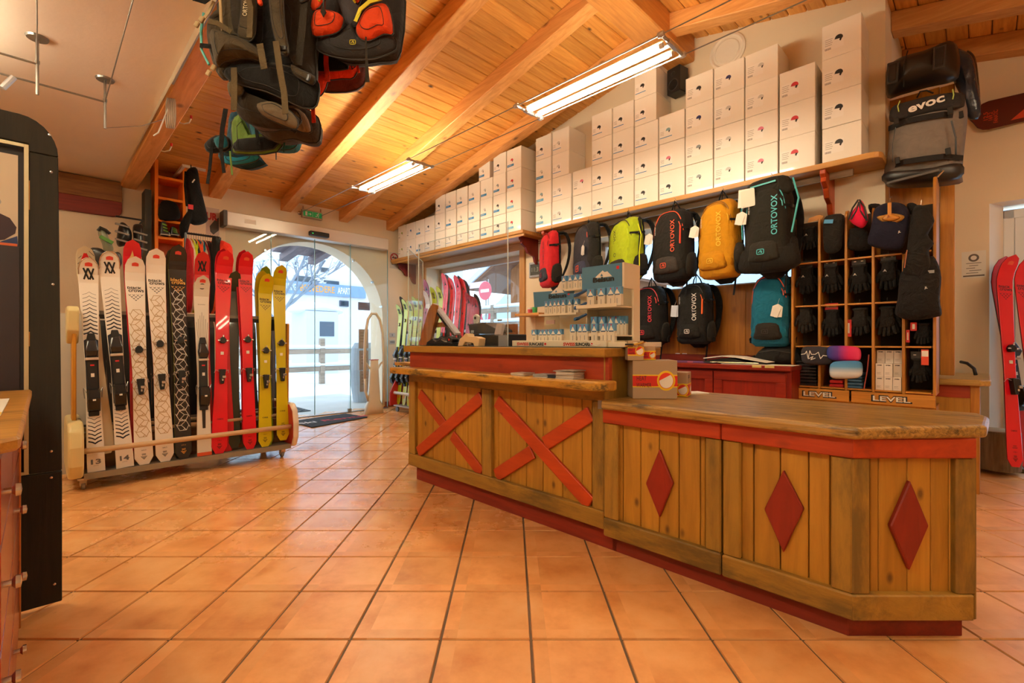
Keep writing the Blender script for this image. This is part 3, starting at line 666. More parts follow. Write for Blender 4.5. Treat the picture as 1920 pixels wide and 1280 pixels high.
# diamonds
for (cx, cy, yt, yb, xl, xr) in ((1236.5, 906, 842, 970, 1211, 1262), (1469, 954, 881, 1036, 1433, 1507)):
    P = [onB(CB+.01, cx, yt), onB(CB+.01, xr, cy), onB(CB+.01, cx, yb), onB(CB+.01, xl, cy)]
    MB().prism(P, CB+.006, CB+.026).build('diamond', REDB, t, bevel=.004)
Y = (CB-A1)*S2; th_ = MB(); P = []
for px, py in ((1705, 900), (1740, 985), (1704, 1069), (1668, 985)): P.append(((px-960)/F*(Y+.01), H+(640-py)/F*(Y+.01)))
o = MB().prism(P, Y+.004, Y+.024).build('diamond', REDB, t, bevel=.004); o.rotation_euler = (0, 0, PI/4)
# worktop slab: traced in plan
P = [onZ(.813, 1132, 754), onZ(.813, 1602, 801), onZ(.813, 1851, 797), onZ(.813, 1855, 781), onZ(.813, 1836, 774), onZ(.813, 1323, 736)]
P[0] = (A0-.0, CB-.05); P[1] = (A1+.02, CB-.05); P[5] = (A0+.04, CB+.75); 
rounded_slab(P, .765, .813).build('worktop', TOP, t, bevel=.014, seg=3)
MB().box(A0-.002, A0+.02, CB-.052, CB-.046, .767, .812).build('metal_strip', STEEL, t)

# ---------- things on the counters
def on_low(px, py): return onZ(.814, px, py)
# cartons of toe warmers: brown with a red band, yellow ring and white foot
KR = plain('#a98f72', .75, var=.08, bscale=90); KRD = plain('#8c867c', .75); YE = plain('#e8c01a', .6); RD = plain('#cc1f14', .55)
def carton(name, lb, W, D_, Hh, loc, rot, band=(.33, .6), grp='toe warmer cartons'):
    t = thing(name, lb, 'box', loc, rot=rot, group=grp)
    MB().box(-W/2, W/2, -D_/2, D_/2, 0, Hh).build('carton', KR, t, bevel=.002)
    MB().box(-W/2+.01, W/2-.01, -D_*.04, D_*.04, Hh-.0005, Hh+.0006).build('tape', plain('#b59a74', .4), t)
    z0, z1 = Hh*band[0], Hh*band[1]
    y = -D_/2-.0006
    MB().box(-W/2, W/2, y, y+.0006, z0-.006, z1+.006).build('yellow_band', YE, t); MB().box(-W/2, W/2, y-.0004, y+.0002, z0, z1).build('red_band', RD, t)
    MB().box(W/2, W/2+.0006, -D_/2, D_/2, z0-.006, z1+.006).build('yellow_band', YE, t); MB().box(W/2+.0002, W/2+.001, -D_/2, D_/2, z0, z1).build('red_band', RD, t)
    for face in (0, 1):
        cx, cz, r = ((W*.25), (z0+z1)/2+.002, Hh*.26) if face == 0 else (D_*.22, (z0+z1)/2+.002, Hh*.24)
        ci = lambda rr, k=1.0: [(cx+rr*k*math.cos(a*PI/14), cz+rr*math.sin(a*PI/14)) for a in range(28)]
        g = MB(); g.m = 0; g.prism(ci(r, .9), -.0014, 0); g.m = 1; g.prism(ci(r*.8, .9), -.0018, -.001); g.m = 2
        g.prism([(cx+r*.75*.9*math.cos(a*PI/14), cz+r*.75*math.sin(a*PI/14)) for a in range(-14, 5)], -.0022, -.0018)
        o = g.build('printed_emblem', [YE, plain('#e23a20', .5), PAPER], t)
        if face == 0: o.location = (0, -D_/2, 0)
        else: o.rotation_euler = (0, 0, PI/2); o.location = (W/2, 0, 0)
    text('HEAT', t, (-W*.30, y-.0012, (z0+z1)/2+.012*Hh/.17), .02*Hh/.17, INK, w=W*.22); text('WARMER', t, (-W*.25, y-.0012, (z0+z1)/2-.018*Hh/.17), .018*Hh/.17, INK, w=W*.34)
    ln = MB()
    for i in range(3): ln.box(W/2, W/2+.0008, -D_*.35, D_*.05, Hh*(.86-.05*i), Hh*(.86-.05*i)+.004)
    ln.build('small_print', INK, t)
    return t
p = on_low(1262, 753)       # front right corner of the big carton
big = carton('heat_pack_carton', 'large brown carton with a red band at the left end of low counter', .235, .17, .205, (p[0]-.005-.14, p[1]+.0, .8135), PI/4-.06)
wloc = big.location.copy()
def at_world(px, Y, z): X = (px-960)/F*Y; return ((X-Y)*S2, (X+Y)*S2, z)
big.location = Vector(room(*at_world(1221, 2.61, .8135)))
c2 = carton('heat_pack_carton', 'small grey and red carton right of the large brown carton', .10, .13, .135, at_world(1275, 2.68, .8135), PI/4-.5, (.06, .5))
c3 = carton('heat_pack_carton', 'narrow carton standing on the large brown one, left', .085, .08, .105, at_world(1189, 2.565, 1.019), PI/4-.05, (.3, .62))
c4 = carton('heat_pack_carton', 'short carton standing on the large brown one, right', .07, .08, .075, at_world(1213, 2.60, 1.019), PI/4+.02, (.1, .6))
# leaflet behind the cartons
o = MB().box(-.07, .07, -.05, .05, 0, .006).build('leaflet', PAPER); single(o, 'white leaflet lying on low counter right of the cartons', 'leaflet', at_world(1300, 2.80, .8135), PI/4+.3)
# stacks of cards on the ledge
def stack(px, n, lb, wd, col, dz=.0022, y=690):
    t = thing('card_stack', lb, 'cards', (onB(CB-.06, px)[0], CB-.065, .9165), rot=.08, group='card stacks on the counter ledge'); rnd = random.Random(px)
    for i in range(n):
        o = bx(-wd/2, wd/2, -.055, .05, 0, dz).build('card', col if i % 4 else PAPER, t); o.location = (rnd.uniform(-.002, .002), rnd.uniform(-.003, .003), dz*i); o.rotation_euler = (0, 0, rnd.uniform(-.04, .04))
    return t
GC = plain('#b9ab9b', .6)
stack(982, 8, 'low stack of beige cards, leftmost on the ledge', .10, GC); stack(1024, 8, 'low card stack with dark blue end, middle of the ledge', .10, plain('#a8a4a4', .6)); stack(1070, 16, 'tallest stack of cards at the right of the ledge', .115, GC, .0024)
o = MB().box(-.03, .03, -.045, .04, 0, .017).build('card_pack', plain('#1c2634', .4)); single(o, 'dark blue card pack between the two right card stacks', 'cards', (onB(CB-.06, 1044)[0], CB-.065, .9165), .08)
for i, (px, lb) in enumerate(((1060, 'loose booklet lying skewed on the tall card stack, left'), (1076, 'loose booklet lying skewed on the tall card stack, right'))):
    o = MB().box(-.05, .05, -.05, .045, 0, .005).build('booklet', plain('#8f8880', .6)); single(o, lb, 'booklet', (onB(CB-.06, px)[0], CB-.065, .9165+.0385+i*.0055), .3-.35*i)

# ---------- acrylic hygiene screens on the tall counter
AC = glass((.97, .985, .99), .10); ACE = plain('#dfeff2', .15, emit='#dfeff2', es=.0)
def screen(a0, a1, b_, z0, z1, lb, rot=0, cut=None):
    t = thing('acrylic_screen', lb, 'screen', (a0, b_, z0), rot=rot, group='clear screens on the tall counter'); L_ = a1-a0; hh = z1-z0
    m = MB().box(0, L_, 0, .004, 0, hh); m.build('pane', AC, t)
    e = MB().box(-.001, .003, -.001, .005, 0, hh).box(L_-.003, L_+.001, -.001, .005, 0, hh).box(0, L_, -.001, .005, hh-.003, hh); e.build('polished_edge', ACE, t)
    for x in (.05, L_-.1): MB().box(x, x+.05, -.04, .04, 0, .004).build('foot', AC, t)
s0 = onB(CB+.12, 778)[0]; s1 = onB(CB+.02, 805)[0]; s2 = onB(CB+.12, 952)[0]
ztop = onB(CB+.12, 952, 300)[1]
screen(s0+.05, s2, CB+.12, 1.088, onB(CB+.12, 952, 415)[1], 'wide clear acrylic screen standing on the left half of tall counter')
screen(0, .62, 0, 1.088, onB(CB+.12, 805, 470)[1], 'narrow clear acrylic screen at the left end of tall counter', rot=0)
o = [x for x in COL.objects if x.name.startswith('acrylic_screen')][-1]; sx, sy = (766-960)/F*3.76, 3.76; o.location = (sx, sy, 1.088); o.rotation_euler = (0, 0, PI/2)
# small acrylic holder with a grey card
t = thing('card_holder', 'small clear card holder in front of the cash register', 'holder', (onB(CB+.06, 942)[0], CB+.06, 1.088), rot=.0); MB().box(-.045, .045, 0, .003, 0, .14).build('pane', AC, t); MB().box(-.043, .043, .004, .006, .0, .075).build('grey_card', plain('#8f9094', .5), t); MB().box(-.045, .045, .0, .04, 0, .003).build('foot', AC, t)

# ---------- binding adjustment displays and till
OW = wood('#c47a2c', '#9a5a1c', 'z', .45, .4)
t = thing('wooden_easel', 'orange brown wooden easel board leaning on tall counter', 'stand', (onB(CB+.16, 793)[0], CB+.16, 1.088), rot=.0)
pz = lambda px, py: (onB(CB+.16, px, py)[0]-onB(CB+.16, 793)[0], onB(CB+.16, px, py)[1]-1.088)
MB().prism([(pz(784, 646)[0], 0), (pz(805, 646)[0], 0), pz(818, 585), pz(819, 572), pz(810, 569), pz(803, 580)], 0, .02).build('side_board', OW, t, bevel=.003)
MB().prism([(pz(779, 646)[0], 0), (pz(786, 646)[0], 0), pz(808, 576), pz(792, 569)], .10, .12).build('side_board', OW, t, bevel=.003)
MB().box(pz(807, 0)[0], pz(835, 0)[0], .03, .05, pz(820, 613)[1], pz(820, 604)[1]).build('cross_bar', OW, t, bevel=.002)
t = thing('tablet_stand', 'dark tablet with a glossy screen on a slanted stand', 'tablet', (onB(CB+.2, 830)[0], CB+.2, 1.088))
q0 = lambda px, py: (onB(CB+.2, px, py)[0]-onB(CB+.2, 830)[0], onB(CB+.2, px, py)[1]-1.088)
p1, p2, p3, p4 = q0(817, 568), q0(861, 624), q0(850, 629), q0(836, 600)
MB().prism([p1, p2, (p2[0]-.02, p2[1]-.02), (p1[0]-.012, p1[1]-.018)], -.03, .02).build('screen', [plain('#c4c2cc', .12)], t, bevel=.004)
MB().prism([(p1[0]-.012, p1[1]-.018), (p2[0]-.02, p2[1]-.02), (p2[0]-.045, p2[1]-.02), (p1[0]-.03, p1[1]-.025)], -.035, .025).build('casing', BLACK, t, bevel=.004)
MB().bar((p4[0]-.05, .05, 0), (p4[0]-.035, .05, p4[1]), .03, .02).build('prop', BLACK, t)
MB().box(p4[0]-.15, p4[0]+.12, -.02, .15, 0, .012).build('base', BLACK, t, bevel=.003)
# mounted sample bindings
def clamp(lb, px, b_, s=1, col=None):
    t = thing('ski_binding', lb, 'binding', (onB(b_, px)[0], b_, 1.0885), rot=.05)
    MB().prism([(-.11*s, .01), (.10*s, .01), (.11*s, .02), (.03*s, .035), (-.02*s, .06*s), (-.05*s, .05*s), (-.11*s, .025)], -.035, .035).build('heel_housing', col or BLACK, t, bevel=.006, seg=2)
    MB().prism([(.02*s, .02), (.09*s, .02), (.10*s, .05*s), (.06*s, .075*s), (.03*s, .05*s)], -.03, .03).build('toe_housing', BLACK, t, bevel=.006, seg=2)
    MB().box(-.12*s, .12*s, -.03, .03, 0, .01).build('base_plate', DARKMET, t, bevel=.002)
    MB().tube([(-.02*s, -.036, .045*s), (.03*s, -.045, .03), (.05*s, -.04, .03)], .004, 6).build('brake_arm', STEEL, t)
    MB().cb((.06*s, -.032, .045), (.014, .004, .014)).build('red_button', RED, t)
    return t
clamp('black sample ski binding in front of the tablet stand', 838, CB+.06, 1.0); clamp('black and chrome sample binding below the tablet stand', 822, CB+.12, 1.0)
# beige rental toe clamp
bc = plain('#d7b98a', .4)
t = thing('boot_gauge', 'beige plastic boot sole gauge with chrome rollers on tall counter', 'gauge', (onB(CB+.02, 886)[0], CB+.02, 1.0885), rot=.0)
gz = lambda px, py: (onB(CB+.02, px, py)[0]-onB(CB+.02, 886)[0], onB(CB+.02, px, py)[1]-1.0885)
P = [gz(x, y) for x, y in ((864, 649), (868, 635), (874, 630), (878, 625), (882, 625), (884, 630), (897, 631), (905, 634), (903, 649), (895, 649), (893, 643), (878, 641), (873, 649))]
MB().prism(P, -.03, .03).build('housing', bc, t, bevel=.004, seg=2)
P2 = [gz(x, y) for x, y in ((856, 648), (857, 637), (862, 631), (872, 629), (868, 636), (866, 648))]
MB().prism(P2, .02, .06).build('rear_cheek', bc, t, bevel=.004)
c = gz(886, 645); MB().tube([(c[0]-.03, -.035, c[1]), (c[0]+.03, -.035, c[1])], .008, 10).build('roller', CHROME, t); MB().lathe([(0, -.045), (.010, -.045), (.010, -.03), (0, -.03)], 14, (c[0], 0, c[1]), 'y').build('screw', CHROME, t)
# cash register
t = thing('cash_register', 'black cash register with slanted keyboard behind the acrylic screen', 'register', (onB(CB+.4, 912)[0], CB+.4, 1.0885), rot=0)
rz_ = lambda px, py: (onB(CB+.4, px, py)[0]-onB(CB+.4, 912)[0], onB(CB+.4, px, py)[1]-1.0885)
a, b = rz_(905, 645), rz_(954, 626); a2 = rz_(897, 626)
MB().box(a[0]-.05, b[0], -.05, .2, 0, b[1]).build('drawer', plain('#24262b', .4), t, bevel=.006)
MB().box(a[0]-.04, b[0]-.01, -.053, -.05, .01, b[1]-.01).build('drawer_front', BLACK, t, bevel=.002)
P = [rz_(*q) for q in ((891, 626), (888, 608), (896, 607), (918, 605), (943, 618), (944, 624))]
MB().prism(P, -.06, .14).build('keyboard_body', plain('#2b2d33', .35), t, bevel=.006, seg=2)
km = MB(); d0, d1 = Vector(rz_(904, 606)), Vector(rz_(936, 616)); 
for i in range(7):
    for j in range(5): c_ = d0.lerp(d1, (i+.5)/7); km.cb((c_.x, -.04+j*.036, c_.y+.006), (.014, .022, .006), (0, .3, 0))
km.build('keys', plain('#8b8f98', .5), t)
c = rz_(896, 622); MB().box(c[0]-.015, c[0]+.02, -.062, -.06, c[1]-.008, c[1]+.012).build('display', plain('#b8c2c4', .2), t)
# phone handset and charger
t = thing('desk_phone', 'white cordless phone standing beside the cash register', 'phone', (onB(CB+.42, 891)[0], CB+.42, 1.0885))
MB().prism([(-.025, .02), (.025, .02), (.02, .15), (.035, .24), (.0, .26), (-.035, .24), (-.02, .15)], 0, .03).build('handset', WHITEP, t, bevel=.006); MB().box(-.04, .04, -.02, .06, 0, .03).build('cradle', BLACK, t, bevel=.004); MB().lathe([(0, -.002), (.012, -.002), (.012, .0), (0, 0)], 12, (0, 0, .225), 'y').build('earpiece', BLACK, t)
t = thing('card_terminal', 'small grey card terminal on a stalk near the register', 'terminal', (onB(CB+.3, 937)[0], CB+.3, 1.0885))
MB().cb((0, 0, .12), (.07, .03, .09), (-.3, 0, 0)).build('body', plain('#c6b6b4', .4), t, bevel=.004); MB().tube([(0, 0, 0), (0, 0, .1)], .008, 8).build('stalk', STEEL, t); MB().tube([(-.02, 0, .19), (.02, 0, .19)], .006, 8).build('top_knob', plain('#8a7a5a', .4), t)
# wooden organiser with little goods at the window side
t = thing('wooden_organiser', 'small wooden organiser holding little packets beside the register', 'organiser', (onB(CB+.5, 963)[0], CB+.5, 1.0885))
MB().box(-.09, .03, 0, .02, 0, .17).box(-.09, -.075, -.1, 0, 0, .14).box(.015, .03, -.1, 0, 0, .10).build('box', wood('#9a5f30', '#744420', 'z', .5, .3), t, bevel=.003)
for i in range(5): MB().box(-.07+i*.018, -.058+i*.018, -.08, -.02, .01, .07+.02*(i % 3)).build('packet', plain(['#333338', '#c8452a', '#8a8680', '#2c3a4a', '#d8c8a0'][i], .5), t)
# ================================================================== SKIS
def interp(x, xs, ys):
    for i in range(len(xs)-1):
        if x <= xs[i+1]: f = (x-xs[i])/(xs[i+1]-xs[i]); return ys[i]+(ys[i+1]-ys[i])*f
    return ys[-1]
def ski_w(f, W, waist, tail, sq=False):
    w_ = interp(f, [0, .12, .45, .8, .9, 1], [tail, tail*.98, waist, W*.93, W, W])
    if f > .945: k = (f-.945)/.055; w_ *= max(0, 1-k**2.6)**.5
    if f < .03 and not sq: w_ *= math.sqrt(max(.0, 1-((.03-f)/.03)**2*.75))
    return max(w_, .006)
def ski_y(f): return -.0 if f < .86 else -.10*((f-.86)/.14)**2
def ski(L, W, waist, tail, body, edge=None, base=None, sq=False, th=.012):
    """returns (body mesh) in local frame: x width, z length, -y top sheet"""
    m = MB(); n = 30; rings = []
    for i in range(n+1):
        f = 1-(1-i/n)**1.15 if i else 0
        f = i/n if i < n*.8 else .8+.2*(1-(1-(i-n*.8)/(n*.2))**1.5)
        hw = ski_w(f, W, waist, tail, sq)/2; y = ski_y(f); tt = th*(.55+.45*math.sin(PI*min(1, max(0, f))))
        rings.append([(-hw, y+tt*.5, f*L), (-hw, y-tt*.3, f*L), (-hw*.93, y-tt*.5, f*L), (hw*.93, y-tt*.5, f*L), (hw, y-tt*.3, f*L), (hw, y+tt*.5, f*L)])
    m.loft(rings)
    # top sheet faces use slot 0, sides slot 1
    k = 0
    for i in range(n):
        for j in range(6): m.mi[k] = 0 if j in (1, 2, 3) else 1; k += 1
    return m
def skiy(f, th=.012): return ski_y(f)-th*(.55+.45*math.sin(PI*min(1, max(0, f))))*.5
def onski(mb_lines, L, w, th=.012):
    """strokes that follow the top sheet"""
    mb = MB()
    for ln in mb_lines:
        for i in range(len(ln)-1):
            (x0, z0), (x1, z1) = ln[i], ln[i+1]; d = Vector((x1-x0, z1-z0)); 
            if d.length < 1e-6: continue
            d.normalize(); k = Vector((-d.y, d.x))*w/2; e = d*w*.3
            vs = []
            for (x, z) in ((x0-e.x-k.x, z0-e.y-k.y), (x1+e.x-k.x, z1+e.y-k.y), (x1+e.x+k.x, z1+e.y+k.y), (x0-e.x+k.x, z0-e.y+k.y)): vs.append((x, skiy(z/L, th)-.0008, z))
            mb.add(vs, [(0, 1, 2, 3)])
    return mb
def poly_on(pts, L, off=.0008): 
    m = MB(); m.add([(x, skiy(z/L)-off, z) for x, z in pts], [list(range(len(pts)))]); return m
def binding_alpine(t, L, zc, plate=BLACK):
    if NOBIND: return
    y = -.012
    MB().prism([(-.032, zc-.30), (.030, zc-.30), (.032, zc+.27), (.02, zc+.34), (-.02, zc+.34), (-.032, zc+.27)], y-.014, y+.004).build('mounting_plate', plate, t, bevel=.004)
    h = MB(); h.loft([[(-.038, y-.014, zc-.27), (.038, y-.014, zc-.27), (.034, y-.05, zc-.25), (-.034, y-.05, zc-.25)], [(-.04, y-.014, zc-.2), (.04, y-.014, zc-.2), (.036, y-.085, zc-.17), (-.036, y-.085, zc-.17)], [(-.04, y-.014, zc-.09), (.04, y-.014, zc-.09), (.03, y-.06, zc-.1), (-.03, y-.06, zc-.1)]]); h.build('heel_piece', plain('#1b1a1c', .25), t, bevel=.005)
    to = MB(); to.loft([[(-.036, y-.014, zc+.16), (.036, y-.014, zc+.16), (.03, y-.04, zc+.16), (-.03, y-.04, zc+.16)], [(-.042, y-.014, zc+.21), (.042, y-.014, zc+.21), (.036, y-.06, zc+.2), (-.036, y-.06, zc+.2)], [(-.03, y-.014, zc+.29), (.03, y-.014, zc+.29), (.02, y-.03, zc+.28), (-.02, y-.03, zc+.28)]]); to.build('toe_piece', plain('#2a2829', .25), t, bevel=.005)
    MB().box(-.04, .04, y-.035, y-.014, zc+.13, zc+.15).build('anti_friction_pad', plain('#c8b8a8', .3), t, bevel=.003)
    br = MB()
    for s in (-1, 1): br.tube([(s*.04, y-.03, zc-.12), (s*.055, y-.02, zc-.08), (s*.055, y+.005, zc-.10), (s*.05, y+.01, zc-.16)], .003, 6)
    br.build('brake_arm', STEEL, t); MB().cb((0, y-.088, zc-.18), (.018, .003, .012)).build('badge', PAPER, t); MB().box(-.01, .01, y-.0155, y-.014, zc+.0, zc+.028).build('size_label', PAPER, t)
    MB().box(-.012, .012, y-.0155, y-.014, zc+.085, zc+.097).build('red_label', RED, t)
def binding_tour(t, L, zt, zh, off=0):
    y = -.012
    m = MB(); m.prism([(-.03, zt), (-.016, zt-.025), (.016, zt-.025), (.03, zt), (.02, zt+.02), (.006, zt+.035), (-.006, zt+.035), (-.02, zt+.02)], y-.03, y+.004); m.build('toe_piece', BLACK, t, bevel=.003)
    MB().cb((-.034, y-.03, zt), (.02, .012, .012)).cb((.034, y-.03, zt), (.02, .012, .012)).cb((0, y-.035, zt+.038), (.010, .008, .02)).build('pin_arm', CHROME, t, bevel=.002)
    m = MB(); m.prism([(-.026, zh+.05), (.026, zh+.05), (.018, zh-.03), (.013, zh-.08), (-.013, zh-.08), (-.018, zh-.03)], y-.04, y+.004); m.build('heel_piece', BLACK, t, bevel=.004)
    MB().cb((.008, y-.05, zh-.02), (.028, .024, .022)).cb((0, y-.045, zh-.045), (.014, .014, .02)).build('heel_tower', CHROME, t, bevel=.002)
    br = MB()
    for s in (-1, 1): br.tube([(s*.02, y-.02, zh+.03), (s*.05, y-.012, zh+.045), (s*.056, y+.005, zh+.02)], .0025, 6)
    br.build('brake_arm', plain('#c8b4b0', .3), t)
def bc_logo(t, L, z, mat, W):
    f = z/L; y = skiy(f)-.0015
    text('black', t, (-.006, y, z+.022), .028, mat, w=W*.70, bold=.02); text('crows', t, (.004, y, z-.006), .020, mat, w=W*.76, bold=.02)
    s = W*.10; rows = MB()
    for r, n_ in ((0, 4), (1, 3), (2, 2), (3, 1)):
        for c_ in range(n_):
            x = (c_-(n_-1)/2)*s*2.0; zz = z-.040-r*s*1.05
            pts = [(x-s*.85, zz+s*.5), (x, zz-s*.1), (x+s*.85, zz+s*.5), (x+s*.5, zz+s*.0), (x, zz-s*.65), (x-s*.5, zz)]
            rows.add([(px_, y, pz_) for px_, pz_ in pts], [[0, 5, 4, 1], [1, 4, 3, 2]])
    rows.build('chevron_emblem', mat, t)
def hexes(t, L, z0, z1, W, mat, fade=None):
    ls = []; s = W*.46; step = s*2.05; z = z0+s; flip = 0; n = 0
    while z+s < z1:
        k = 1 if flip else -1; hx = [(s*.55, s*.95), (s, .0), (s*.55, -s*.95), (-s*.55, -s*.95), (-s, 0), (-s*.55, s*.95), (s*.55, s*.95)]
        ls.append([(a_, z+c_) for a_, c_ in hx]); ls.append([(-s*.55*k, z+s*.95), (s*.3*k, z+s*.1), (s*k, z)]); ls.append([(s*.3*k, z+.1*s), (-s*.3*k, z-.6*s), (-s*.55*k, z-.95*s)]); ls.append([(-s*.3*k, z-.6*s), (s*.05*k, z-.95*s)])
        ls.append([(-s, z), (-s*1.15, z+s*.35)]); ls.append([(s, z), (s*1.15, z-s*.35)])
        z += step; flip ^= 1
    onski(ls, L, .0042).build('hexagon_print', mat, t)
def chevrons(t, L, z0, z1, n, W, mat, up=1, grow=True):
    ls = MB()
    for i in range(n):
        z = z0+(z1-z0)*i/(n-1); w_ = (.0095 if not grow else .0095*(1-i/(n*1.05))+.0008); hw = W*.36
        o = onski([[(-hw, z-up*.0), (-hw*.45, z+up*.008), (0, z+up*hw*.55), (hw*.45, z+up*.008), (hw, z)]], L, w_); ls.v += []; base = len(ls.v)
        ls.v += o.v; ls.f += [[q_+base for q_ in f] for f in o.f]; ls.mi += o.mi
    ls.build('chevron_print', mat, t)
def tiplabel(t, L, z, mat=None):
    z *= 1; y = skiy(z/L)-.0015
    m = MB(); m.add([(x, skiy(zz/L)-.0014, zz) for x, zz in ((-.022, z-.012), (.022, z-.012), (.022, z+.008), (.012, z+.013), (0, z+.016), (-.012, z+.013), (-.022, z+.008))], [list(range(7))]); m.build('tip_sticker', mat or plain('#e0483c', .5), t)
WB, BB = plain('#efe7dc', .28, coat=.3), plain('#17171a', .25, coat=.4); NAVY = plain('#1d2230', .35); ORE = plain('#e2562c', .4); GOLDL = plain('#a8874c', .4); GRN = plain('#b89868', .5)
REDS = plain('#e3172a', .28, coat=.3); YELS = plain('#d2c012', .3, coat=.3); DKRED = plain('#6a0a14', .5)
NOBIND = False
def ski_thing(style, lb, loc, rot, lean, roll, L, W, grp=None, th=.012, scale=1):
    t = thing('ski', lb, 'ski', loc, rot=rot, group=grp, tilt=(-lean, roll))
    waist, tail = (W*.70, W*.92) if not style.startswith('race') else (W*.64, W*.88)
    if style.startswith('race'):
        ski(L, W, waist, tail, 0, sq=True).build('ski_body', [WB, plain('#b8a470', .3, .5)], t)
        if style != 'raceplain':
            z0, z1 = L*.30, L*.615; hw = waist/2*1.0
            m = poly_on([(-hw, z0), (0, z0-.03), (hw, z0), (hw*1.0, z1*.6+z0*.4), (hw*1.12, z1), (0, z1+.03), (-hw*1.12, z1), (-hw*1.0, z1*.6+z0*.4)], L, .0006); m.build('navy_panel', NAVY, t)
            chevrons(t, L, z1+.05, z1+.36, 11, W*.92, NAVY); chevrons(t, L, z0-.26, z0-.05, 8, W*.85, NAVY, up=-1, grow=True)
            text('RACE', t, (0, skiy(.6)-.001, z1-.02), .014, PAPER, w=.045, bold=.02); text('TIGER', t, (0, skiy(.6)-.001, z1-.042), .014, PAPER, w=.048, bold=.02); text('SC', t, (0, skiy(.6)-.001, z1-.075), .03, PAPER, w=.048, bold=.01); text('LIMITED', t, (0, skiy(.6)-.001, z1-.10), .008, PAPER, w=.044)
            sx = W*.25; ls = [[(-sx, L*.955), (sx*.1, L*.905)], [(-sx*.2, L*.955), (-sx*.95, L*.905)], [(sx, L*.905), (-sx*.1, L*.955)], [(sx*.2, L*.905), (sx*.95, L*.955)]]
            onski(ls, L, .011).build('crossed_emblem', INK, t); text('VÖLKL', t, (0, skiy(.88)-.001, L*.885), .013, INK, w=.062, bold=.03)
            text(style[4:], t, (0, skiy(.05)-.0015, .075), .038, plain('#6c6a68', .5), w=.058, bold=.03)
            text('LIMITED', t, (0, skiy(.03)-.001, .045), .005, plain('#8c8a88', .5), w=.03)
        tiplabel(t, L, L*.972); binding_alpine(t, L, L*.44)
        tp = MB(); r = [(ski_w(f, W, waist, tail)/2*.98, f) for f in (.93, .955, .975, .99, .999)]
        arc = [(-x, f*L) for x, f in r]+[(x, f*L) for x, f in reversed(r)]
        mm = MB(); mm.tube([(x, ski_y(z/L)-.004, z) for x, z in arc], .004, 6); mm.build('metal_tip', CHROME, t)
    elif style.startswith('bc'):
        col = {'bcw': WB, 'bcb': BB, 'bcr': REDS, 'bcy': YELS}[style[:3]]; side = {'bcw': ORE, 'bcb': plain('#c8c81a', .4), 'bcr': DKRED, 'bcy': plain('#8a8a10', .4)}[style[:3]]
        mk = {'bcw': INK, 'bcb': plain('#d89a3a', .4), 'bcr': plain('#4a0a12', .5), 'bcy': plain('#2a2a08', .5)}[style[:3]]
        ski(L, W, waist, tail, 0).build('ski_body', [col, side], t)
        bc_logo(t, L, L*(.845 if style[:3] != 'bcb' else .83), mk, W)
        if style[:3] in ('bcw', 'bcb'): hexes(t, L, L*.13, L*.80, waist*1.0, GRN if style[:3] == 'bcw' else plain('#cfcabf', .5))
        tiplabel(t, L, L*.965, plain('#e0483c', .5) if style[:3] != 'bcr' else plain('#e8603e', .5)); binding_tour(t, L, L*.55, L*.38)
        g = MB(); y = skiy(.06)-.0012
        for k, (zz, hw) in enumerate(((.16, .014), (.145, .02))): g.add([(x, y, z_) for x, z_ in ((-hw, zz), (hw, zz), (hw, zz+.005), (-hw, zz+.005))], [(0, 1, 2, 3)])
        g.build('small_print', mk, t)
        text({'bcw': '164.3', 'bcb': '177.4', 'bcr': '170.1', 'bcy': '162.1'}[style[:3]], t, (0, y, .115), .010, mk, w=.03)
        s = .012; cz = .055
        strokes_ = [[(-s, cz+.03), (s, cz+.03)], [(-s, cz+.022), (s, cz+.022)], [(-s*1.5, cz+.012), (0, cz-.012), (s*1.5, cz+.012)], [(-s*.7, cz+.012), (0, cz), (s*.7, cz+.012)]]
        onski(strokes_, L, .004).build('tail_emblem', mk, t)
        if style[:3] in ('bcr', 'bcy'): text('CAMOX' if style[:3] == 'bcr' else 'ORB', t, (0, skiy(.2)-.001, L*.165), .012, mk, w=.05, bold=.02); MB().box(-.012, .012, -.0125-.006, -.012, L*.48, L*.495).build('size_label', PAPER, t)
    elif style == 'narrow':
        ski(L, W, waist, tail, 0, sq=True).build('ski_body', [plain('#e2dcd0', .28, coat=.3), plain('#c87850', .4)], t)
        onski([[(x*W*.09, L*.63+abs(x)*.012), (x*W*.12, L*.80-abs(x)*.03)] for x in (-3, -2, -1, 0, 1, 2, 3)], L, .0025).build('pinstripes', plain('#5a5650', .5), t)
        c_ = [(.020*math.cos(k*PI/10), L*.945+.020*math.sin(k*PI/10)) for k in range(21)]; onski([c_, [(-.012, L*.938), (0, L*.95), (.012, L*.952)]], L, .0075).build('round_emblem', INK, t)
        text('BLIZZARD', t, (0, skiy(.84)-.001, L*.845), .006, INK, w=.055); tiplabel(t, L, L*.972); binding_alpine(t, L, L*.44)
        poly_on([(-tail*.5, .0), (tail*.5, .0), (tail*.5, .03), (-tail*.5, .03)], L).build('orange_tail', plain('#e85a28', .5), t)
        poly_on([(-tail*.1, L*.15), (tail*.1, L*.15), (tail*.14, L*.3), (0, L*.38), (-tail*.14, L*.3)], L).build('black_spear', BB, t)
    elif style == 'stripe':
        ski(L, W, waist, tail, 0).build('ski_body', [plain('#d8c8a8', .3), plain('#8a8070', .4)], t)
        onski([[(-W*.45, L*z_), (-W*.2, L*z_+.03)] for z_ in [.70+.02*i for i in range(13)]]+[[(W*.45, L*z_), (W*.2, L*z_+.03)] for z_ in [.86+.02*i for i in range(6)]], L, .004).build('diagonal_stripes', plain('#6a6050', .5), t)
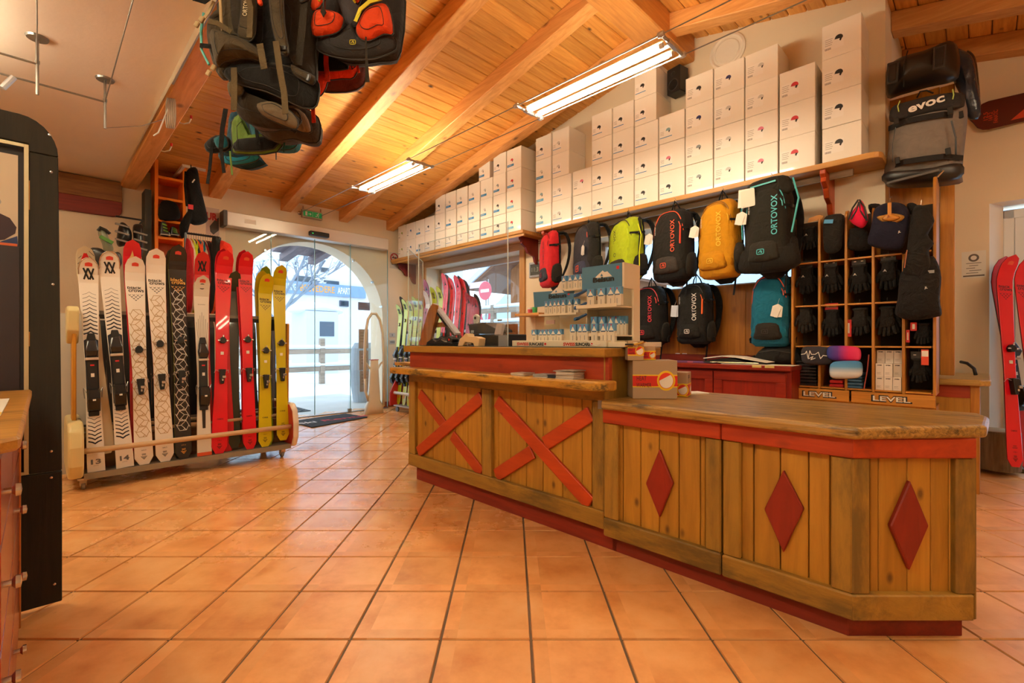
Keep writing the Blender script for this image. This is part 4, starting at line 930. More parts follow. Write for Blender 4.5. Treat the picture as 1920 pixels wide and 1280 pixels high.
        onski([[(-W*.35, L*.90), (0, L*.965), (W*.35, L*.90)]], L, .022).build('red_peak', RED, t); onski([[(-W*.15, L*.905), (0, L*.93), (W*.15, L*.905)]], L, .012).build('black_peak', BB, t); binding_alpine(t, L, L*.44)
    elif style in ('atomic', 'atomicdark', 'atomicrow'):
        ski(L, W, waist, tail, 0).build('ski_body', [plain('#d4192c' if style != 'atomicdark' else '#a01222', .3, coat=.3), plain('#2a2a2a', .4)], t)
        k = W*.30 if style != 'atomicrow' else W*.25; mk = plain('#d8b870', .4) if style == 'atomic' else INK; zc = L*.925
        m = MB(); m.add([(x, skiy(z_/L)-.0015, z_) for x, z_ in ((0, zc+k*1.5), (k*.35, zc+.2*k), (k*1.1, zc-k), (0, zc-.45*k), (-k*1.1, zc-k), (-k*.35, zc+.2*k))], [[0, 5, 4, 3], [0, 3, 2, 1]]); m.build('peak_emblem', mk, t)
        onski([[(0, L*.68), (0, L*.86)]], L, .006).build('centre_line', INK, t); MB().cb((0, -.009, L*.74), (.02, .006, .03)).build('round_mark', INK, t, bevel=.004)
        if style == 'atomicrow': text('REDSTER', t, (0, -.0078, L*.52), .03, plain('#7a0a18', .5), w=.34, roll=-PI/2, bold=.03)
        binding_alpine(t, L, L*.40)
    elif style in ('volklred', 'volklyellow'):
        cc = '#cf2228' if style == 'volklred' else '#c9dd2a'
        ski(L, W, waist, tail, 0).build('ski_body', [plain(cc, .3, coat=.3), plain('#2a2a2a', .4)], t)
        sx = W*.25; ls = [[(-sx, L*.955), (sx*.1, L*.905)], [(-sx*.2, L*.955), (-sx*.95, L*.905)], [(sx, L*.905), (-sx*.1, L*.955)], [(sx*.2, L*.905), (sx*.95, L*.955)]]
        onski(ls, L, .011).build('crossed_emblem', INK, t); text('VÖLKL', t, (0, skiy(.88)-.001, L*.88), .012, INK, w=.05, bold=.03)
        MB().cb((0, -.012, L*.80), (.032, .014, .055)).build('frame_badge', BLACK, t, bevel=.006); MB().cb((0, -.02, L*.80), (.014, .004, .035)).build('badge_window', PAPER, t, bevel=.002)
        if style == 'volklyellow':
            onski([[(-W*.3, L*z_), (0, L*z_+.03), (W*.3, L*z_)] for z_ in (.50, .525, .55)], L, .008).build('chevron_print', plain('#e06a20', .5), t)
            poly_on([(-waist*.48, L*.30), (waist*.48, L*.30), (waist*.46, L*.47), (0, L*.50), (-waist*.46, L*.47)], L).build('grey_panel', plain('#a8b0b4', .4), t)
            poly_on([(-W*.1, L*.06), (W*.12, L*.06), (W*.1, L*.11), (-W*.12, L*.11)], L).build('orange_number', plain('#e86a3a', .5), t)
        binding_alpine(t, L, L*.36 if style == 'volklyellow' else L*.42)
    else:
        cc = {'green': '#8aa020', 'yellow2': '#c8b020', 'dark': '#2c3428', 'red2': '#d01426', 'black': '#1e1e20', 'grey': '#3a4048', 'white': '#d8d0c4', 'red3': '#c81c34'}[style]
        ski(L, W, waist, tail, 0).build('ski_body', [plain(cc, .3, coat=.3), plain('#2a2a2a', .4)], t); binding_alpine(t, L, L*.44)
    return t

# ---------- the wheeled double rack
RA, RB0, RB1 = -4.75, .234, 1.726
t = thing('ski_rack', 'long wheeled ski rack with cream end panels and wooden bars', 'rack', (0, 0, 0))
CRM = plain('#dccb92', .4, var=.08, bscale=40); BAR = wood('#e2c39a', '#c9a276', 'y', .4, .15)
def tubeb(a_, z, r, mat, nm, b0_=RB0, b1_=RB1, n=14): return MB().tube([(a_, b0_, z), (a_, b1_, z)], r, n).build(nm, mat, t, smooth=True)
tubeb(RA, .300, .021, BAR, 'front_rail'); tubeb(RA-.13, .40, .018, BAR, 'lower_bar'); tubeb(RA-.45, .40, .018, BAR, 'lower_bar'); tubeb(RA-.60, .30, .021, BAR, 'rear_rail')
tubeb(RA-.22, .46, .010, STEEL, 'thin_rod')
MB().box(RA-.62, RA-.01, RB0, RB1, .10, .125).build('base_tray', plain('#8a8272', .6, var=.2, bscale=50), t, bevel=.004)
MB().box(RA-.015, RA-.005, RB0, RB1, .085, .13).build('tray_lip', plain('#8f8878', .45, .3), t)
MB().box(RA-.30, RA-.20, RB0, RB1, .125, .36).build('plywood_divider', wood('#a8784a', '#7c5430', 'y', .6, .3), t)
MB().box(RA-.36, RA-.22, RB0+.02, RB1+.02, 1.335, 1.365).build('top_bar', plain('#8f8a80', .4, .4), t, bevel=.004); MB().box(RA-.215, RA-.21, RB0, RB1, 1.30, 1.335).build('rubber_strip', BLACK, t)
for bb, nm in ((RB0-.09, 0), (RB1, 1)):
    pts = [(RA-.70, .10), (RA+.0, .10), (RA+.055, .20), (RA+.06, .34), (RA+.03, .46), (RA-.04, .52), (RA-.57, .52), (RA-.66, .46), (RA-.72, .3)]
    MB().prism([(x, z) for x, z in pts], bb, bb+.09 if nm == 0 else bb+.055).build('end_panel', CRM if nm == 0 else plain('#e8d8c4', .4), t, bevel=.022, seg=3)
    if nm: MB().prism([(x*.97+RA*.03-.01, z*.95+.01) for x, z in pts], bb-.004, bb).build('red_inlay', plain('#a8201c', .5), t)
    MB().prism([(RA-.36, .50), (RA-.22, .50), (RA-.20, 1.30), (RA-.34, 1.30)] if nm else [(RA-.34, .50), (RA-.14, .50), (RA-.14, 1.28), (RA-.34, 1.28)], bb+.03, bb+.055).build('upright_board', wood('#d99a2e', '#b3761e', 'z', .45, .3), t, bevel=.005)
    if not nm: MB().prism([(RA-.12, 1.20), (RA-.10, 1.36), (RA-.18, 1.39), (RA-.38, 1.39), (RA-.36, 1.16), (RA-.22, 1.10)], bb+.0, bb+.07).build('top_bracket', CRM, t, bevel=.012, seg=2); MB().lathe([(0, 0), (.013, 0), (.013, .01), (0, .01)], 12, (RA-.13, bb+.03, 1.335), 'x').build('bolt', INK, t)
for (a_, b_) in ((RA-.06, RB0-.0), (RA-.06, RB1-.06), (RA-.6, RB0), (RA-.6, RB1-.06)):
    c_ = MB().lathe([(0, -.012), (.030, -.012), (.034, -.009), (.034, .009), (.030, .012), (0, .012)], 22, (a_-.02, b_, .034), 'y').build('caster', plain('#8f8a80', .5), t)
    MB().prism([(a_-.045, .085), (a_+.03, .085), (a_-.005, .03), (a_-.035, .03)], b_-.02, b_+.02).build('fork', plain('#c8bfae', .35, .5), c_); MB().box(a_-.05, a_+.05, b_-.035, b_+.035, .085, .097).build('mount_plate', plain('#c8bfae', .35, .5), c_)
# white board standing behind the rack
PB = MB().box(-5.52, -5.49, -.6, .46, 0, 1.36).build('panel_board', plain('#cfc6b6', .6)); single(PB, 'plain white board standing upright behind the left end of rack', 'board', (0, 0, 0))
TA, BAa = RA-.245, RA-.045
front = [  # style, bottom px, py, top px, py, top width px, label
 ('race13', 180.7, 888.5, 164.5, 489, 38, 'leftmost white race ski, numbered 13, with navy chevrons'),
 ('race14', 235, 877, 203, 477, 38, 'white race ski numbered 14 between ski 13 and the tan hexagon skis'),
 ('bcw', 270.7, 878, 251, 486, 38, 'white ski with tan hexagons, directly right of ski 14'),
 ('bcw', 310, 867, 290, 471, 37, 'taller white ski with tan hexagons, left of the black ski'),
 ('bcb', 345, 863, 331, 464, 34, 'black ski with white hexagons and gold lettering on the rack'),
 ('narrow', 383.6, 858, 376.6, 521, 29, 'short narrow white ski with round emblem and orange tail'),
 ('bcr', 411, 854, 420.5, 474, 31, 'bright red ski beside the narrow white one on the rack'),
 ('bcr', 469, 843, 458.6, 476, 27, 'bright red ski nearest the yellow pair on the rack'),
 ('bcy', 497, 837, 497, 517, 26, 'shorter yellow ski on the rack, beside the red one'),
 ('bcy', 531, 825, 522, 501, 24.5, 'taller yellow ski at the right end of the rack')]
def place_ski(style, bpx, bpy_, tpx, tpy, wpx, lb, ab=BAa, at=TA, grp='skis on the wheeled rack', L=None):
    b0_, z0_ = onA(ab, bpx, bpy_); b1_, z1_ = onA(at, tpx, tpy); z0_ = max(z0_, .128)
    dz, db, da = z1_-z0_, b1_-b0_, ab-at
    L = math.sqrt(dz*dz+db*db+da*da); roll = math.atan2(db, dz); lean = math.atan2(da, math.hypot(dz, db))
    W = abs(onA(at, tpx+wpx/2)[0]-onA(at, tpx-wpx/2)[0])
    return ski_thing(style, lb, (ab, b0_, z0_), PI/2, lean, roll, L, W, grp)
for f_ in front: place_ski(*f_)
back = [('stripe', 200, 850, 157.5, 467, 37, 'cream striped ski with a red peak behind ski 13'), ('atomic', 262, 850, 246, 455, 34, 'red ski with gold peak emblem behind the white skis'),
 ('volklred', 390, 845, 376.5, 476, 28, 'red ski with black frame badge behind the narrow white ski'), ('red2', 428, 850, 414, 471, 27, 'plain red ski tip showing behind the left bright red ski'),
 ('dark', 440, 840, 437, 512, 24, 'dark green ski behind the two bright red skis'), ('red2', 466, 838, 452, 473, 24, 'plain red ski tip behind the right bright red ski'),
 ('green', 503, 835, 493, 503, 22, 'olive green ski tip behind the yellow skis'), ('yellow2', 496, 833, 487, 511, 22, 'pale yellow ski tip behind the shorter yellow ski'),
 ('black', 338, 860, 322, 470, 30, 'black and yellow ski close behind the black hexagon ski')]
NOBIND = True
for f_ in back: place_ski(f_[0], f_[1], f_[2], f_[3], f_[4], f_[5], f_[6], ab=BAa-.05, at=TA-.03)
NOBIND = False
rear = [('black', 215, 'black ski on rear side of rack behind ski 13'), ('grey', 275, 'dark grey ski on rear side of rack, second from left'), ('black', 318, 'black ski on the rear side of rack, middle'), ('grey', 362, 'dark grey ski on rear side behind the narrow white ski'), ('black', 443, 'black ski on rear side between the two red skis'), ('grey', 478, 'grey ski on rear side left of the yellow skis'), ('white', 515, 'pale ski on the rear side between the yellow skis')]
rear += [('black', 188, 'black ski on the rear side of rack, leftmost'), ('dark', 245, 'dark green ski on the rear side between the white skis'), ('black', 298, 'black ski on the rear side behind the tall white ski'), ('red3', 372, 'dark pink ski on the rear side behind the narrow ski'), ('black', 398, 'black ski on the rear side left of the red skis'), ('black', 424, 'black ski on the rear side behind the left red ski')]
for st, px, lb in rear:
    b_, _ = onA(RA-.55, px); ski_thing(st, lb, (RA-.55, b_, .128), PI/2, -.14, 0, 1.28, .11, 'skis on the wheeled rack').rotation_euler = (.14, 0, RZ-PI/2)
# ski poles between the yellow skis
for k, (px, lb) in enumerate(((510, 'thin ski pole between the yellow skis, left'), (513, 'thin ski pole between the yellow skis, right'))):
    b_, _ = onA(RA-.4, px); tp = thing('ski_pole', lb, 'ski pole', (RA-.4, b_, .13), group='poles on the ski rack'); MB().tube([(0, 0, 0), (0, 0, 1.1)], .006, 8).build('shaft', STEEL, tp); MB().tube([(0, 0, 1.1), (0, 0, 1.22)], .014, 8).build('grip', BLACK, tp); MB().lathe([(.008, 0), (.03, .005), (.008, .01)], 12, (0, 0, .06)).build('basket', BLACK, tp)

# ---------- small rack with yellow and red skis by the left window
t = thing('window_ski_rack', 'wheeled ski rack under the left window behind the counter', 'rack', (0, 0, 0))
KB = 4.15; K0 = onB(KB-.1, 742)[0]; K1 = -4.45
MB().tube([(K0, KB-.12, .30), (K1, KB-.12, .30)], .025, 12).build('front_rail', plain('#dfe3e6', .3), t); MB().box(K0, K1, KB-.14, KB+.28, .09, .11).build('base_tray', plain('#b8bcc0', .4, .4), t)
MB().box(K0, K1, KB+.12, KB+.16, 1.25, 1.29).build('top_bar', STEEL, t)
for a_ in (K0-.03, K1): MB().prism([(KB-.2, .1), (KB+.3, .1), (KB+.3, .3), (KB+.1, .5), (KB-.1, .5), (KB-.2, .3)], a_, a_+.03, 'yz').build('end_panel', plain('#b01e1e', .4), t, bevel=.008); MB().box(a_, a_+.03, KB+.1, KB+.16, .4, 1.3).build('upright', STEEL, t)
for a_ in (K0+.05, K1-.05):
    for y in (KB-.1, KB+.25): MB().lathe([(0, -.012), (.04, -.012), (.04, .012), (0, .012)], 18, (a_, y, .04), 'y').build('caster', plain('#5a5c60', .5), t)
def wski(st, px, py, wpx, lb, b_=None):
    b_ = b_ or KB; a_, z_ = onB(b_+.05, px, py); W = abs(onB(b_, px+wpx/2)[0]-onB(b_, px-wpx/2)[0]); return ski_thing(st, lb, (a_, b_-.08, .115), 0, .10, 0, z_-.115, min(.12, W), 'skis on the rack by the left window')
for i, (px, py) in enumerate(((750, 571), (760, 561), (770, 564), (779, 556), (788, 560))): wski('volklyellow', px, py, 11, 'yellow green ski, %s from the left on the window rack' % ORD[i])
for i, (px, py) in enumerate(((812, 538), (824, 537))): wski('volklyellow', px, py, 11, 'yellow ski with crossed emblem, %s of the pair beside red skis' % ('left', 'right')[i], 4.2)
wski('atomicdark', 797, 523, 12, 'dull red ski behind the acrylic screen corner'); wski('white', 800, 545, 11, 'pale ski behind the narrow acrylic screen')
for i, (px, py) in enumerate(((832, 512), (845, 520), (856, 516), (867, 521))): wski('atomicrow', px, py, 11.5, 'bright red ski with peak emblem, %s of the tall four' % ORD[i], 4.1+.05*(i % 2))
for i, (px, py) in enumerate(((879, 548), (888, 554), (893, 556))): wski('atomicdark', px, py, 10, 'dark red shorter ski, %s of three at the rack end' % ORD[i], 4.15)
for i, (px, py) in enumerate(((838, 514), (862, 517), (873, 524), (896, 551))): wski('black', px, py, 9, 'black ski tip showing behind the red skis, %s' % ORD[i], 4.32)
wski('black', 755, 556, 9, 'black ski tip behind the yellow green skis', 4.32)
# skis leaning at the right window
for (px, py, bx_, by_, st, lb) in ((1880, 487, 1904, 878, 'bcr', 'red ski leaning by the right window, nearest and fully visible'), (1912, 490, 1950, 850, 'bcr', 'red ski cut by the right edge of the photo')):
    Yb = 3.72; Yt = 3.95; x0, z0 = (bx_-960)/F*Yb, .0; x1, z1 = (px-960)/F*Yt, H+(640-py)/F*Yt
    if st == 'bcr': z0 = H+(640-by_)/F*Yb
    z0 = max(z0, .0); d = Vector((x1-x0, Yt-Yb, z1-z0)); a_, b_ = (x0-Yb)*S2, (x0+Yb)*S2
    s_ = ski_thing(st, lb, (a_, b_, z0+.012), PI/4, math.atan2(d.y, math.hypot(d.x, d.z)), math.atan2(d.x, d.z), d.length, .135, 'red skis by the right window')
for (px, py, lb) in ((1862, 492, 'red ski partly hidden behind the nearest one at right window'), (1935, 470, 'grey ski tip at the right edge of the photo')):
    Yt = 4.15; x1, z1 = (px-960)/F*Yt, H+(640-py)/F*Yt; x0 = x1+.10; a_, b_ = (x0-Yt+.2)*S2, (x0+Yt-.2)*S2
    ski_thing('red2' if px < 1900 else 'grey', lb, (a_, b_, .04), PI/4, .11, -.05, z1, .13)
# log stump under the skis
st = thing('log_stump', 'round weathered log stump beside the right window', 'log', ((1868-960)/F*4.05*S2-4.05*S2, (1868-960)/F*4.05*S2+4.05*S2, .035))
MB().lathe([(0, 0), (.15, 0), (.155, .1), (.15, .32), (.14, .325), (0, .325)], 22).build('trunk', wood('#8f7a62', '#5c4630', 'z', .8, .3), st)
MB().lathe([(0, .325), (.138, .325), (.138, .33), (0, .33)], 22).build('cut_face', wood('#c9b494', '#a88c66', 'x', .8, 0), st)
# ================================================================== WALL SHELVES AND HELMET BOXES
SH = wood('#d9a254', '#b67c38', 'x', .45, .5, kd=6)
BR = 4.42; BL = 4.30
aL0, aL1 = AW+.01, onB(BL-.02, 980)[0]; aR0, aR1 = onB(BR, 1007)[0], onB(BR, 1654)[0]
zR = H+201*1.41421*BR/886; zL = H+205*1.41421*BL/886
t = thing('wall_shelf', 'left pine wall shelf above the window, full of boxes', 'shelf', (0, 0, 0))
MB().box(aL0, aL1, BL-.02, BW, zL-.045, zL).build('board', SH, t, bevel=.006); MB().box(aL0, aL1, BL, BL+.02, zL-.075, zL-.045).build('edge_strip', SH, t)
def bracket(t, a_, z, dp, hh=.34, lb=None):
    pts = [(BW, z), (BW-dp, z), (BW-dp-.0, z-.035), (BW-dp+.03, z-.06), (BW-dp+.02, z-.09), (BW-dp+.10, z-.13), (BW-dp+.14, z-.20), (BW-.10, z-.23), (BW-.07, z-.30), (BW-.04, z-hh+.01), (BW, z-hh)]
    return MB().prism(pts, a_-.02, a_+.02, 'yz').build('bracket', wood('#8e2612', '#6c180a', 'z', .45, .2), t, bevel=.004)
bracket(t, aL1-.16, zL-.045, .36); bracket(t, aL0+.05, zL-.045, .36)
t2 = thing('wall_shelf', 'long right pine wall shelf above the hanging backpacks', 'shelf', (0, 0, 0))
pts = [(aR0, BR-.02), (aR1-.07, BR-.02)]+[(aR1-.07+.07*math.sin(k*PI/8), BR+.05-.07*math.cos(k*PI/8)) for k in range(1, 5)]+[(aR1, BW), (aR0, BW)]
MB().prism(pts, zR-.045, zR, 'xy').build('board', SH, t2, bevel=.004); MB().box(aR0, aR1-.2, BR+.14, BR+.16, zR-.10, zR-.045).build('rail', wood('#b9a68e', '#93816c', 'x', .5, .3), t2)
for px in (1022, 1545): a_, _ = onB(BR, px); bracket(t2, onB(BR+.05, px)[0], zR-.045, .33).data.materials[0] = wood('#c4501a', '#96330e', 'z', .4, .2)
BOX = plain('#f0e8dc', .32, bump=.05, bscale=12, var=.02, coat=.25); BOX2 = plain('#e6ddd2', .38, bump=.05, bscale=14, coat=.1); SEAM = plain('#b9a890', .6); BLU = plain('#2a86c4', .5); BLL = plain('#66b0d8', .5); STK = plain('#f2ece4', .5)
HC = {'k': '#26272b', 'n': '#1f2b66', 'g': '#8f9698', 'w': '#c6c2bc', 'r': '#c8323c', 'p': '#d8728a', 'c': '#88a8b0', 'b': '#3a6fa8', 'o': '#9ab04a'}
def helmet_print(mb, cx, cz, s, y):
    dome = [(cx+s*(-.1+math.cos(a_)), cz+s*(.1+math.sin(a_)*.95)) for a_ in [PI*k/9 for k in range(-1, 10)]]
    mb.prism(dome+[(cx-s*1.25, cz-.05*s), (cx-s*.3, cz-.15*s)], y-.0007, y); mb.m = 1
    mb.prism([(cx+s*.15, cz-.1*s), (cx+s*.75, cz-.1*s), (cx+s*.35, cz-1.0*s), (cx, cz-.7*s)], y-.0008, y); mb.m = 0
boxc = {}
def helmet_box(a0, a1, b_, z, Hh, lb, grp, hc='k', kind='thin', D=.325, jit=0):
    W = a1-a0; t = thing('helmet_box', lb, 'box', ((a0+a1)/2, b_+jit, z), group=grp)
    h = Hh-.002
    key = (round(W, 2), round(Hh, 3))
    if key not in boxc:
        m = MB().box(-W/2+.001, W/2-.001, 0, D, 0, h); boxc[key] = m
    o = m0 = boxc[key].build('carton', BOX, t, bevel=.003)
    # lid seam and short flap line on the visible side
    MB().box(-W/2+.0005, W/2-.0005, -.0004, D*.9, h*.5, h*.5+.0012).build('seam', SEAM, t) if kind == 'seam' else None
    y = -.0005; s = Hh*.085
    if kind in ('blue', 'light'):
        cx, cz = -W*.12, Hh*.40
        MB().box(-W*.46, W*.0, y-.0003, y, Hh*.16, Hh*.27).build('blue_label', BLU if kind == 'blue' else BLL, t)
        g = MB(); helmet_print(g, -W*.12, Hh*.44, s, y-.0006); g.build('helmet_print', [plain(HC[hc], .5), INK], t)
        MB().box(-W*.44, -W*.16, y-.0008, y-.0003, Hh*.215, Hh*.225).build('fine_print', STK, t)
    elif kind == 'thin':
        MB().box(-W*.46, W*.02, y-.0003, y, Hh*.20, Hh*.56).build('sticker', STK, t)
        MB().box(-W*.46, W*.02, y-.0006, y-.0003, Hh*.19, Hh*.215).build('blue_line', BLU, t)
        g = MB(); helmet_print(g, -W*.12, Hh*.42, s, y-.0006); g.build('helmet_print', [plain(HC[hc], .5), INK], t)
        g = MB()
        for i in range(3): g.box(-W*.44, -W*.30, y-.0006, y-.0003, Hh*(.30+.05*i), Hh*(.31+.05*i))
        g.build('fine_print', plain('#8a8078', .6), t)
    else:
        MB().box(-W*.44, W*.06, y-.0003, y, Hh*.24, Hh*.62).build('sticker', STK, t)
        g = MB(); helmet_print(g, -W*.05 if kind == 'big' else W*.0, Hh*.50, s*(1.15 if kind == 'big' else 1), y-.0006); g.build('helmet_print', [plain(HC[hc], .5), INK], t)
        g = MB()
        for i in range(4): g.box(-W*.42, -W*.24+(.02*W if i % 2 else 0), y-.0006, y-.0003, Hh*(.38+.055*i), Hh*(.39+.055*i))
        for i in range(6): g.box(-W*.42+i*.007, -W*.42+i*.007+.004, y-.0006, y-.0003, Hh*.25, Hh*.31)
        g.build('fine_print', plain('#7a7068', .6), t)
    return t
POSN = {2: ['bottom', 'top'], 3: ['bottom', 'middle', 'top'], 4: ['bottom', 'second lowest', 'third lowest', 'top'], 5: ['bottom', 'second lowest', 'middle', 'fourth', 'topmost']}
CN = {'k': 'black', 'n': 'navy', 'g': 'grey', 'w': 'white', 'r': 'red', 'p': 'pink', 'c': 'pale teal', 'b': 'blue', 'o': 'green'}
zx = lambda v: 740+v*.1796
left_cols = [(33, 116, 'oo', 2), (118, 213, 'bb', 2), (218, 310, 'kw', 2), (313, 413, 'kk', 2), (420, 524, 'wkk', 3), (531, 640, 'www', 3), (646, 762, 'www', 3), (766, 888, 'www', 3), (892, 1021, 'wwww', 4), (1027, 1160, 'kkgk', 4), (1166, 1318, 'rrrr', 4)]
LHH = .269
rnd = random.Random(5)
for i, (x0, x1, cols, n) in enumerate(left_cols):
    a0, a1 = onB(BL, zx(x0))[0], onB(BL, zx(x1))[0]
    for j in range(n):
        q0, q1 = a0, a1
        if i == 8 and j == 3: q0, q1 = a0-.03, a0+.20
        k = 'blue' if (i >= 4 and j >= 1 or i > 7 or i == 2) and not (i in (9,) and j == 3) and not (i in (3, 4)) else ('light' if j == 1 and i > 9 else 'thin')
        if i > 9 and j < 2: k = 'light'
        if i in (0, 1): k = 'plain'
        helmet_box(q0, q1-.002, BL, zL+.0015+j*LHH, LHH, 'box with %s helmet print, %s of the %s stack on left shelf' % (CN[cols[j]], POSN[n][j], ORD[i] if i < 10 else 'rightmost'), 'white helmet boxes on the left shelf', cols[j], k, jit=rnd.uniform(0, .008))
right_cols = [(1004, 1033.5, 'ccwk', ['light', 'light', 'blue', 'thin'], 4, .283), (1035, 1071, 'wwww', ['thin']*4, 4, .283), (1073.5, 1109, 'cp', ['thin', 'plain'], 2, .283), (1109.5, 1147.5, 'kkkk', ['thin']*4, 4, .283), (1148.5, 1188.5, 'kkkk', ['thin']*4, 4, .283),
 (1189.5, 1234, 'kkkkk', ['thin']*5, 5, .278), (1235.5, 1284, 'kpc', ['thin']*3, 3, .281), (1285, 1337, 'ggnk', ['plain']*4, 4, .280), (1338, 1396, 'wwwn', ['plain']*4, 4, .278), (1397, 1459, 'ppww', ['plain']*4, 4, .278), (1461, 1529, 'rrr', ['big']*3, 3, .281), (1541, 1616, 'kkkk', ['big']*4, 4, .273)]
for i, (x0, x1, cols, kinds, n, hh) in enumerate(right_cols):
    a0, a1 = onB(BR, x0)[0], onB(BR, x1)[0]
    for j in range(n):
        q0, q1 = a0, a1
        if i == 5 and j >= 3: q0, q1 = a0+.0, a1-.02
        if i == 1 and j >= 2: q1 = a1-.03
        lbl = 'box with %s helmet print, %s of the %s stack on right shelf' % (CN[cols[j]], POSN[n][j], ORD[i] if i < 11 else 'rightmost')
        helmet_box(q0, q1-.002, BR, zR+.0015+j*hh, hh, lbl, 'white helmet boxes on the right shelf', cols[j], kinds[j], D=.32, jit=rnd.uniform(0, .006))
# second row boxes seen behind, top right
for k, (px0, px1, lb) in enumerate(((1478, 1534, 'plain white box set back behind the red helmet boxes'),)):
    pass
# black wall speaker below the ridge beam
a_, z_ = onB(BW-.1, 1272, 155); t = thing('wall_speaker', 'small black speaker mounted on the wall between the box stacks', 'speaker', (a_, BW-.12, z_-.13), rot=-.2)
MB().box(-.08, .08, -.07, .07, 0, .26).build('cabinet', BLACK, t, bevel=.008); MB().lathe([(0, 0), (.05, 0), (.055, -.006), (.06, 0)], 18, (0, -.07, .08), 'y').build('cone', plain('#2c2b2a', .6), t); MB().lathe([(0, 0), (.02, 0), (.024, -.004), (.026, 0)], 14, (0, -.07, .19), 'y').build('tweeter', plain('#2c2b2a', .6), t); MB().box(-.02, .02, .07, .12, .1, .16).build('bracket', BLACK, t)

# ---------- red cabinets under the backpacks, backboard
RC = wood('#a02a10', '#7a1a0a', 'x', .4, .35, kd=6); RCZ = wood('#9a240e', '#781a0a', 'z', .4, .35, kd=6)
CBF = 4.15; ca1 = onB(CBF, 1482)[0]; ca0 = -3.7
t = thing('red_cabinet', 'low red stained cabinet behind the counter under the backpacks', 'cabinet', (0, 0, 0))
MB().box(ca0, ca1, CBF+.03, BW-.02, .08, .885).build('carcass', RCZ, t); MB().box(ca0, ca1, CBF+.08, BW-.03, 0, .08).build('plinth', REDD, t)
MB().box(ca0-.01, ca1+.01, CBF-.02, BW-.02, .885, .925).build('top_board', RC, t, bevel=.006); MB().box(ca0, ca1, BW-.045, BW-.02, .925, .995).build('upstand', RC, t, bevel=.004)
da = [ca0, ca0+.7, ca0+1.38, onB(CBF, 1337)[0], ca1-.03]
for i in range(4):
    x0, x1 = da[i]+.004, da[i+1]-.004; o = MB().box(x0, x1, CBF+.012, CBF+.03, .09, .865).build('door', RCZ, t, bevel=.002)
    for q in ((x0, x1, .79, .865), (x0, x1, .09, .165), (x0, x0+.07, .165, .79), (x1-.07, x1, .165, .79)): MB().box(q[0], q[1], CBF-.0, CBF+.012, q[2], q[3]).build('door_frame', RC, o, bevel=.003)
bp = thing('back_board', 'honey coloured wooden back board of planks behind the lower backpacks', 'board', (0, 0, 0)); BBD = wood('#b9741f', '#935512', 'z', .45, .4, kd=6)
x = -3.9
while x < -.99:
    x1 = min(x+.33, -.99); MB().box(x+.001, x1-.001, BW-.055, BW-.03, .99, 1.66).build('plank', BBD, bp, bevel=.002); x = x1
# papers, binder and books on the red cabinet
def single_at(o, lb, cat, px, py, z, rot=0, grp=None): a_, b_ = onZ(z, px, py) if py > 641 else (0, 0); return single(o, lb, cat, (a_, b_, z), rot, grp)
tz = .9265; bb = CBF+.12
o = MB().box(-.22, .22, -.06, .10, 0, .012).build('purple_folder', plain('#7a4a80', .5)); single(o, 'flat purple folder lying on the red cabinet', 'folder', (onB(bb, 1300)[0]+.02, bb, tz), .04); MB().box(-.05, .0, -.0605, -.06, .002, .01).build('pink_tab', plain('#d86a7a', .5), o)
t = thing('ring_binder', 'open black ring binder with loose papers on red cabinet', 'binder', (onB(bb, 1380)[0], bb, tz))
MB().prism([(-.27, 0), (.26, 0), (.26, .014), (.10, .02), (-.02, .05), (-.12, .045), (-.27, .014)], -.05, .16).build('cover', BLACK, t, bevel=.003); MB().prism([(-.26, .04), (-.1, .062), (.02, .055), (.26, .018), (.26, .022), (.03, .063), (-.1, .07), (-.26, .048)], -.06, .17).build('loose_pages', PAPER, t)
MB().tube([(-.2, -.056, .012), (.2, -.056, .012)], .004, 6).build('spine_rod', plain('#c8b890', .3, .6), t); MB().tube([(-.25, -.07, .01), (-.17, -.08, .006), (-.13, -.07, .01)], .006, 6).build('cable', BLACK, t)
o = MB().box(-.26, .30, -.04, .12, 0, .003).build('paper_sheet', PAPER); single(o, 'white paper sheets spread at the right end of red cabinet', 'paper', (onB(CBF+.04, 1445)[0]-.13, CBF+.06, tz), 0)
for k, px in enumerate((1419, 1443)):
    a_ = onB(CBF-.02, px)[0]; o = MB().box(-.035, .035, 0, .002, -.012, .008).build('price_tag', plain('#d8c070', .5)); single(o, 'yellow tag on cabinet edge, %s one' % ('left', 'right')[k], 'tag', (a_, CBF-.023, .92))
a_, z_ = onB(BW-.06, 1278, 661)
for k in range(2): o = MB().box(0, .05, 0, .01, 0, .006).build('light_strip', plain('#e8e8f0', .3)); single(o, 'short white plastic strip on the red upstand, %s' % ('left', 'right')[k], 'strip', (a_-.07+k*.075, BW-.056, .992))
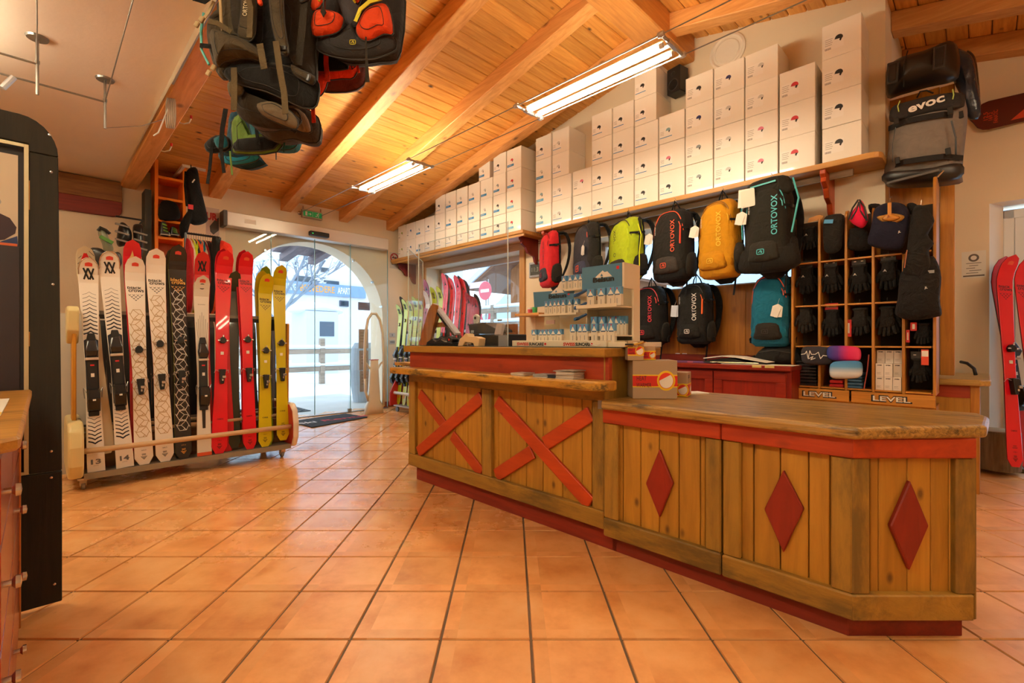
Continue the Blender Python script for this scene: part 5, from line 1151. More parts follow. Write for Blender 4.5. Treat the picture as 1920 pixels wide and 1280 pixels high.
# framed notice, clock and clothes behind the first packs
t = thing('framed_notice', 'wood framed paper notice on the wall left of the red backpack', 'frame', (0, 0, 0)); a0, z1 = onB(BW, 1001, 428); a1, z0 = onB(BW, 1040, 488)
MB().box(a0, a1, BW-.02, BW, z0, z1).build('frame', PINE, t, bevel=.003); MB().box(a0+.04, a1-.04, BW-.022, BW-.02, z0+.04, z1-.04).build('paper', PAPER, t)
g = MB(); [g.box(a0+.06, a1-.06, BW-.0228, BW-.022, z1-.08-.03*i, z1-.074-.03*i) for i in range(6)]; g.build('printed_lines', plain('#6a6058', .6), t)
t = thing('digital_clock', 'silver framed digital wall clock with dark display', 'clock', (0, 0, 0)); a0, z1 = onB(BW, 994, 493); a1, z0 = onB(BW, 1022, 518)
MB().box(a0, a1, BW-.03, BW, z0, z1).build('case', plain('#b8bcc4', .3, .3), t, bevel=.012, seg=2); MB().box(a0+.03, a1-.03, BW-.032, BW-.03, z0+.03, z1-.03).build('display', plain('#4a4f4c', .3), t); text('11:31', t, ((a0+a1)/2, BW-.033, (z0+z1)/2), .06, plain('#a8b0a8', .5), w=(a1-a0)*.55)
# small wooden wall shelf with trinkets
t = thing('corner_shelf', 'small wooden shelf on the wall left of the sun cream display', 'shelf', (0, 0, 0)); a0, z0 = onB(4.45, 965, 593); a1 = onB(4.45, 1010)[0]; MB().box(a0, a1, 4.45, BW, z0, z0+.035).build('board', SH, t, bevel=.004)
for k, (px, c_, lb) in enumerate(((992, '#d8505a', 'small red and white pot on the little wall shelf'), (1001, '#3aa050', 'small green pot on the little wall shelf'))):
    a_ = onB(4.5, px)[0]; t = thing('pot', lb, 'pot', (a_, 4.52, z0+.036)); MB().lathe([(0, 0), (.03, 0), (.033, .05), (0, .05)], 14).build('jar', plain(c_, .4), t); MB().lathe([(0, .05), (.033, .05), (.033, .075), (0, .075)], 14).build('lid', plain('#e8dcd0' if k == 0 else '#4ab060', .4), t)
# ================================================================== BACKPACKS
def sring(cx, cy, z, w, d, e=.55, n=20, front=1.0, back=.55):
    r = []
    for k in range(n):
        a_ = 2*PI*k/n; c_, s_ = math.cos(a_), math.sin(a_)
        x = math.copysign(abs(c_)**e, c_)*w/2; y = math.copysign(abs(s_)**e, s_)*d/2
        r.append((cx+x, cy+y*(front if y < 0 else back), z))
    return r
def soft(mb, prof, wob=.004, seed=0, e=.55, back=.55, n=24):
    """prof: list of (z, cx, cy, w, d) ; lofted soft body with small wrinkles"""
    out = []
    fine = []
    for i in range(len(prof)-1):
        for j in range(3):
            f = j/3; fine.append([prof[i][k]*(1-f)+prof[i+1][k]*f for k in range(5)])
    fine.append(list(prof[-1]))
    for (z, cx, cy, w_, d) in fine:
        rg = []
        for p in sring(cx, cy, z, w_, d, e, n, 1, back):
            v = Vector(p); k = noise.noise(Vector((v.x*14+seed*5, v.y*14, v.z*16)))*wob; dd = Vector((v.x-cx, v.y-cy, 0)); dd = dd.normalized() if dd.length > 1e-4 else dd
            rg.append(v+dd*k)
        out.append(rg)
    mb.loft(out); return mb
def tag_card(t, x, y, z, s=1, yaw=0, col=PAPER, n=2, roll=.3, name='hang_tag', blue=False):
    for i in range(n):
        m = MB(); m.prism([(-.025*s, -.08*s), (.025*s, -.08*s), (.03*s, -.01*s), (.0, .012*s), (-.03*s, -.01*s)] if not blue else [(-.028*s, -.09*s), (.028*s, -.09*s), (.028*s, .01*s), (-.028*s, .01*s)], -.0015, .0015)
        o = m.build(name, col, t); o.location = (x+.006*i, y+.006*i, z); o.rotation_euler = (0, roll*(1-.9*i), yaw)
    MB().tube([(x, y+.003, z+.005), (x+.01, y+.02, z+.06)], .0015, 4).build('tag_string', plain('#b8b0a8', .7), t)
def emblem(t, x, y, z, s, mat, roll=0):
    g = MB(); r = s/2; c_ = []
    for (sx, sz, a0) in ((1, 1, 0), (-1, 1, PI/2), (-1, -1, PI), (1, -1, 1.5*PI)):
        for k in range(4): a_ = a0+k*PI/6; c_.append((sx*r*.65+r*.35*math.cos(a_)*1.3, sz*r*.5+r*.3*math.sin(a_)))
    strokes(g, [c_+[c_[0]]], s*.13); strokes(g, [[(-r*.55, -r*.25), (r*.1, r*.4), (r*.5, r*.05), (r*.1, -r*.1), (r*.55, -r*.4)]], s*.12)
    o = g.build('emblem', mat, t); o.location = (x, y, z); return o
def backpack(lb, px0, px1, yt, yb, body, side, accent, logo=None, lcol=None, logo_x=.25, rot=-.12, hook=True, bb=4.36, depth=.19, pocket=None, zipc=None, dayglo=None, wsc=1, seed=1, tag='left', blackback=True, big=False, grp='backpacks hanging on the shelf wall', hookz=None, backoff=.06):
    a0, zt = onB(bb-.1, px0, yt); a1, zb_ = onB(bb-.1, px1, yb); W = (a1-a0)*wsc; Hh = zt-zb_; am = (a0+a1)/2
    t = thing('backpack', lb, 'backpack', (am, bb, zb_), rot=rot, group=grp)
    B = cloth(body); SD = cloth(side); AC_ = plain(accent, .5); BK = cloth('#0f0f10')
    w2 = W*1.06
    prof = [(.0, 0, 0, w2*.80, depth*.75), (Hh*.05, 0, 0, w2*.97, depth*.95), (Hh*.28, 0, -.004, w2*1.0, depth*1.0), (Hh*.55, 0, -.002, w2*.98, depth*.95), (Hh*.8, 0, 0, w2*.93, depth*.90), (Hh*.93, 0, .01, w2*.80, depth*.74), (Hh, 0, .02, w2*.50, depth*.42)]
    soft(MB(), prof, .008, seed, e=.42).build('main_bag', SD, t, smooth=True)
    # front panel, slightly proud
    fp = [(-w2*.42, Hh*.10), (w2*.42, Hh*.10), (w2*.44, Hh*.3), (w2*.43, Hh*.62), (w2*.36, Hh*.82), (w2*.18, Hh*.93), (-w2*.18, Hh*.93), (-w2*.36, Hh*.82), (-w2*.43, Hh*.62), (-w2*.44, Hh*.3)]
    yf = -depth*.36
    MB().pillow(fp, yf, depth*.22, .01, 5, wr=.006, seed=seed).build('front_panel', B, t, smooth=True)
    yl = yf-depth*.20
    # lower pocket
    pf = [(-w2*.32, Hh*.10), (w2*.32, Hh*.10), (w2*.34, Hh*.2), (w2*.27, Hh*.33), (-w2*.27, Hh*.33), (-w2*.34, Hh*.2)]
    MB().pillow(pf, yf-depth*.12, depth*.16, .0, 3, wr=.004, seed=seed+3).build('front_pocket', cloth(pocket or body), t, smooth=True)
    # zip arc
    arc = [(-w2*.44, yf+.012, Hh*.45), (-w2*.44, yf+.0, Hh*.66), (-w2*.37, yf-.004, Hh*.83), (-w2*.19, yf-.006, Hh*.945), (w2*.19, yf-.006, Hh*.945), (w2*.37, yf-.004, Hh*.83), (w2*.44, yf, Hh*.66)]
    MB().tube(curve(arc, 5), .0045, 6).build('zipper', plain(zipc or accent, .5), t, smooth=True)
    MB().tube([(w2*.32, yf-.012, Hh*.80), (w2*.40, yf-.03, Hh*.74), (w2*.41, yf-.03, Hh*.69)], .004, 6).build('zip_pull', AC_, t)
    emblem(t, -w2*.02, yf-depth*.12-depth*.16-.002, Hh*.205, .045*(W/.3), plain(lcol or accent, .5))
    if logo:
        text(logo, t, (w2*logo_x, yl-.002, Hh*.60), .048, plain(lcol or accent, .5), w=Hh*.44, roll=-PI/2, bold=.012)
        text('FREE RIDER', t, (-w2*.33, yl+.012, Hh*.72), .011, plain('#d8d0c4', .6), w=Hh*.12, roll=-PI/2, bold=.01)
    if dayglo: MB().bar((w2*.40, yl+.02, Hh*.48), (w2*.41, yl+.02, Hh*.72), .012, .01, up=(0, 1, 0)).build('bright_strip', plain(dayglo, .45), t)
    # side: compression straps and buckle
    for z in (.30, .70): MB().ribbon([(w2*.42, -depth*.42, Hh*z), (w2*.505, -depth*.2, Hh*z), (w2*.51, depth*.2, Hh*z+.01)], .02, .003, (0, 0, 1)).build('compression_strap', BK, t)
    MB().pillow([(-depth*.30, Hh*.06), (depth*.30, Hh*.06), (depth*.28, Hh*.36), (-depth*.26, Hh*.32)], -w2*.50, .018, .0, 3, wr=.003).build('side_pocket', cloth('#262320'), t, smooth=True, rot=(0, 0, PI/2))
    MB().cb((w2*.505, -depth*.05, Hh*.70), (.012, .035, .028), (0, 0, .1)).build('buckle', BLACK, t, bevel=.003)
    # back pad, shoulder straps, hip belt
    MB().pillow([(-w2*.40, .02), (w2*.40, .02), (w2*.42, Hh*.9), (0, Hh*.98), (-w2*.42, Hh*.9)], depth*.25, 0, .035, 3).build('back_padding', BK, t, smooth=True)
    for s_ in (-1, 1):
        MB().ribbon(curve([(s_*w2*.18, depth*.40, Hh*.96), (s_*w2*.30, depth*.40+.07, Hh*.93), (s_*w2*.40, depth*.40+.10, Hh*.70), (s_*w2*.44, depth*.40+.07, Hh*.4), (s_*w2*.46, depth*.36, Hh*.12)], 3), [.06]*5+[.062]*3+[.05]*3+[.035, .025], .018).build('shoulder_strap', BK, t, bevel=.003)
        MB().ribbon([(s_*w2*.40, depth*.25, Hh*.10), (s_*w2*.56, depth*.15, Hh*.10), (s_*w2*.60, -.02, Hh*.08)], [.08, .07, .04], .012, (0, 0, 1)).build('hip_belt', BK if not big else SD, t, bevel=.003)
    MB().ribbon([(w2*.30, depth*.2, Hh*.06), (w2*.32, depth*.1, -.05), (w2*.30, depth*.05, -.16)], .018, .002).build('loose_strap', BK, t)
    # hanging loop up to the hook
    hz = (hookz if hookz is not None else zt+.09)-zb_
    lp = MB().tube([(-w2*.16, .03, Hh*.97), (-.035, .02, Hh*.97+(hz-Hh)*.6), (0, .01, hz), (.035, .02, Hh*.97+(hz-Hh)*.6), (w2*.16, .03, Hh*.97)], .006, 6).build('hanging_loop', BK, t, smooth=True)
    MB().tube([(-.02, .03, Hh*.98), (0, .012, hz)], .004, 5).build('hanging_loop', BK, t)
    if hook: MB().tube([(0, .01, hz-.01), (.012, .01, hz-.015), (.014, .01, hz+.0), (0, .01, hz+.03)], .003, 6).build('hook', CHROME, t)
    if tag == 'left': tag_card(t, -w2*.46, yl-.02, Hh*.68, 1.2, .1)
    elif tag == 'blue': tag_card(t, -w2*.44, yl-.02, Hh*.62, 1.1, .1, plain('#c9d3e6', .5), 2, .1, blue=True)
    elif tag == 'right': tag_card(t, w2*.30, yl-.02, Hh*.55, 1.2, -.1)
    return t
hz = zR-.05
backpack('red backpack with grey side panel, leftmost under the right shelf', 998, 1048, 438, 533, '#d8262c', '#c8202a', '#8a1218', 'VERTEX', '#7a0f16', .1, rot=-.55, pocket='#3a3a44', zipc='#8a1218', seed=2, tag=None, hookz=hz)
backpack('slate and black backpack with yellow price tag beside the red one', 1058, 1128, 425, 520, '#34333c', '#1f1d1c', '#e2552c', None, None, rot=-.55, pocket='#40435a', zipc='#2b2a28', seed=3, tag='right', hookz=hz)
backpack('lime green and black backpack with neon yellow shoulder strap', 1130, 1206, 416, 520, '#b4c81c', '#a4b81a', '#c8dc20', 'ORTOVOX', '#3a4008', -.05, rot=-.5, pocket='#2a2824', zipc='#1e1d1a', seed=4, tag=None, hookz=hz, depth=.24)
backpack('charcoal backpack with orange lettering and orange zip, upper row', 1222, 1290, 398, 522, '#1f1b18', '#131212', '#ee5a34', 'ORTOVOX', '#ee5a34', .22, rot=-.22, pocket='#3a3431', zipc='#ee5a34', dayglo='#ee4a34', seed=5, hookz=hz, depth=.24)
backpack('mustard yellow backpack with yellow lettering and black side pocket', 1310, 1382, 380, 516, '#d2920e', '#c8880c', '#e8b020', 'ORTOVOX', '#e8c030', .18, rot=-.22, pocket='#cc8c0e', zipc='#8a5a08', seed=6, hookz=hz, depth=.26)
backpack('large olive black backpack with turquoise lettering, rightmost of upper row', 1398, 1480, 350, 503, '#211e17', '#191712', '#4fb8c0', 'ORTOVOX', '#4fb8c0', .26, rot=-.12, pocket='#2a2822', zipc='#4fb8c0', seed=7, hookz=hz, depth=.27, bb=4.30)
b2 = dict(bb=4.50, hook=False)
backpack('black backpack with pink red lettering in the lower row', 1184, 1240, 538, 646, '#181514', '#111010', '#f0504a', 'ORTOVOX', '#e23a48', .22, rot=-.15, zipc='#e04858', seed=8, tag='blue', depth=.22, **b2)
backpack('black backpack with white lettering and orange zip strip, lower row', 1268, 1326, 532, 645, '#1c1a18', '#111010', '#f06a28', 'ORTOVOX', '#e8e4dc', .18, rot=-.15, zipc='#3a3632', dayglo='#f06a28', seed=9, tag='blue', depth=.22, **b2)
backpack('petrol blue backpack with orange zip and black pouch, lower row', 1408, 1478, 516, 650, '#0f6a86', '#0d5a74', '#ee5a34', None, '#3a3028', rot=-.08, pocket='#2a251f', zipc='#ee5a34', seed=10, tag='right', depth=.24, **b2)
o = thing('waist_pack', 'black bag lying on red cabinet below the petrol blue backpack', 'bag', (onB(4.5, 1458)[0], 4.50, .927))
MB().pillow([(-.16, 0), (.16, 0), (.18, .10), (.12, .16), (-.08, .15), (-.17, .08)], 0, .10, .06, 4, wr=.01, seed=3).build('pouch', cloth('#1b1a19'), o, smooth=True); MB().ribbon([(-.16, -.05, .06), (-.24, -.08, .02), (-.30, -.06, .004)], .03, .003, (0, 0, 1)).build('strap', cloth('#1b1a19'), o)
MB().tube([(-.12, -.09, .10), (0, -.115, .12), (.12, -.09, .10)], .003, 5).build('zipper', plain('#3a3836', .5), o)
# neon strap of the lime pack, seen from the side
lime = [x for x in COL.objects if x.get('label', '').startswith('lime')][0]
MB().ribbon([(.13, .02, .55), (.20, .01, .60), (.25, 0, .45), (.24, -.02, .25), (.27, -.03, .10)], [.05, .06, .055, .045, .03], .016).build('shoulder_strap', cloth('#1c1b18'), lime, bevel=.004)
MB().tube([(.225, -.01, .54), (.29, -.015, .42), (.28, -.03, .24), (.30, -.04, .10)], .006, 6).build('neon_piping', plain('#d8e020', .5), lime); MB().cb((.27, -.05, .04), (.06, .02, .08)).build('orange_patch', plain('#e8462c', .5), lime, bevel=.006)
mu = [x for x in COL.objects if x.get('label', '').startswith('mustard')][0]
MB().pillow([(.10, .12), (.22, .10), (.24, .26), (.12, .28)], -.04, .05, .02, 3).build('side_pocket', cloth('#2a2620'), mu, smooth=True)
MB().ribbon([(.10, .05, .66), (.19, .06, .60), (.20, .07, .38), (.24, .04, .18)], [.06, .06, .05, .04], .016).build('shoulder_strap', cloth('#1c1a18'), mu, bevel=.004)
ol = [x for x in COL.objects if x.get('label', '').startswith('large olive')][0]
MB().tube([(-.22, -.03, .30), (-.235, -.02, .55), (-.19, -.04, .72)], .006, 6).build('turquoise_piping', plain('#4fb8c0', .5), ol); MB().tube([(.20, -.10, .28), (.235, -.06, .55), (.19, -.05, .72)], .007, 6).build('turquoise_piping', plain('#4fb8c0', .5), ol)
MB().pillow([(-.17, .60), (.17, .60), (.19, .68), (.12, .76), (-.12, .76), (-.19, .68)], -.06, .06, .05, 3, wr=.01).build('lid', cloth('#1e1b15'), ol, smooth=True); MB().bar((-.11, -.125, .70), (.09, -.125, .71), .012, .004, up=(0, 1, 0)).build('lid_zip', plain('#4fb8c0', .5), ol)
MB().pillow([(-.20, .0), (.20, .0), (.24, .12), (.16, .22), (-.16, .22), (-.24, .12)], -.05, .10, .05, 4, wr=.014, seed=4).build('lower_bag', cloth('#1c1914'), ol, smooth=True)
MB().cb((-.14, -.14, .62), (.12, .004, .15), (0, .05, .1)).build('price_card', PAPER, ol); MB().cb((-.12, -.146, .61), (.11, .003, .14), (0, -.05, .1)).build('price_card', plain('#e8dccb', .6), ol)

# ---------- packs hanging from the ceiling, seen from behind and below (local x = world x, -y towards the room)
def hung(lb, X, Y, cat='backpack', grp='backpacks hanging from the ceiling', rot=0): 
    return thing('hanging_backpack', lb, cat, ((X-Y)*S2, (X+Y)*S2, 0), rot=PI/4+rot, group=grp)
def wp(px, py, Y, X0): return ((px-960)/F*Y-X0, H+(640-py)/F*Y)
def poly(ps, Y, X0): return [wp(px, py, Y, X0) for px, py in ps]
OL = cloth('#453b29', wr=.7); OLD = cloth('#2b241a'); OLL = cloth('#57492f'); BKF = cloth('#0c0b0b'); TAN = plain('#b09a70', .5); TANC = cloth('#6a5a44'); PIPE = plain('#1f1b16', .6)
def strap(t, ps, Y, X0, w_, mat, dy=-.10, nm='webbing_strap', th=.003): return MB().ribbon([(wp(a, b, Y, X0)[0], dy, wp(a, b, Y, X0)[1]) for a, b in ps], w_, th).build(nm, mat, t)
def soft_at(t, ps, Y, X0, y, df, db, mat, nm, wr=.008, seed=0, rings=5, pipe=True):
    pp = poly(ps, Y, X0); o = MB().pillow(pp, y, df, db, rings, wr*1.4, seed).build(nm, mat, t, smooth=True)
    if pipe: MB().tube(curve([(x, y-.001, z) for x, z in pp+[pp[0]]], 3)[:-1], .0035, 5, closed=True).build('seam_piping', PIPE, o, smooth=True)
    cx = sum(p[0] for p in pp)/len(pp); cz = sum(p[1] for p in pp)/len(pp)   # stitched line inside the edge
    if len(pp) > 5 and df > .015: MB().tube(curve([(cx+(x-cx)*.62, y-df*.80, cz+(z-cz)*.62) for x, z in pp+[pp[0]]], 3)[:-1], .0018, 4, closed=True).build('stitching', PIPE, o, smooth=True)
    return o
# 1: big olive trekking pack
Y0 = 1.95; X0 = (475-960)/F*Y0; t = hung('big olive grey backpack hanging nearest, seen from its strap side', X0, Y0, rot=.0)
soft_at(t, [(386, -60), (560, -60), (566, 60), (560, 150), (500, 165), (420, 150), (385, 100), (375, 40)], Y0, X0, .14, .10, .16, OLD, 'main_bag', seed=1)
soft_at(t, [(372, 10), (410, -10), (412, 90), (404, 130), (384, 112), (370, 60)], Y0, X0, .08, .05, .03, OL, 'side_pocket', seed=2)
soft_at(t, [(408, -40), (446, -40), (450, 60), (470, 84), (440, 86), (410, 66)], Y0, X0, .03, .05, .03, OL, 'back_panel_side', seed=8)
soft_at(t, [(432, -40), (470, -40), (462, 60), (452, 70), (436, 56)], Y0, X0, .0, .025, .02, OLD, 'padded_panel', seed=3)
soft_at(t, [(462, -40), (488, -40), (490, 60), (482, 88), (468, 86), (457, 78), (464, 30)], Y0, X0, -.04, .02, .02, OL, 'shoulder_strap', wr=.003, seed=4)
soft_at(t, [(512, -40), (535, -40), (543, 60), (550, 110), (538, 112), (524, 80), (516, 30)], Y0, X0, -.04, .02, .02, OL, 'shoulder_strap', wr=.003, seed=5)
soft_at(t, [(490, -40), (515, -40), (526, 80), (545, 118), (470, 108), (488, 70)], Y0, X0, .02, .01, .03, BKF, 'mesh_back', wr=.003)
soft_at(t, [(408, 68), (440, 76), (480, 92), (500, 112), (506, 124), (470, 118), (430, 124), (418, 134), (408, 100)], Y0, X0, -.03, .06, .03, OL, 'hip_belt', seed=6)
soft_at(t, [(418, 134), (440, 122), (480, 118), (530, 122), (575, 140), (598, 158), (594, 198), (572, 203), (540, 190), (500, 172), (460, 162), (430, 150)], Y0, X0, .0, .03, .04, BKF, 'lumbar_pad', wr=.004, seed=7)
soft_at(t, [(553, 130), (572, 140), (596, 152), (592, 166), (574, 158), (556, 146)], Y0, X0, -.03, .02, .02, OL, 'hip_belt_wing', wr=.003)
soft_at(t, [(385, 100), (408, 130), (420, 190), (455, 215), (520, 222), (545, 205), (520, 190), (470, 170), (430, 150), (412, 110)], Y0, X0, .10, .07, .06, OLD, 'lower_bag', seed=9, wr=.014)
soft_at(t, [(424, 152), (448, 150), (450, 172), (428, 176)], Y0, X0, .02, .03, .02, OLL, 'bottle_pocket', wr=.005)
soft_at(t, [(470, 185), (500, 180), (530, 195), (548, 215), (545, 232), (520, 225), (480, 205)], Y0, X0, .05, .04, .02, TANC, 'folded_rain_cover', wr=.015)
MB().tube([(wp(a, b, Y0, X0)[0], -.045, wp(a, b, Y0, X0)[1]) for a, b in ((425, -20), (426, 20), (428, 60), (430, 72))], .006, 6).build('light_piping', TAN, t)
MB().tube([(wp(a, b, Y0, X0)[0], -.035, wp(a, b, Y0, X0)[1]) for a, b in ((408, 80), (425, 80), (455, 88), (480, 102), (488, 106))], .004, 6).build('belt_zip', TAN, t)
MB().tube([(wp(a, b, Y0, X0)[0], .02, wp(a, b, Y0, X0)[1]) for a, b in ((376, 18), (371, 50), (372, 88), (386, 116))], .005, 6).build('turquoise_piping', plain('#58b8b0', .5), t)
strap(t, [(372, 82), (408, 86)], Y0, X0, .018, BKF, .01); strap(t, [(408, 58), (425, 62), (450, 78)], Y0, X0, .02, OLL, -.06)
strap(t, [(482, 10), (490, 40), (488, 94)], Y0, X0, .022, OLL, -.08); strap(t, [(509, 108), (513, 130), (517, 153)], Y0, X0, .026, OLL, -.09); strap(t, [(540, 106), (546, 150), (555, 200), (557, 235)], Y0, X0, .024, OLL, -.10)
strap(t, [(452, 140), (453, 175), (452, 218)], Y0, X0, .024, OLL, -.05); strap(t, [(372, 6), (392, 12), (408, 0)], Y0, X0, .024, BKF, -.03)
for (px, py, dy) in ((375, 52, -.02), (384, 42, -.02), (397, 142, -.02), (406, 132, -.02)): x_, z_ = wp(px, py, Y0, X0); MB().cb((x_, dy, z_), (.018, .012, .024), (0, .5, 0)).build('buckle', TAN, t, bevel=.003)
strap(t, [(379, 46), (394, 26), (404, 6)], Y0, X0, .012, TAN, -.01)
x_, z_ = wp(499, 18, Y0, X0); MB().cb((x_, -.05, z_), (.016, .02, .036), (0, -.2, 0)).build('orange_whistle', plain('#ee5028', .4), t, bevel=.005)
x_, z_ = wp(477, 28, Y0, X0); text('ORTOVOX', t, (x_, -.064, z_), .018, plain('#d8c8a0', .5), w=.095, roll=-PI/2+.1)
x_, z_ = wp(548, 112, Y0, X0); MB().cb((x_, -.075, z_), (.03, .012, .02)).build('strap_buckle', BLACK, t, bevel=.003); x_, z_ = wp(589, 160, Y0, X0); MB().cb((x_, -.055, z_), (.012, .01, .028), (0, .3, 0)).build('strap_buckle', DARKMET, t, bevel=.002)
MB().tube([(0, .1, 2.7), (0, .1, 2.93)], .003, 5).build('hanging_cord', BLACK, t)
# 2: orange grey avalanche pack, right
Y1 = 2.05; X1 = (665-960)/F*Y1; t = hung('grey and orange backpack with yellow zips hanging at the right of the bunch', X1, Y1)
ORC = cloth('#e2491c', wr=.6); GRC = cloth('#2c2a2a'); YLP = plain('#d8cc14', .5)
soft_at(t, [(600, -80), (735, -80), (738, 60), (700, 80), (620, 80), (592, 20)], Y1, X1, .14, .08, .12, GRC, 'main_bag', seed=3)
soft_at(t, [(590, 72), (615, 70), (640, 50), (655, 42), (672, 70), (700, 84), (722, 72), (738, 66), (742, 82), (735, 92), (700, 104), (650, 106), (610, 98), (592, 88)], Y1, X1, .02, .04, .04, GRC, 'lumbar_belt', seed=4)
soft_at(t, [(592, 36), (610, 28), (640, 34), (648, 44), (640, 64), (618, 72), (590, 72)], Y1, X1, -.02, .05, .02, ORC, 'hip_pocket', seed=5)
soft_at(t, [(676, 52), (690, 28), (716, 16), (732, 22), (740, 68), (722, 70), (698, 82), (680, 80), (671, 66)], Y1, X1, -.02, .05, .02, ORC, 'hip_pocket', seed=6)
soft_at(t, [(592, 30), (606, -20), (622, -30), (624, 0), (608, 30)], Y1, X1, -.05, .02, .02, ORC, 'shoulder_strap', wr=.003); soft_at(t, [(660, -30), (678, -30), (686, 4), (678, 24), (668, 6)], Y1, X1, -.05, .02, .02, ORC, 'shoulder_strap', wr=.003)
soft_at(t, [(622, -40), (665, -40), (670, 30), (655, 42), (642, 28)], Y1, X1, .03, .03, .02, cloth('#4a474a'), 'back_padding', seed=7)
MB().ribbon([(wp(a, b, Y1, X1)[0], -.075, wp(a, b, Y1, X1)[1]) for a, b in ((677, 62), (686, 40), (703, 26), (725, 20))], .016, .003, (.5, 0, .8)).build('yellow_zip', YLP, t)
for ps in ([(591, 22), (602, -6), (608, -20)], [(610, 24), (622, 0), (628, -16)], [(662, -10), (668, 14), (676, 26)]): MB().tube([(wp(a, b, Y1, X1)[0], -.07, wp(a, b, Y1, X1)[1]) for a, b in ps], .005, 6).build('yellow_piping', YLP, t)
strap(t, [(588, 30), (584, 80), (577, 145)], Y1, X1, .030, OLD, -.09); strap(t, [(694, 86), (695, 120), (697, 168)], Y1, X1, [.006, .008, .018], OLD, -.06); strap(t, [(622, 0), (622, 42)], Y1, X1, .006, BLACK, -.09)
x_, z_ = wp(622, 50, Y1, X1); MB().prism([(x_-.012, z_), (x_, z_+.022), (x_+.012, z_), (x_, z_-.022)], -.094, -.088).build('zip_tag', OLD, t); x_, z_ = wp(665, 86, Y1, X1); emblem(t, x_, -.026, z_, .022, YLP)
strap(t, [(672, 22), (682, 16), (694, 4)], Y1, X1, .03, BKF, -.09); x_, z_ = wp(588, 28, Y1, X1); MB().cb((x_, -.095, z_), (.04, .012, .026), (0, -.4, 0)).build('strap_buckle', BLACK, t, bevel=.003)
MB().tube([(0, .12, 2.8), (0, .12, 2.93)], .003, 5).build('hanging_cord', BLACK, t)
# 3: bright orange pack between and behind
Y2 = 2.3; X2 = (610-960)/F*Y2; t = hung('bright orange backpack with dangling orange straps in the middle of bunch', X2, Y2)
ORB = cloth('#ee3c14', wr=.7)
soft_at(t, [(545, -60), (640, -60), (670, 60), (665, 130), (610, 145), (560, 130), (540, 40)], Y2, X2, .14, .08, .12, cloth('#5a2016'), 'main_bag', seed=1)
soft_at(t, [(540, 0), (575, 10), (580, 60), (600, 75), (570, 120), (550, 90), (556, 60), (542, 30)], Y2, X2, .02, .05, .03, ORB, 'shoulder_strap', seed=2)
soft_at(t, [(550, 82), (590, 70), (660, 104), (676, 112), (664, 145), (640, 148), (590, 150), (600, 122), (560, 118)], Y2, X2, .0, .05, .03, ORB, 'hip_belt', seed=3)
soft_at(t, [(562, 118), (600, 108), (640, 122), (660, 140), (600, 143), (566, 130)], Y2, X2, -.05, .01, .02, BKF, 'belt_padding', wr=.003)
soft_at(t, [(596, 145), (618, 148), (616, 170), (606, 186), (600, 180)], Y2, X2, -.03, .02, .01, ORB, 'folded_flap'); soft_at(t, [(560, 205), (575, 195), (572, 210), (562, 220), (550, 222)], Y2, X2, .03, .03, .01, ORB, 'rain_cover')
for ps, w_ in (([(588, 105), (597, 130), (601, 155)], .028), ([(625, 100), (625, 140), (628, 172)], .022), ([(598, 160), (600, 200), (603, 246)], .018), ([(672, 108), (678, 130), (684, 156)], .012), ([(566, 40), (560, 60), (556, 90)], .02)): strap(t, ps, Y2, X2, w_, ORB, -.09)
for px in (557, 567): strap(t, [(px, -20), (px+2, 70)], Y2, X2, .02, ORB, -.04)
MB().tube([(wp(a, b, Y2, X2)[0], -.05, wp(a, b, Y2, X2)[1]) for a, b in ((667, 108), (664, 130), (667, 141), (673, 136), (672, 108))], .003, 5).build('elastic_loop', BLACK, t)
MB().tube([(0, .1, 2.8), (0, .1, 2.93)], .003, 5).build('hanging_cord', BLACK, t)
# 4: brown grey pack low in the bunch
Y3 = 2.15; X3 = (520-960)/F*Y3; t = hung('grey brown backpack hanging low behind the big olive one', X3, Y3)
soft_at(t, [(430, 160), (520, 165), (570, 190), (572, 235), (550, 240), (520, 232), (480, 236), (450, 215)], Y3, X3, .16, .06, .14, cloth('#3d342c'), 'main_bag', seed=1, wr=.015)
soft_at(t, [(500, 180), (530, 185), (560, 200), (572, 234), (548, 233), (530, 215)], Y3, X3, .07, .05, .02, cloth('#7a6450'), 'hip_belt', seed=2)
soft_at(t, [(450, 208), (500, 222), (520, 228), (505, 236), (470, 232)], Y3, X3, .06, .03, .02, cloth('#5c5560'), 'rain_cover', wr=.01); strap(t, [(538, 232), (552, 244)], Y3, X3, .02, OLD, .02)
for px, py in ((486, 176), (503, 180)): x_, z_ = wp(px, py, Y3, X3); MB().cb((x_, .03, z_), (.03, .014, .02)).build('strap_buckle', plain('#8a7a68', .4), t, bevel=.003)
MB().tube([(0, .2, 2.2), (0, .2, 2.93)], .003, 5).build('hanging_cord', BLACK, t)
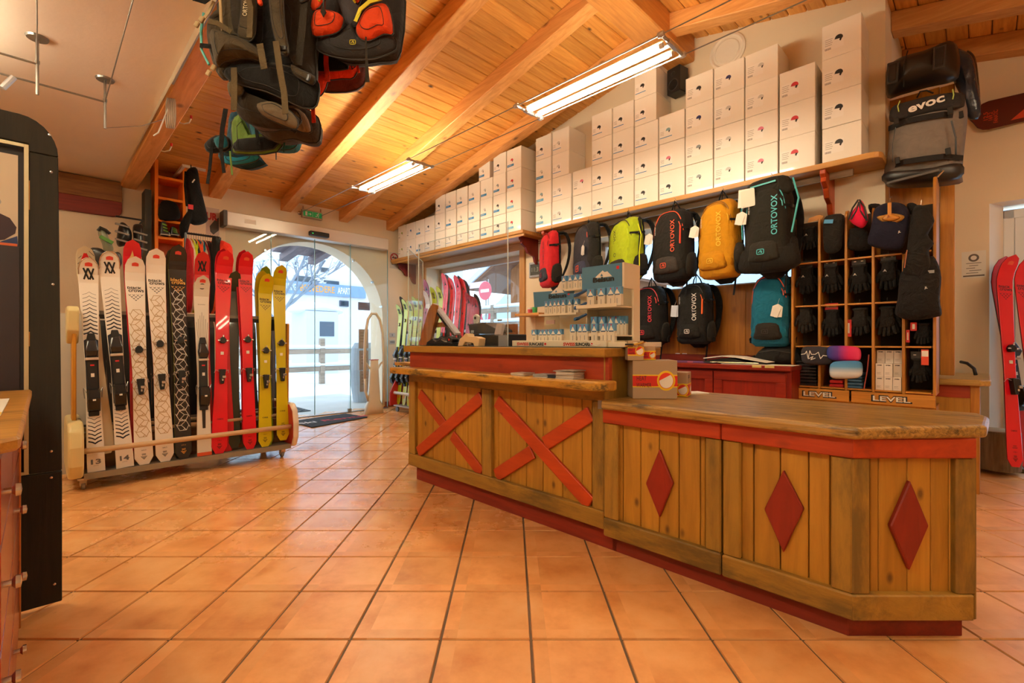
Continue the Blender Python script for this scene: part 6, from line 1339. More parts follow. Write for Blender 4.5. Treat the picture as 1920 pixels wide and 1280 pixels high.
# 5: teal pack with green edged belt
Y4 = 2.35; X4 = (480-960)/F*Y4; t = hung('teal backpack with green edged black hip belt hanging lowest', X4, Y4)
TL = cloth('#17606e', wr=.6); 
soft_at(t, [(440, 190), (530, 200), (532, 240), (515, 256), (470, 254), (445, 240)], Y4, X4, .16, .06, .14, TL, 'main_bag', seed=1, wr=.015)
soft_at(t, [(430, 225), (446, 210), (440, 240), (452, 262), (500, 256), (527, 246), (516, 282), (440, 286), (432, 270)], Y4, X4, .02, .02, .03, cloth('#6a8a3c'), 'belt_edge', wr=.003)
soft_at(t, [(446, 262), (500, 256), (525, 247), (513, 279), (441, 282)], Y4, X4, .0, .015, .02, BKF, 'hip_belt', wr=.003)
strap(t, [(437, 215), (431, 250), (428, 288)], Y4, X4, .022, BKF, -.06); strap(t, [(428, 286), (431, 310), (434, 332)], Y4, X4, .016, BKF, -.06); strap(t, [(486, 236), (488, 256), (491, 276)], Y4, X4, .016, BKF, -.03); strap(t, [(501, 230), (500, 254)], Y4, X4, .016, BKF, -.03)
strap(t, [(532, 245), (535, 265), (534, 287)], Y4, X4, .008, cloth('#1f4a44'), -.01); strap(t, [(438, 288), (440, 310), (442, 332)], Y4, X4, .008, cloth('#6a8a3c'), -.03)
x_, z_ = wp(530, 237, Y4, X4); MB().cb((x_, -.02, z_), (.02, .012, .03)).build('orange_tab', plain('#ee5028', .5), t)
MB().tube([(0, .2, 2.1), (0, .2, 2.93)], .003, 5).build('hanging_cord', BLACK, t)
# 6: second teal pack, left
Y5 = 2.5; X5 = (430-960)/F*Y5; t = hung('dark teal backpack at the lower left of the hanging bunch', X5, Y5)
soft_at(t, [(410, 190), (440, 200), (446, 250), (470, 285), (474, 292), (440, 302), (405, 292), (384, 276), (402, 240)], Y5, X5, .12, .06, .12, cloth('#123f52'), 'main_bag', seed=4, wr=.014)
soft_at(t, [(380, 268), (400, 252), (425, 256), (428, 276), (400, 284), (384, 280)], Y5, X5, .02, .03, .02, BKF, 'hip_belt', wr=.006)
soft_at(t, [(404, 262), (424, 256), (430, 276), (412, 280)], Y5, X5, -.01, .02, .01, TL, 'belt_pocket'); soft_at(t, [(402, 284), (440, 290), (474, 284), (468, 294), (430, 302), (406, 296)], Y5, X5, .06, .03, .03, cloth('#1f86a8'), 'rain_cover', wr=.01)
strap(t, [(404, 280), (400, 320), (396, 348)], Y5, X5, .016, BKF, -.03); x_, z_ = wp(411, 235, Y5, X5); MB().cb((x_, .04, z_), (.016, .012, .036)).build('orange_whistle', plain('#ee5028', .5), t, bevel=.004)
MB().tube([(0, .2, 2.1), (0, .2, 2.93)], .003, 5).build('hanging_cord', BLACK, t)
# steel rail that carries the bunch
t = thing('hanging_rail', 'thin steel rail under the ceiling that carries the backpacks', 'rail', (0, 0, 0)); p_, q_ = Vector(((X0-Y0)*S2, (X0+Y0)*S2, 2.9)), Vector(((X5-Y5)*S2, (X5+Y5)*S2, 3.35))
def rr(X, Y, z=2.93): return ((X-Y)*S2, (X+Y)*S2, z)
MB().tube([rr(X0, Y0+.1), rr(X3, Y3+.2), rr(X4, Y4+.2), rr(X5, Y5+.25)], .01, 8).build('rod', STEEL, t); MB().tube([rr(X1-.1, Y1+.12), rr(X1+.0, Y1+.12), rr(X2, Y2+.1), rr(X3, Y3+.2)], .01, 8).build('rod', STEEL, t)
for (x, y) in ((X0, Y0+.1), (X5, Y5+.25), (X1, Y1+.12)): q_ = rr(x, y); MB().tube([q_, (q_[0], q_[1], roofz(q_[0]) if q_[1] > .83 else 3.0)], .006, 8).build('hanger', STEEL, t)
# ================================================================== GLOVE CABINET (pigeon holes)
GF = 4.40; G0, G1 = onB(GF, 1483)[0], onB(GF, 1756)[0]
HW = wood('#c98a34', '#9d641e', 'z', .42, .25); HWX = wood('#cd8e38', '#a0671f', 'x', .42, .2)
gz = lambda py, px=1483: onB(GF, px, py)[1]
t = thing('pigeonhole_cabinet', 'honey wood pigeonhole cabinet full of gloves and headwear', 'cabinet', (0, 0, 0))
zs0, zs1 = gz(722, 1493), gz(412, 1490)+.02
cols_px = [1489, 1536, 1586, 1637, 1694, 1750]                 # divider centres at the front
ca = [onB(GF, p)[0] for p in cols_px]
rz = [zs0, gz(648, 1540), gz(571, 1540), gz(489, 1540), zs1]
GB = 4.70
MB().box(G0, G1, GF, GB, .05, .655).build('base_box', HW, t)
for k, x0 in enumerate((G0, (G0+G1)/2-.04)):
    x1 = ((G0+G1)/2-.045) if k == 0 else G1; d = MB().box(x0+.004, x1-.004, GF-.015, GF, .655, zs0-.018).build('drawer_front', HWX, t, bevel=.003)
    text('LEVEL', d, ((x0+x1)/2, GF-.0175, (.655+zs0)/2-.008), .05, plain('#151515', .5), w=.235, bold=.05); text('LEVEL', d, ((x0+x1)/2, GF-.0185, (.655+zs0)/2-.008), .036, plain('#e8e2d4', .5), w=.215, bold=.02)
MB().box(G0, G1, GF-.0, GB, .655, .665).build('drawer_deck', HWX, t)
def side(a_, nm, top): 
    pts = [(GF, zs0-.02), (GB, zs0-.02), (GB, top), (GF+.07, top), (GF+.03, top-.01), (GF+.01, top-.035), (GF, top-.08)]
    return MB().prism(pts, a_-.009, a_+.009, 'yz').build(nm, HW, t, bevel=.003)
side(G0+.010, 'side_panel', zs1); side(ca[1], 'divider', zs1); side(ca[2], 'divider', zs1); side(ca[3], 'divider', zs1); side(ca[4], 'divider', rz[3]); side(G1-.010, 'side_panel', zs1+.14)
for k, z in enumerate(rz[:-1]):
    for i in range(5):
        if k == 1 and i >= 0 and False: continue
        MB().box(ca[i]+.010, ca[i+1]-.010, GF+.004, GB-.01, z-.012, z).build('shelf', HWX, t, bevel=.001)
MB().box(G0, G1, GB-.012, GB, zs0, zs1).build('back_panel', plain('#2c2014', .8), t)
# tall plank panel with the big bags and the back desk
MB_ = 4.95; p0, p1 = -.552, onB(MB_, 1790)[0]
tp = thing('wood_panel', 'tall honey wood panel behind the cabinet carrying two travel bags', 'panel', (0, 0, 0)); GW = wood('#c8872c', '#a0641c', 'z', .42, .35, kd=5)
x = p0
for x1 in (p0+.2, p1-.085): MB().box(x, x1-.001, MB_, MB_+.03, .86, 3.10).build('plank', GW, tp, bevel=.002); x = x1
MB().box(p1-.083, p1, MB_-.012, MB_+.04, .86, 3.09).build('edge_post', GW, tp, bevel=.004)
td = thing('back_desk', 'narrow wooden desk in the alcove with a red stained rail', 'desk', (0, 0, 0)); DZ = .84
MB().prism([(-.56, 4.80), (-.02, 4.80), (.035, 4.86), (.035, 5.85), (-.56, 5.85)], DZ-.045, DZ, 'xy').build('worktop', wood('#c9a55c', '#8f6a2c', 'x', .35, .2, stretch=12, wear='#6b5222', wscale=12), td, bevel=.008)
MB().box(-.56, -.075, 4.86, 4.9, .70, DZ-.045).build('red_rail', REDX, td); MB().box(-.56, -.30, 4.87, 4.9, .06, .70).box(-.295, -.075, 4.865, 4.9, .06, .70).build('front_panel', MUS, td); MB().box(-.075, -.025, 4.86, 5.8, 0, DZ-.045).build('end_panel', GW, td, bevel=.003)
cbl = MB().tube([(0, 0, 0), (-.01, .02, .05), (-.05, .06, .09), (-.09, .1, .10)], .012, 8).build('cable', BLACK, smooth=True); single(cbl, 'black cable curling behind the post on the back desk', 'cable', (-.05, 5.3, DZ+.012))

# ---------- gloves: palm and separate fingers pointing down
def glove(mb, s=1.0, seed=0, spread=.12, thumb=1):
    r = random.Random(seed)
    soft(mb, [(.0, 0, 0, .085*s, .030*s), (-.05*s, 0, 0, .078*s, .032*s), (-.10*s, 0, 0, .095*s, .040*s), (-.145*s, 0, 0, .098*s, .036*s), (-.165*s, 0, 0, .090*s, .024*s)], .003, seed, n=16)
    for i, (x, L_) in enumerate(((-.036, .070), (-.012, .082), (.012, .078), (.036, .062))):
        dx = x*spread*2+r.uniform(-.004, .004); y = r.uniform(-.006, .006)
        mb.tube([(x*s, 0, -.150*s), ((x+dx)*s, y*s, -(.160+L_*.5)*s), ((x+dx*1.6)*s, y*1.5*s-.004, -(.160+L_*.93)*s), ((x+dx*1.7)*s, y*1.5*s-.004, -(.160+L_)*s)], [.0125*s, .0125*s, .011*s, .004*s], 8)
    mb.tube([(thumb*-.038*s, 0, -.085*s), (thumb*-.060*s, -.006*s, -.125*s), (thumb*-.070*s, -.008*s, -.165*s), (thumb*-.071*s, -.008*s, -.178*s)], [.015*s, .014*s, .011*s, .004*s], 8)
    return mb
BG = cloth('#110f0e', wr=.8); BG2 = cloth('#1c1916', wr=.8); CARD = plain('#33322f', .6)
def glove_thing(lb, px, py, s=1.0, seed=0, logo='arrow', card='dark', y=GF+.03, spread=.12, thumb=1, mat=None, sh=2):
    a_, z_ = onB(y-.03, px, py); t = thing('glove', lb, 'glove', (a_, y, z_), rot=random.Random(seed).uniform(-.15, .1), group='black gloves in the pigeonhole cabinet')
    glove(MB(), s, seed, spread, thumb).build('glove_shell', mat or BG, t, smooth=True)
    MB().pillow([(-.045*s, 0), (.045*s, 0), (.043*s, -.022*s), (-.043*s, -.022*s)], 0, .02, .02, 3).build('cuff', BG2, t, smooth=True)
    if sh > 1: o = glove(MB(), s*.98, seed+5, spread, -thumb).build('second_glove', mat or BG, t, smooth=True); o.location = (.012, .030, .004)
    if logo == 'arrow':
        g = MB(); strokes(g, [[(-.006, .0), (0, .010), (.006, .0)], [(0, .01), (0, -.004)], [(-.010, -.006), (-.002, .004)], [(.010, -.006), (.002, .004)]], .003); o = g.build('printed_mark', plain('#e0dcd4', .5), t); o.location = (-.018*s, -.026*s, -.085*s)
    if card:
        c_ = MB().box(-.045, .045, .004, .007, -.004, .05).build('hang_card', CARD if card == 'dark' else plain('#c8201c', .5), t, bevel=.001)
        MB().box(-.03, -.015, .0032, .004, .022, .028).box(.015, .03, .0032, .004, .022, .028).build('card_print', PAPER, c_)
        if card == 'reusch': text('reusch', t, (0, .002, .025), .016, PAPER, w=.07, bold=.02)
    MB().tube([(0, .008, .045), (0, .004, .062), (.004, -.01, .066), (.004, -.014, .060)], .002, 5).build('plastic_hook', plain('#3a3836', .4), t)
    return t
G = [('black glove with small white mark in top left compartment', 1515, 424, .78, 1, 'arrow', None, 1), ('black glove on grey card, second row first compartment', 1509, 500, .92, 2, 'arrow', 'dark', 1), ('black glove on grey card, second row second compartment', 1555, 498, .90, 3, 'arrow', 'dark', 1), ('black glove on grey card, second row third compartment', 1608, 495, .92, 4, 'arrow', 'dark', 1), ('black glove on grey card, second row fourth compartment', 1664, 487, .92, 5, 'arrow', 'dark', 1),
 ('dark grey glove in third row first compartment', 1507, 574, .92, 6, None, None, 1), ('dark glove under a red card, third row second compartment', 1557, 580, .90, 7, None, 'reusch', 1), ('dark grey glove with white tag, third row third compartment', 1610, 577, .88, 8, None, None, 1), ('dark grey open glove, third row fourth compartment', 1662, 574, .92, 9, None, None, 1), ('black thin glove with orange and white tags, bottom right', 1722, 672, .72, 11, None, 'dark', 1), ('black glove half hidden in third row right compartment', 1730, 606, .62, 12, None, None, 1)]
for lb, px, py, s, sd, lg, cd, th_ in G: glove_thing(lb, px, py, s*1.0, sd, lg, cd, mat=BG2 if 'dark grey' in lb else None, y=GF+.04)
for k, (px, py) in enumerate(((1734, 655),)): 
    a_, z_ = onB(GF, px, py); o = MB().prism([(-.02, 0), (.02, .0), (.02, -.11), (-.02, -.11)], 0, .002).build('tag', plain('#d8482c', .5)); single(o, 'white and orange tag hanging from bottom right glove', 'tag', (a_, GF+.01, z_), .2); MB().box(-.018, .018, -.001, 0, -.05, -.01).build('white_part', PAPER, o)
for k, (px, py, w_, h_, lb) in enumerate(((1591, 615, .035, .13, 'red packaging edge beside the third row gloves'), (1713, 612, .035, .06, 'small red card in the third row right compartment'), (1702, 630, .02, .09, 'slanted red packaging in the third row right compartment'))):
    a_, z_ = onB(GF+.02, px, py); o = MB().box(-w_/2, w_/2, 0, .015, -h_/2, h_/2).build('red_package', plain('#c41e1c', .5)); single(o, lb, 'package', (a_, GF+.02, z_), 0); MB().box(-w_*.2, w_*.2, -.001, 0, -h_*.3, h_*.3).build('white_print', PAPER, o)
# headwear hanging on top
def cap_thing(name, lb, cat, pts, Yb, mat, df=.04, db=.03, wr=.010, seed=0, rings=5):
    ps = [onB(Yb, x, y) for x, y in pts]; ax = sum(p[0] for p in ps)/len(ps); az = min(p[1] for p in ps)
    t = thing(name, lb, cat, (ax, Yb, az)); MB().pillow([(p[0]-ax, p[1]-az) for p in ps], 0, df, db, rings, wr, seed).build('fabric', mat, t, smooth=True); t['o'] = 0; del t['o']
    return t, (lambda x, y: (onB(Yb, x, y)[0]-ax, onB(Yb, x, y)[1]-az))
t, f_ = cap_thing('neck_warmer', 'black beanie hanging in the top second compartment', 'headwear', [(1545, 410), (1560, 402), (1583, 404), (1580, 440), (1577, 466), (1560, 476), (1546, 470), (1543, 440)], GF-.01, BG2)
MB().cb((f_(1556, 417)[0], -.045, f_(1556, 417)[1]), (.06, .003, .03), (0, .15, 0)).build('blue_label', plain('#4a9ad0', .5), t)
t, f_ = cap_thing('headband', 'hot pink headband with black edge hanging on top of the cabinet', 'headband', [(1611, 376), (1618, 378), (1626, 398), (1627, 415), (1618, 427), (1606, 424), (1593, 413), (1597, 398), (1606, 386)], GF-.04, cloth('#ec1c4c'))
for ps in ([(1611, 376), (1600, 392), (1593, 413)], [(1613, 376), (1623, 390), (1627, 415)], [(1612, 380), (1608, 396), (1597, 413)], [(1613, 380), (1614, 396), (1625, 412)]): MB().tube([(f_(*p)[0], -.035, f_(*p)[1]) for p in ps], .006, 6).build('black_trim', BLACK, t)
cap_thing('headband', 'black headwear folded beside the pink headband', 'headwear', [(1595, 428), (1620, 430), (1630, 440), (1634, 466), (1600, 470), (1588, 462), (1592, 440)], GF+.03, BG, seed=4, wr=.02)
cap_thing('headwear', 'crumpled black cap behind the navy neck warmer', 'headwear', [(1628, 384), (1648, 382), (1656, 392), (1650, 404), (1634, 402)], GF+.06, BG, seed=5)
t, f_ = cap_thing('neck_warmer', 'navy neck warmer on a wooden hanger at the cabinet top', 'headwear', [(1640, 392), (1656, 382), (1676, 379), (1696, 384), (1706, 400), (1704, 430), (1694, 462), (1680, 469), (1650, 466), (1627, 456), (1632, 430), (1636, 410)], GF-.10, cloth('#15142a', wr=.4), df=.05, seed=6)
P = [f_(*p) for p in ((1646, 409), (1660, 405), (1675, 402), (1697, 407), (1690, 417), (1670, 421), (1654, 417))]; MB().pillow(P, -.048, .006, .0, 2).build('neck_opening', cloth('#b98438'), t, smooth=True)
MB().cb((f_(1670, 394)[0], -.060, f_(1670, 394)[1]), (.022, .006, .085)).build('wooden_hanger', wood('#d8963c', '#b0701f', 'z', .4, .1), t, bevel=.002); MB().pillow([f_(*p) for p in ((1656, 413), (1666, 404), (1678, 405), (1690, 411), (1676, 417), (1664, 417))], -.058, .008, 0, 2).build('hanger_plate', wood('#d8963c', '#b0701f', 'x', .4, .1), t, smooth=True)
text('JL', t, (f_(1669, 409)[0], -.069, f_(1669, 409)[1]), .02, plain('#8a3a1c', .5), bold=.03); text('JL', t, (f_(1688, 437)[0], -.051, f_(1688, 437)[1]), .018, PAPER, bold=.03)
MB().tube([(f_(1671, 380)[0], -.06, f_(1671, 380)[1]), (f_(1671, 374)[0], -.05, f_(1671, 374)[1]), (f_(1673, 370)[0], -.03, f_(1671, 371)[1])], .003, 6).build('hook', CHROME, t)
t, f_ = cap_thing('fleece_hood', 'black fleece hood hanging at the top right of cabinet', 'headwear', [(1712, 392), (1724, 384), (1740, 392), (1752, 414), (1740, 440), (1751, 456), (1742, 470), (1745, 500), (1733, 528), (1715, 520), (1693, 510), (1700, 470), (1705, 430)], GF-.12, cloth('#1a1714', wr=.9), df=.05, wr=.02, seed=7)
MB().tube([(f_(1702, 470)[0], -.04, f_(1702, 470)[1]), (f_(1697, 503)[0], -.035, f_(1697, 503)[1])], .003, 5).build('orange_seam', plain('#b86a40', .5), t); MB().tube([(f_(1727, 386)[0], -.03, f_(1727, 386)[1]), (f_(1728, 374)[0], -.02, f_(1728, 376)[1])], .003, 6).build('hook', CHROME, t)
t, f_ = cap_thing('balaclava', 'large black fleece balaclava draped over the right cabinet side', 'headwear', [(1690, 510), (1720, 502), (1745, 480), (1757, 490), (1765, 520), (1762, 560), (1766, 588), (1756, 594), (1720, 600), (1695, 598), (1678, 588), (1683, 560)], GF-.08, cloth('#171412', wr=.9), df=.07, wr=.016, seed=8)
text('JL', t, (f_(1738, 541)[0], -.072, f_(1738, 541)[1]), .018, PAPER, bold=.03); MB().cb((f_(1744, 511)[0], -.058, f_(1744, 511)[1]), (.05, .003, .02)).build('grey_label', plain('#8a8886', .5), t)
t, f_ = cap_thing('headwear', 'black scarf bundle behind the fleece hood', 'headwear', [(1700, 384), (1712, 380), (1726, 390), (1722, 402), (1706, 402)], GF-.05, BG, seed=9)
# wooden hanger card top left
o = MB().prism([(-.05, 0), (.05, .01), (.06, .035), (.03, .05), (-.04, .035)], 0, .006).build('wooden_hanger', wood('#d8963c', '#b0701f', 'x', .4, .1)); a_, z_ = onB(GF, 1527, 415); single(o, 'small wooden hanger plate in the top left compartment', 'hanger', (a_, GF+.01, z_))
# headbands leaning in the lower left
def band_shape(lb, x0, y0, x1, y1, mat, y, seed, tilt=0):
    ps = []; cx, cy = (x0+x1)/2, (y0+y1)/2; rx, ry = (x1-x0)/2, (y1-y0)/2
    for k in range(16): a_ = 2*PI*k/16; c_, s_ = math.cos(a_), math.sin(a_); ps.append((cx+rx*math.copysign(abs(c_)**.5, c_), cy+ry*math.copysign(abs(s_)**.6, s_)+tilt*c_*rx))
    return cap_thing('headband', lb, 'headband', ps, y, mat, df=.025, db=.015, wr=.003, seed=seed, rings=4)
def grad_mat(cols, axis='x', noise_=0):
    m, nt, p = _new('headband_print'); tc = N(nt, 'ShaderNodeTexCoord'); nz = N(nt, 'ShaderNodeTexVoronoi'); nz.inputs['Scale'].default_value = 14; ad = N(nt, 'ShaderNodeMix', data_type='RGBA'); ad.inputs[0].default_value = noise_
    sp_ = N(nt, 'ShaderNodeSeparateXYZ'); nt.links.new(tc.outputs['Generated'], ad.inputs[6]); nt.links.new(tc.outputs['Generated'], nz.inputs['Vector']); nt.links.new(nz.outputs['Position'], ad.inputs[7]); nt.links.new(ad.outputs[2], sp_.inputs[0])
    cr = N(nt, 'ShaderNodeValToRGB'); e = cr.color_ramp.elements
    for i, c_ in enumerate(cols):
        if i < 2: e[i].position = i/(len(cols)-1); e[i].color = lin(c_)
        else: x_ = e.new(i/(len(cols)-1)); x_.color = lin(c_)
    nt.links.new(sp_.outputs['XZ'.index(axis.upper())*2 if axis == 'z' else 0], cr.inputs[0]); nt.links.new(cr.outputs[0], p.inputs['Base Color']); p.inputs['Roughness'].default_value = .7; return m
t, f_ = band_shape('dark grey headband with white heartbeat print and skier', 1502, 649, 1562, 684, cloth('#35333a', wr=.2), GF-.045, 1, .05)
g = MB(); strokes(g, [[f_(x, y) for x, y in ((1504, 664), (1511, 663), (1514, 658), (1517, 672), (1520, 657), (1523, 664), (1530, 664), (1536, 660), (1540, 672), (1545, 666), (1560, 668))], [f_(x, y) for x, y in ((1518, 672), (1526, 668), (1522, 674), (1530, 671))]], .005); o = g.build('heartbeat_print', PAPER, t); o.location = (0, -.027, 0)
band_shape('blue to pink faceted headband in the lower compartments', 1550, 648, 1615, 677, grad_mat(['#1c3a8a', '#5a2a8a', '#d81c5c', '#e03a6a'], 'x', .25), GF-.075, 2, .06)
band_shape('pale blue headband with snowy mountain print, lowest of three', 1555, 676, 1618, 710, grad_mat(['#c8ccd0', '#dfe4e8', '#5a9ac8', '#3a7ab0'], 'z', .05), GF-.10, 3, -.05)
# folded goods in the bottom row
def fold_stack(lb, px, n, w_, mat, z0, dz=.022, y=GF+.05):
    t = thing('folded_pack_stack', lb, 'clothing', (onB(y, px)[0], y, z0)); r = random.Random(px)
    for i in range(n): MB().box(-w_/2+r.uniform(0, .01), w_/2-r.uniform(0, .01), -.02, .2, i*dz, i*dz+dz*.8).build('wrapped_pack', mat, t, bevel=.005)
    return t
fold_stack('stack of shiny plastic wrapped packs, bottom left compartment', 1513, 8, .15, plain('#2c2b2c', .18, coat=.6), rz[0]+.001, .026)
fold_stack('red bobble cap pack at the bottom of the second compartment', 1570, 2, .10, plain('#b01c1c', .4), rz[0]+.001, .03, GF+.03); fold_stack('blue and white folded neck tubes, bottom third compartment', 1602, 5, .11, plain('#3c6488', .5), rz[0]+.001, .024, GF+.03)
o = MB().tube([(0, 0, 0), (.02, .0, .14), (.03, 0, .26)], .004, 6).build('thin_red_cord', plain('#c05a50', .5)); single(o, 'thin pale red cord standing in the bottom third compartment', 'cord', (onB(GF+.02, 1620)[0], GF+.02, rz[0]+.001))
# white goggle boxes
BXM = plain('#e2d8cc', .5)
for r_i in range(3):
    for c_i in range(3):
        h_ = (rz[1]-rz[0]-.03)/3.0; w_ = (ca[4]-ca[3]-.03)/3; x0 = ca[3]+.013+c_i*(w_+.002)
        dy = .06 if r_i == 2 else (.0 if not (c_i == 2 and r_i == 1) else .03)
        t = thing('goggle_box', 'white box with dark lettering, %s row %s in the fourth compartment' % (['bottom', 'middle', 'top'][r_i], ['left', 'centre', 'right'][c_i]), 'box', (x0+w_/2, GF+.012+dy, rz[0]+.0005+r_i*h_), group='white lettered boxes in the cabinet'); MB().box(-w_/2, w_/2, 0, .18, 0, h_-.001).build('carton', BXM, t, bevel=.001)
        text('uvex', t, (0, -.0006, h_*.86), .008, INK, w=w_*.6, bold=.04)
        g = MB(); g.box(-w_*.35, w_*.15, -.0006, 0, h_*.30, h_*.315).box(-w_*.35, w_*.05, -.0006, 0, h_*.24, h_*.25).box(-w_*.35, w_*.2, -.0006, 0, h_*.18, h_*.19); g.build('fine_print', plain('#6a6058', .6), t)

# ---------- travel bags on the tall panel
t, f_ = cap_thing('wheeled_travel_bag', 'grey travel bag with white lettering hanging on the wood panel', 'bag', [(1672, 204), (1690, 196), (1740, 184), (1800, 178), (1812, 196), (1814, 225), (1806, 300), (1804, 330), (1798, 345), (1720, 352), (1664, 350), (1658, 320), (1664, 290), (1668, 240)], 4.69, cloth('#7d736a', wr=.35), df=.15, db=.055, wr=.008, seed=2)
def pt(x, y, d): q = f_(x, y); return (q[0], d, q[1])
MB().pillow([f_(*p) for p in ((1676, 212), (1700, 202), (1760, 188), (1804, 186), (1810, 206), (1800, 214), (1750, 222), (1690, 236), (1672, 236))], -.12, .035, .0, 3, wr=.004).build('top_flap', cloth('#2f2b2a'), t, smooth=True)
text('evoc', t, (f_(1740, 210)[0], -.163, f_(1740, 210)[1]), .045, plain('#ece6dc', .5), w=.20, roll=-.10, bold=.03)
for a, b in (((1668, 246), (1806, 222)), ((1666, 318), (1806, 300))): MB().ribbon([pt(a[0], a[1], -.06), pt((a[0]*3+b[0])/4, (a[1]*3+b[1])/4, -.158), pt((a[0]+b[0])/2, (a[1]+b[1])/2, -.166), pt((a[0]+3*b[0])/4, (a[1]+3*b[1])/4, -.158), pt(b[0], b[1], -.05)], .04, .004, (0, 0, 1)).build('compression_strap', cloth('#232020'), t)
for x, y in ((1686, 240), (1784, 222), (1688, 312), (1780, 296), (1802, 222)): q = f_(x, y); MB().cb((q[0], -.165 if x < 1800 else -.08, q[1]), (.03, .012, .05), (0, -.1, 0)).build('buckle', BLACK, t, bevel=.003)
for ps in ([(1692, 202), (1688, 212), (1690, 222)], [(1788, 182), (1790, 192), (1788, 200)]): MB().tube([pt(x, y, -.15) for x, y in ps], .004, 5).build('lime_zip_pull', plain('#b8c860', .5), t)
MB().tube([pt(1722, 192, -.10), pt(1728, 183, -.12), pt(1740, 181, -.12), pt(1752, 184, -.10)], .006, 6).build('carry_handle', BLACK, t, smooth=True)
MB().tube([pt(1786, 240, -.16), pt(1794, 270, -.15), pt(1794, 300, -.14)], .006, 6).build('piping', BLACK, t); MB().tube([pt(1684, 250, -.15), pt(1678, 280, -.14), pt(1678, 312, -.13)], .003, 6).build('piping', BLACK, t)
MB().pillow([f_(*p) for p in ((1660, 330), (1700, 326), (1760, 320), (1804, 312), (1800, 340), (1730, 350), (1664, 349))], -.08, .09, .05, 4, wr=.004).build('base_shell', plain('#262322', .4), t, smooth=True)
MB().cb((f_(1715, 342)[0], -.175, f_(1715, 342)[1]), (.30, .012, .02), (0, -.08, 0)).build('skid_bar', plain('#5a5552', .4), t, bevel=.004); MB().tube([pt(1760, 342, -.16), pt(1772, 330, -.165)], .008, 6).build('blue_sheen_bar', CHROME, t)
t, f_ = cap_thing('black_duffel_bag', 'shiny black tarpaulin duffel bag lying on top of the panel', 'bag', [(1660, 150), (1664, 130), (1690, 112), (1740, 98), (1786, 80), (1798, 96), (1800, 130), (1790, 152), (1740, 164), (1690, 178), (1664, 184)], 4.70, plain('#1b1816', .35, bump=.2, bscale=12), df=.18, db=.05, wr=.006, seed=4)
for x, y in ((1680, 155), (1765, 128)): q = f_(x, y); MB().cb((q[0], -.20, q[1]), (.045, .012, .13), (0, .05, 0)).build('carry_handle', BLACK, t, bevel=.005); MB().cb((q[0], -.192, q[1]), (.07, .012, .16), (0, .05, 0)).build('handle_patch', plain('#2c2a28', .5), t, bevel=.004)
MB().tube([(f_(1706, 110)[0], -.14, f_(1706, 110)[1]), (f_(1700, 140)[0], -.19, f_(1700, 140)[1]), (f_(1698, 174)[0], -.12, f_(1698, 174)[1])], .004, 6).build('seam', plain('#0e0d0c', .4), t)
SHN = plain('#2b3442', .22, bump=.9, bscale=16)
t, f_ = cap_thing('shiny_bag_end', 'crumpled glossy blue black bag hanging behind the duffel', 'bag', [(1786, 92), (1810, 96), (1826, 112), (1832, 150), (1840, 214), (1816, 224), (1808, 196), (1796, 170), (1784, 140)], 4.92, SHN, df=.08, db=.10, wr=.03, seed=5, rings=6)
t, f_ = cap_thing('shiny_bag_end', 'narrow black glossy bag edge at the far right of panel', 'bag', [(1812, 96), (1824, 100), (1832, 120), (1838, 180), (1836, 210), (1828, 190), (1820, 130)], 5.00, plain('#1c1a1a', .25, bump=.9, bscale=18), df=.06, db=.06, wr=.02, seed=6)
t['name_hint'] = ''; del t['name_hint']
# snowboard lying on the wall at right
t = thing('snowboard', 'maroon and orange snowboard mounted flat on the right wall', 'snowboard', (0, 0, 0)); qa, qz = onB(BA-.06, 1818, 217); 
z_t, z_b = onB(BA-.06, 1840, 202)[1], onB(BA-.06, 1840, 236)[1]
pts = [(qa, (z_t+z_b)/2)]+[(qa+.02+.10*(1-math.cos(k*PI/8)), (z_t+z_b)/2-.125*math.sin(k*PI/8)) for k in range(1, 5)]; up_ = [(x, 2*((z_t+z_b)/2)-z) for x, z in pts[1:]][::-1]
MB().prism(pts+[(1.5, z_b-.02), (1.5, z_t)]+up_, BA-.06, BA-.045).build('deck', plain('#5a1c10', .3, coat=.3), t, bevel=.003); x_, _ = onB(BA-.06, 1895); MB().prism([(x_, z_b-.01), (x_+.17, z_t-.02), (1.4, z_t-.02), (1.4, z_b-.01)], BA-.062, BA-.06).build('orange_graphic', plain('#c8431a', .4), t)
for k, (s_, px) in enumerate((('FANATIC', 1867), ('169.2', 1857), ('12.5', 1848))): q = onB(BA-.063, px, 218); text(s_, t, (q[0], BA-.063, q[1]), .028, plain('#c8401c', .5), w=.11 if k == 0 else .07, roll=-PI/2, bold=.02)
for x_ in (.25, 1.2): MB().box(x_, x_+.03, BA-.05, BA, z_b-.04, z_b+.02).build('wall_peg', STEEL, t)
# notice on the right wall
t = thing('paper_notice', 'white framed paper notice taped on the beige alcove wall', 'notice', (0, 0, 0)); a0, z1 = onB(BA, 1803, 473); a1, z0 = onB(BA, 1849, 519)
MB().box(a0, a1, BA-.004, BA, z0, z1).build('paper', PAPER, t); g = MB(); g.lathe([(.02, 0), (.035, 0), (.035, .001), (.02, .001)], 20, ((a0+a1)/2, BA-.0055, z1-.06), 'y')
for i in range(6): g.box(a0+.03+(.02 if i % 2 else 0), a1-.03-.02*(i % 3), BA-.0052, BA-.004, z1-.11-.022*i, z1-.105-.022*i)
g.box(a0+.01, a1-.01, BA-.0052, BA-.004, z0+.012, z0+.024); g.build('printed_lines', plain('#6a6058', .6), t)
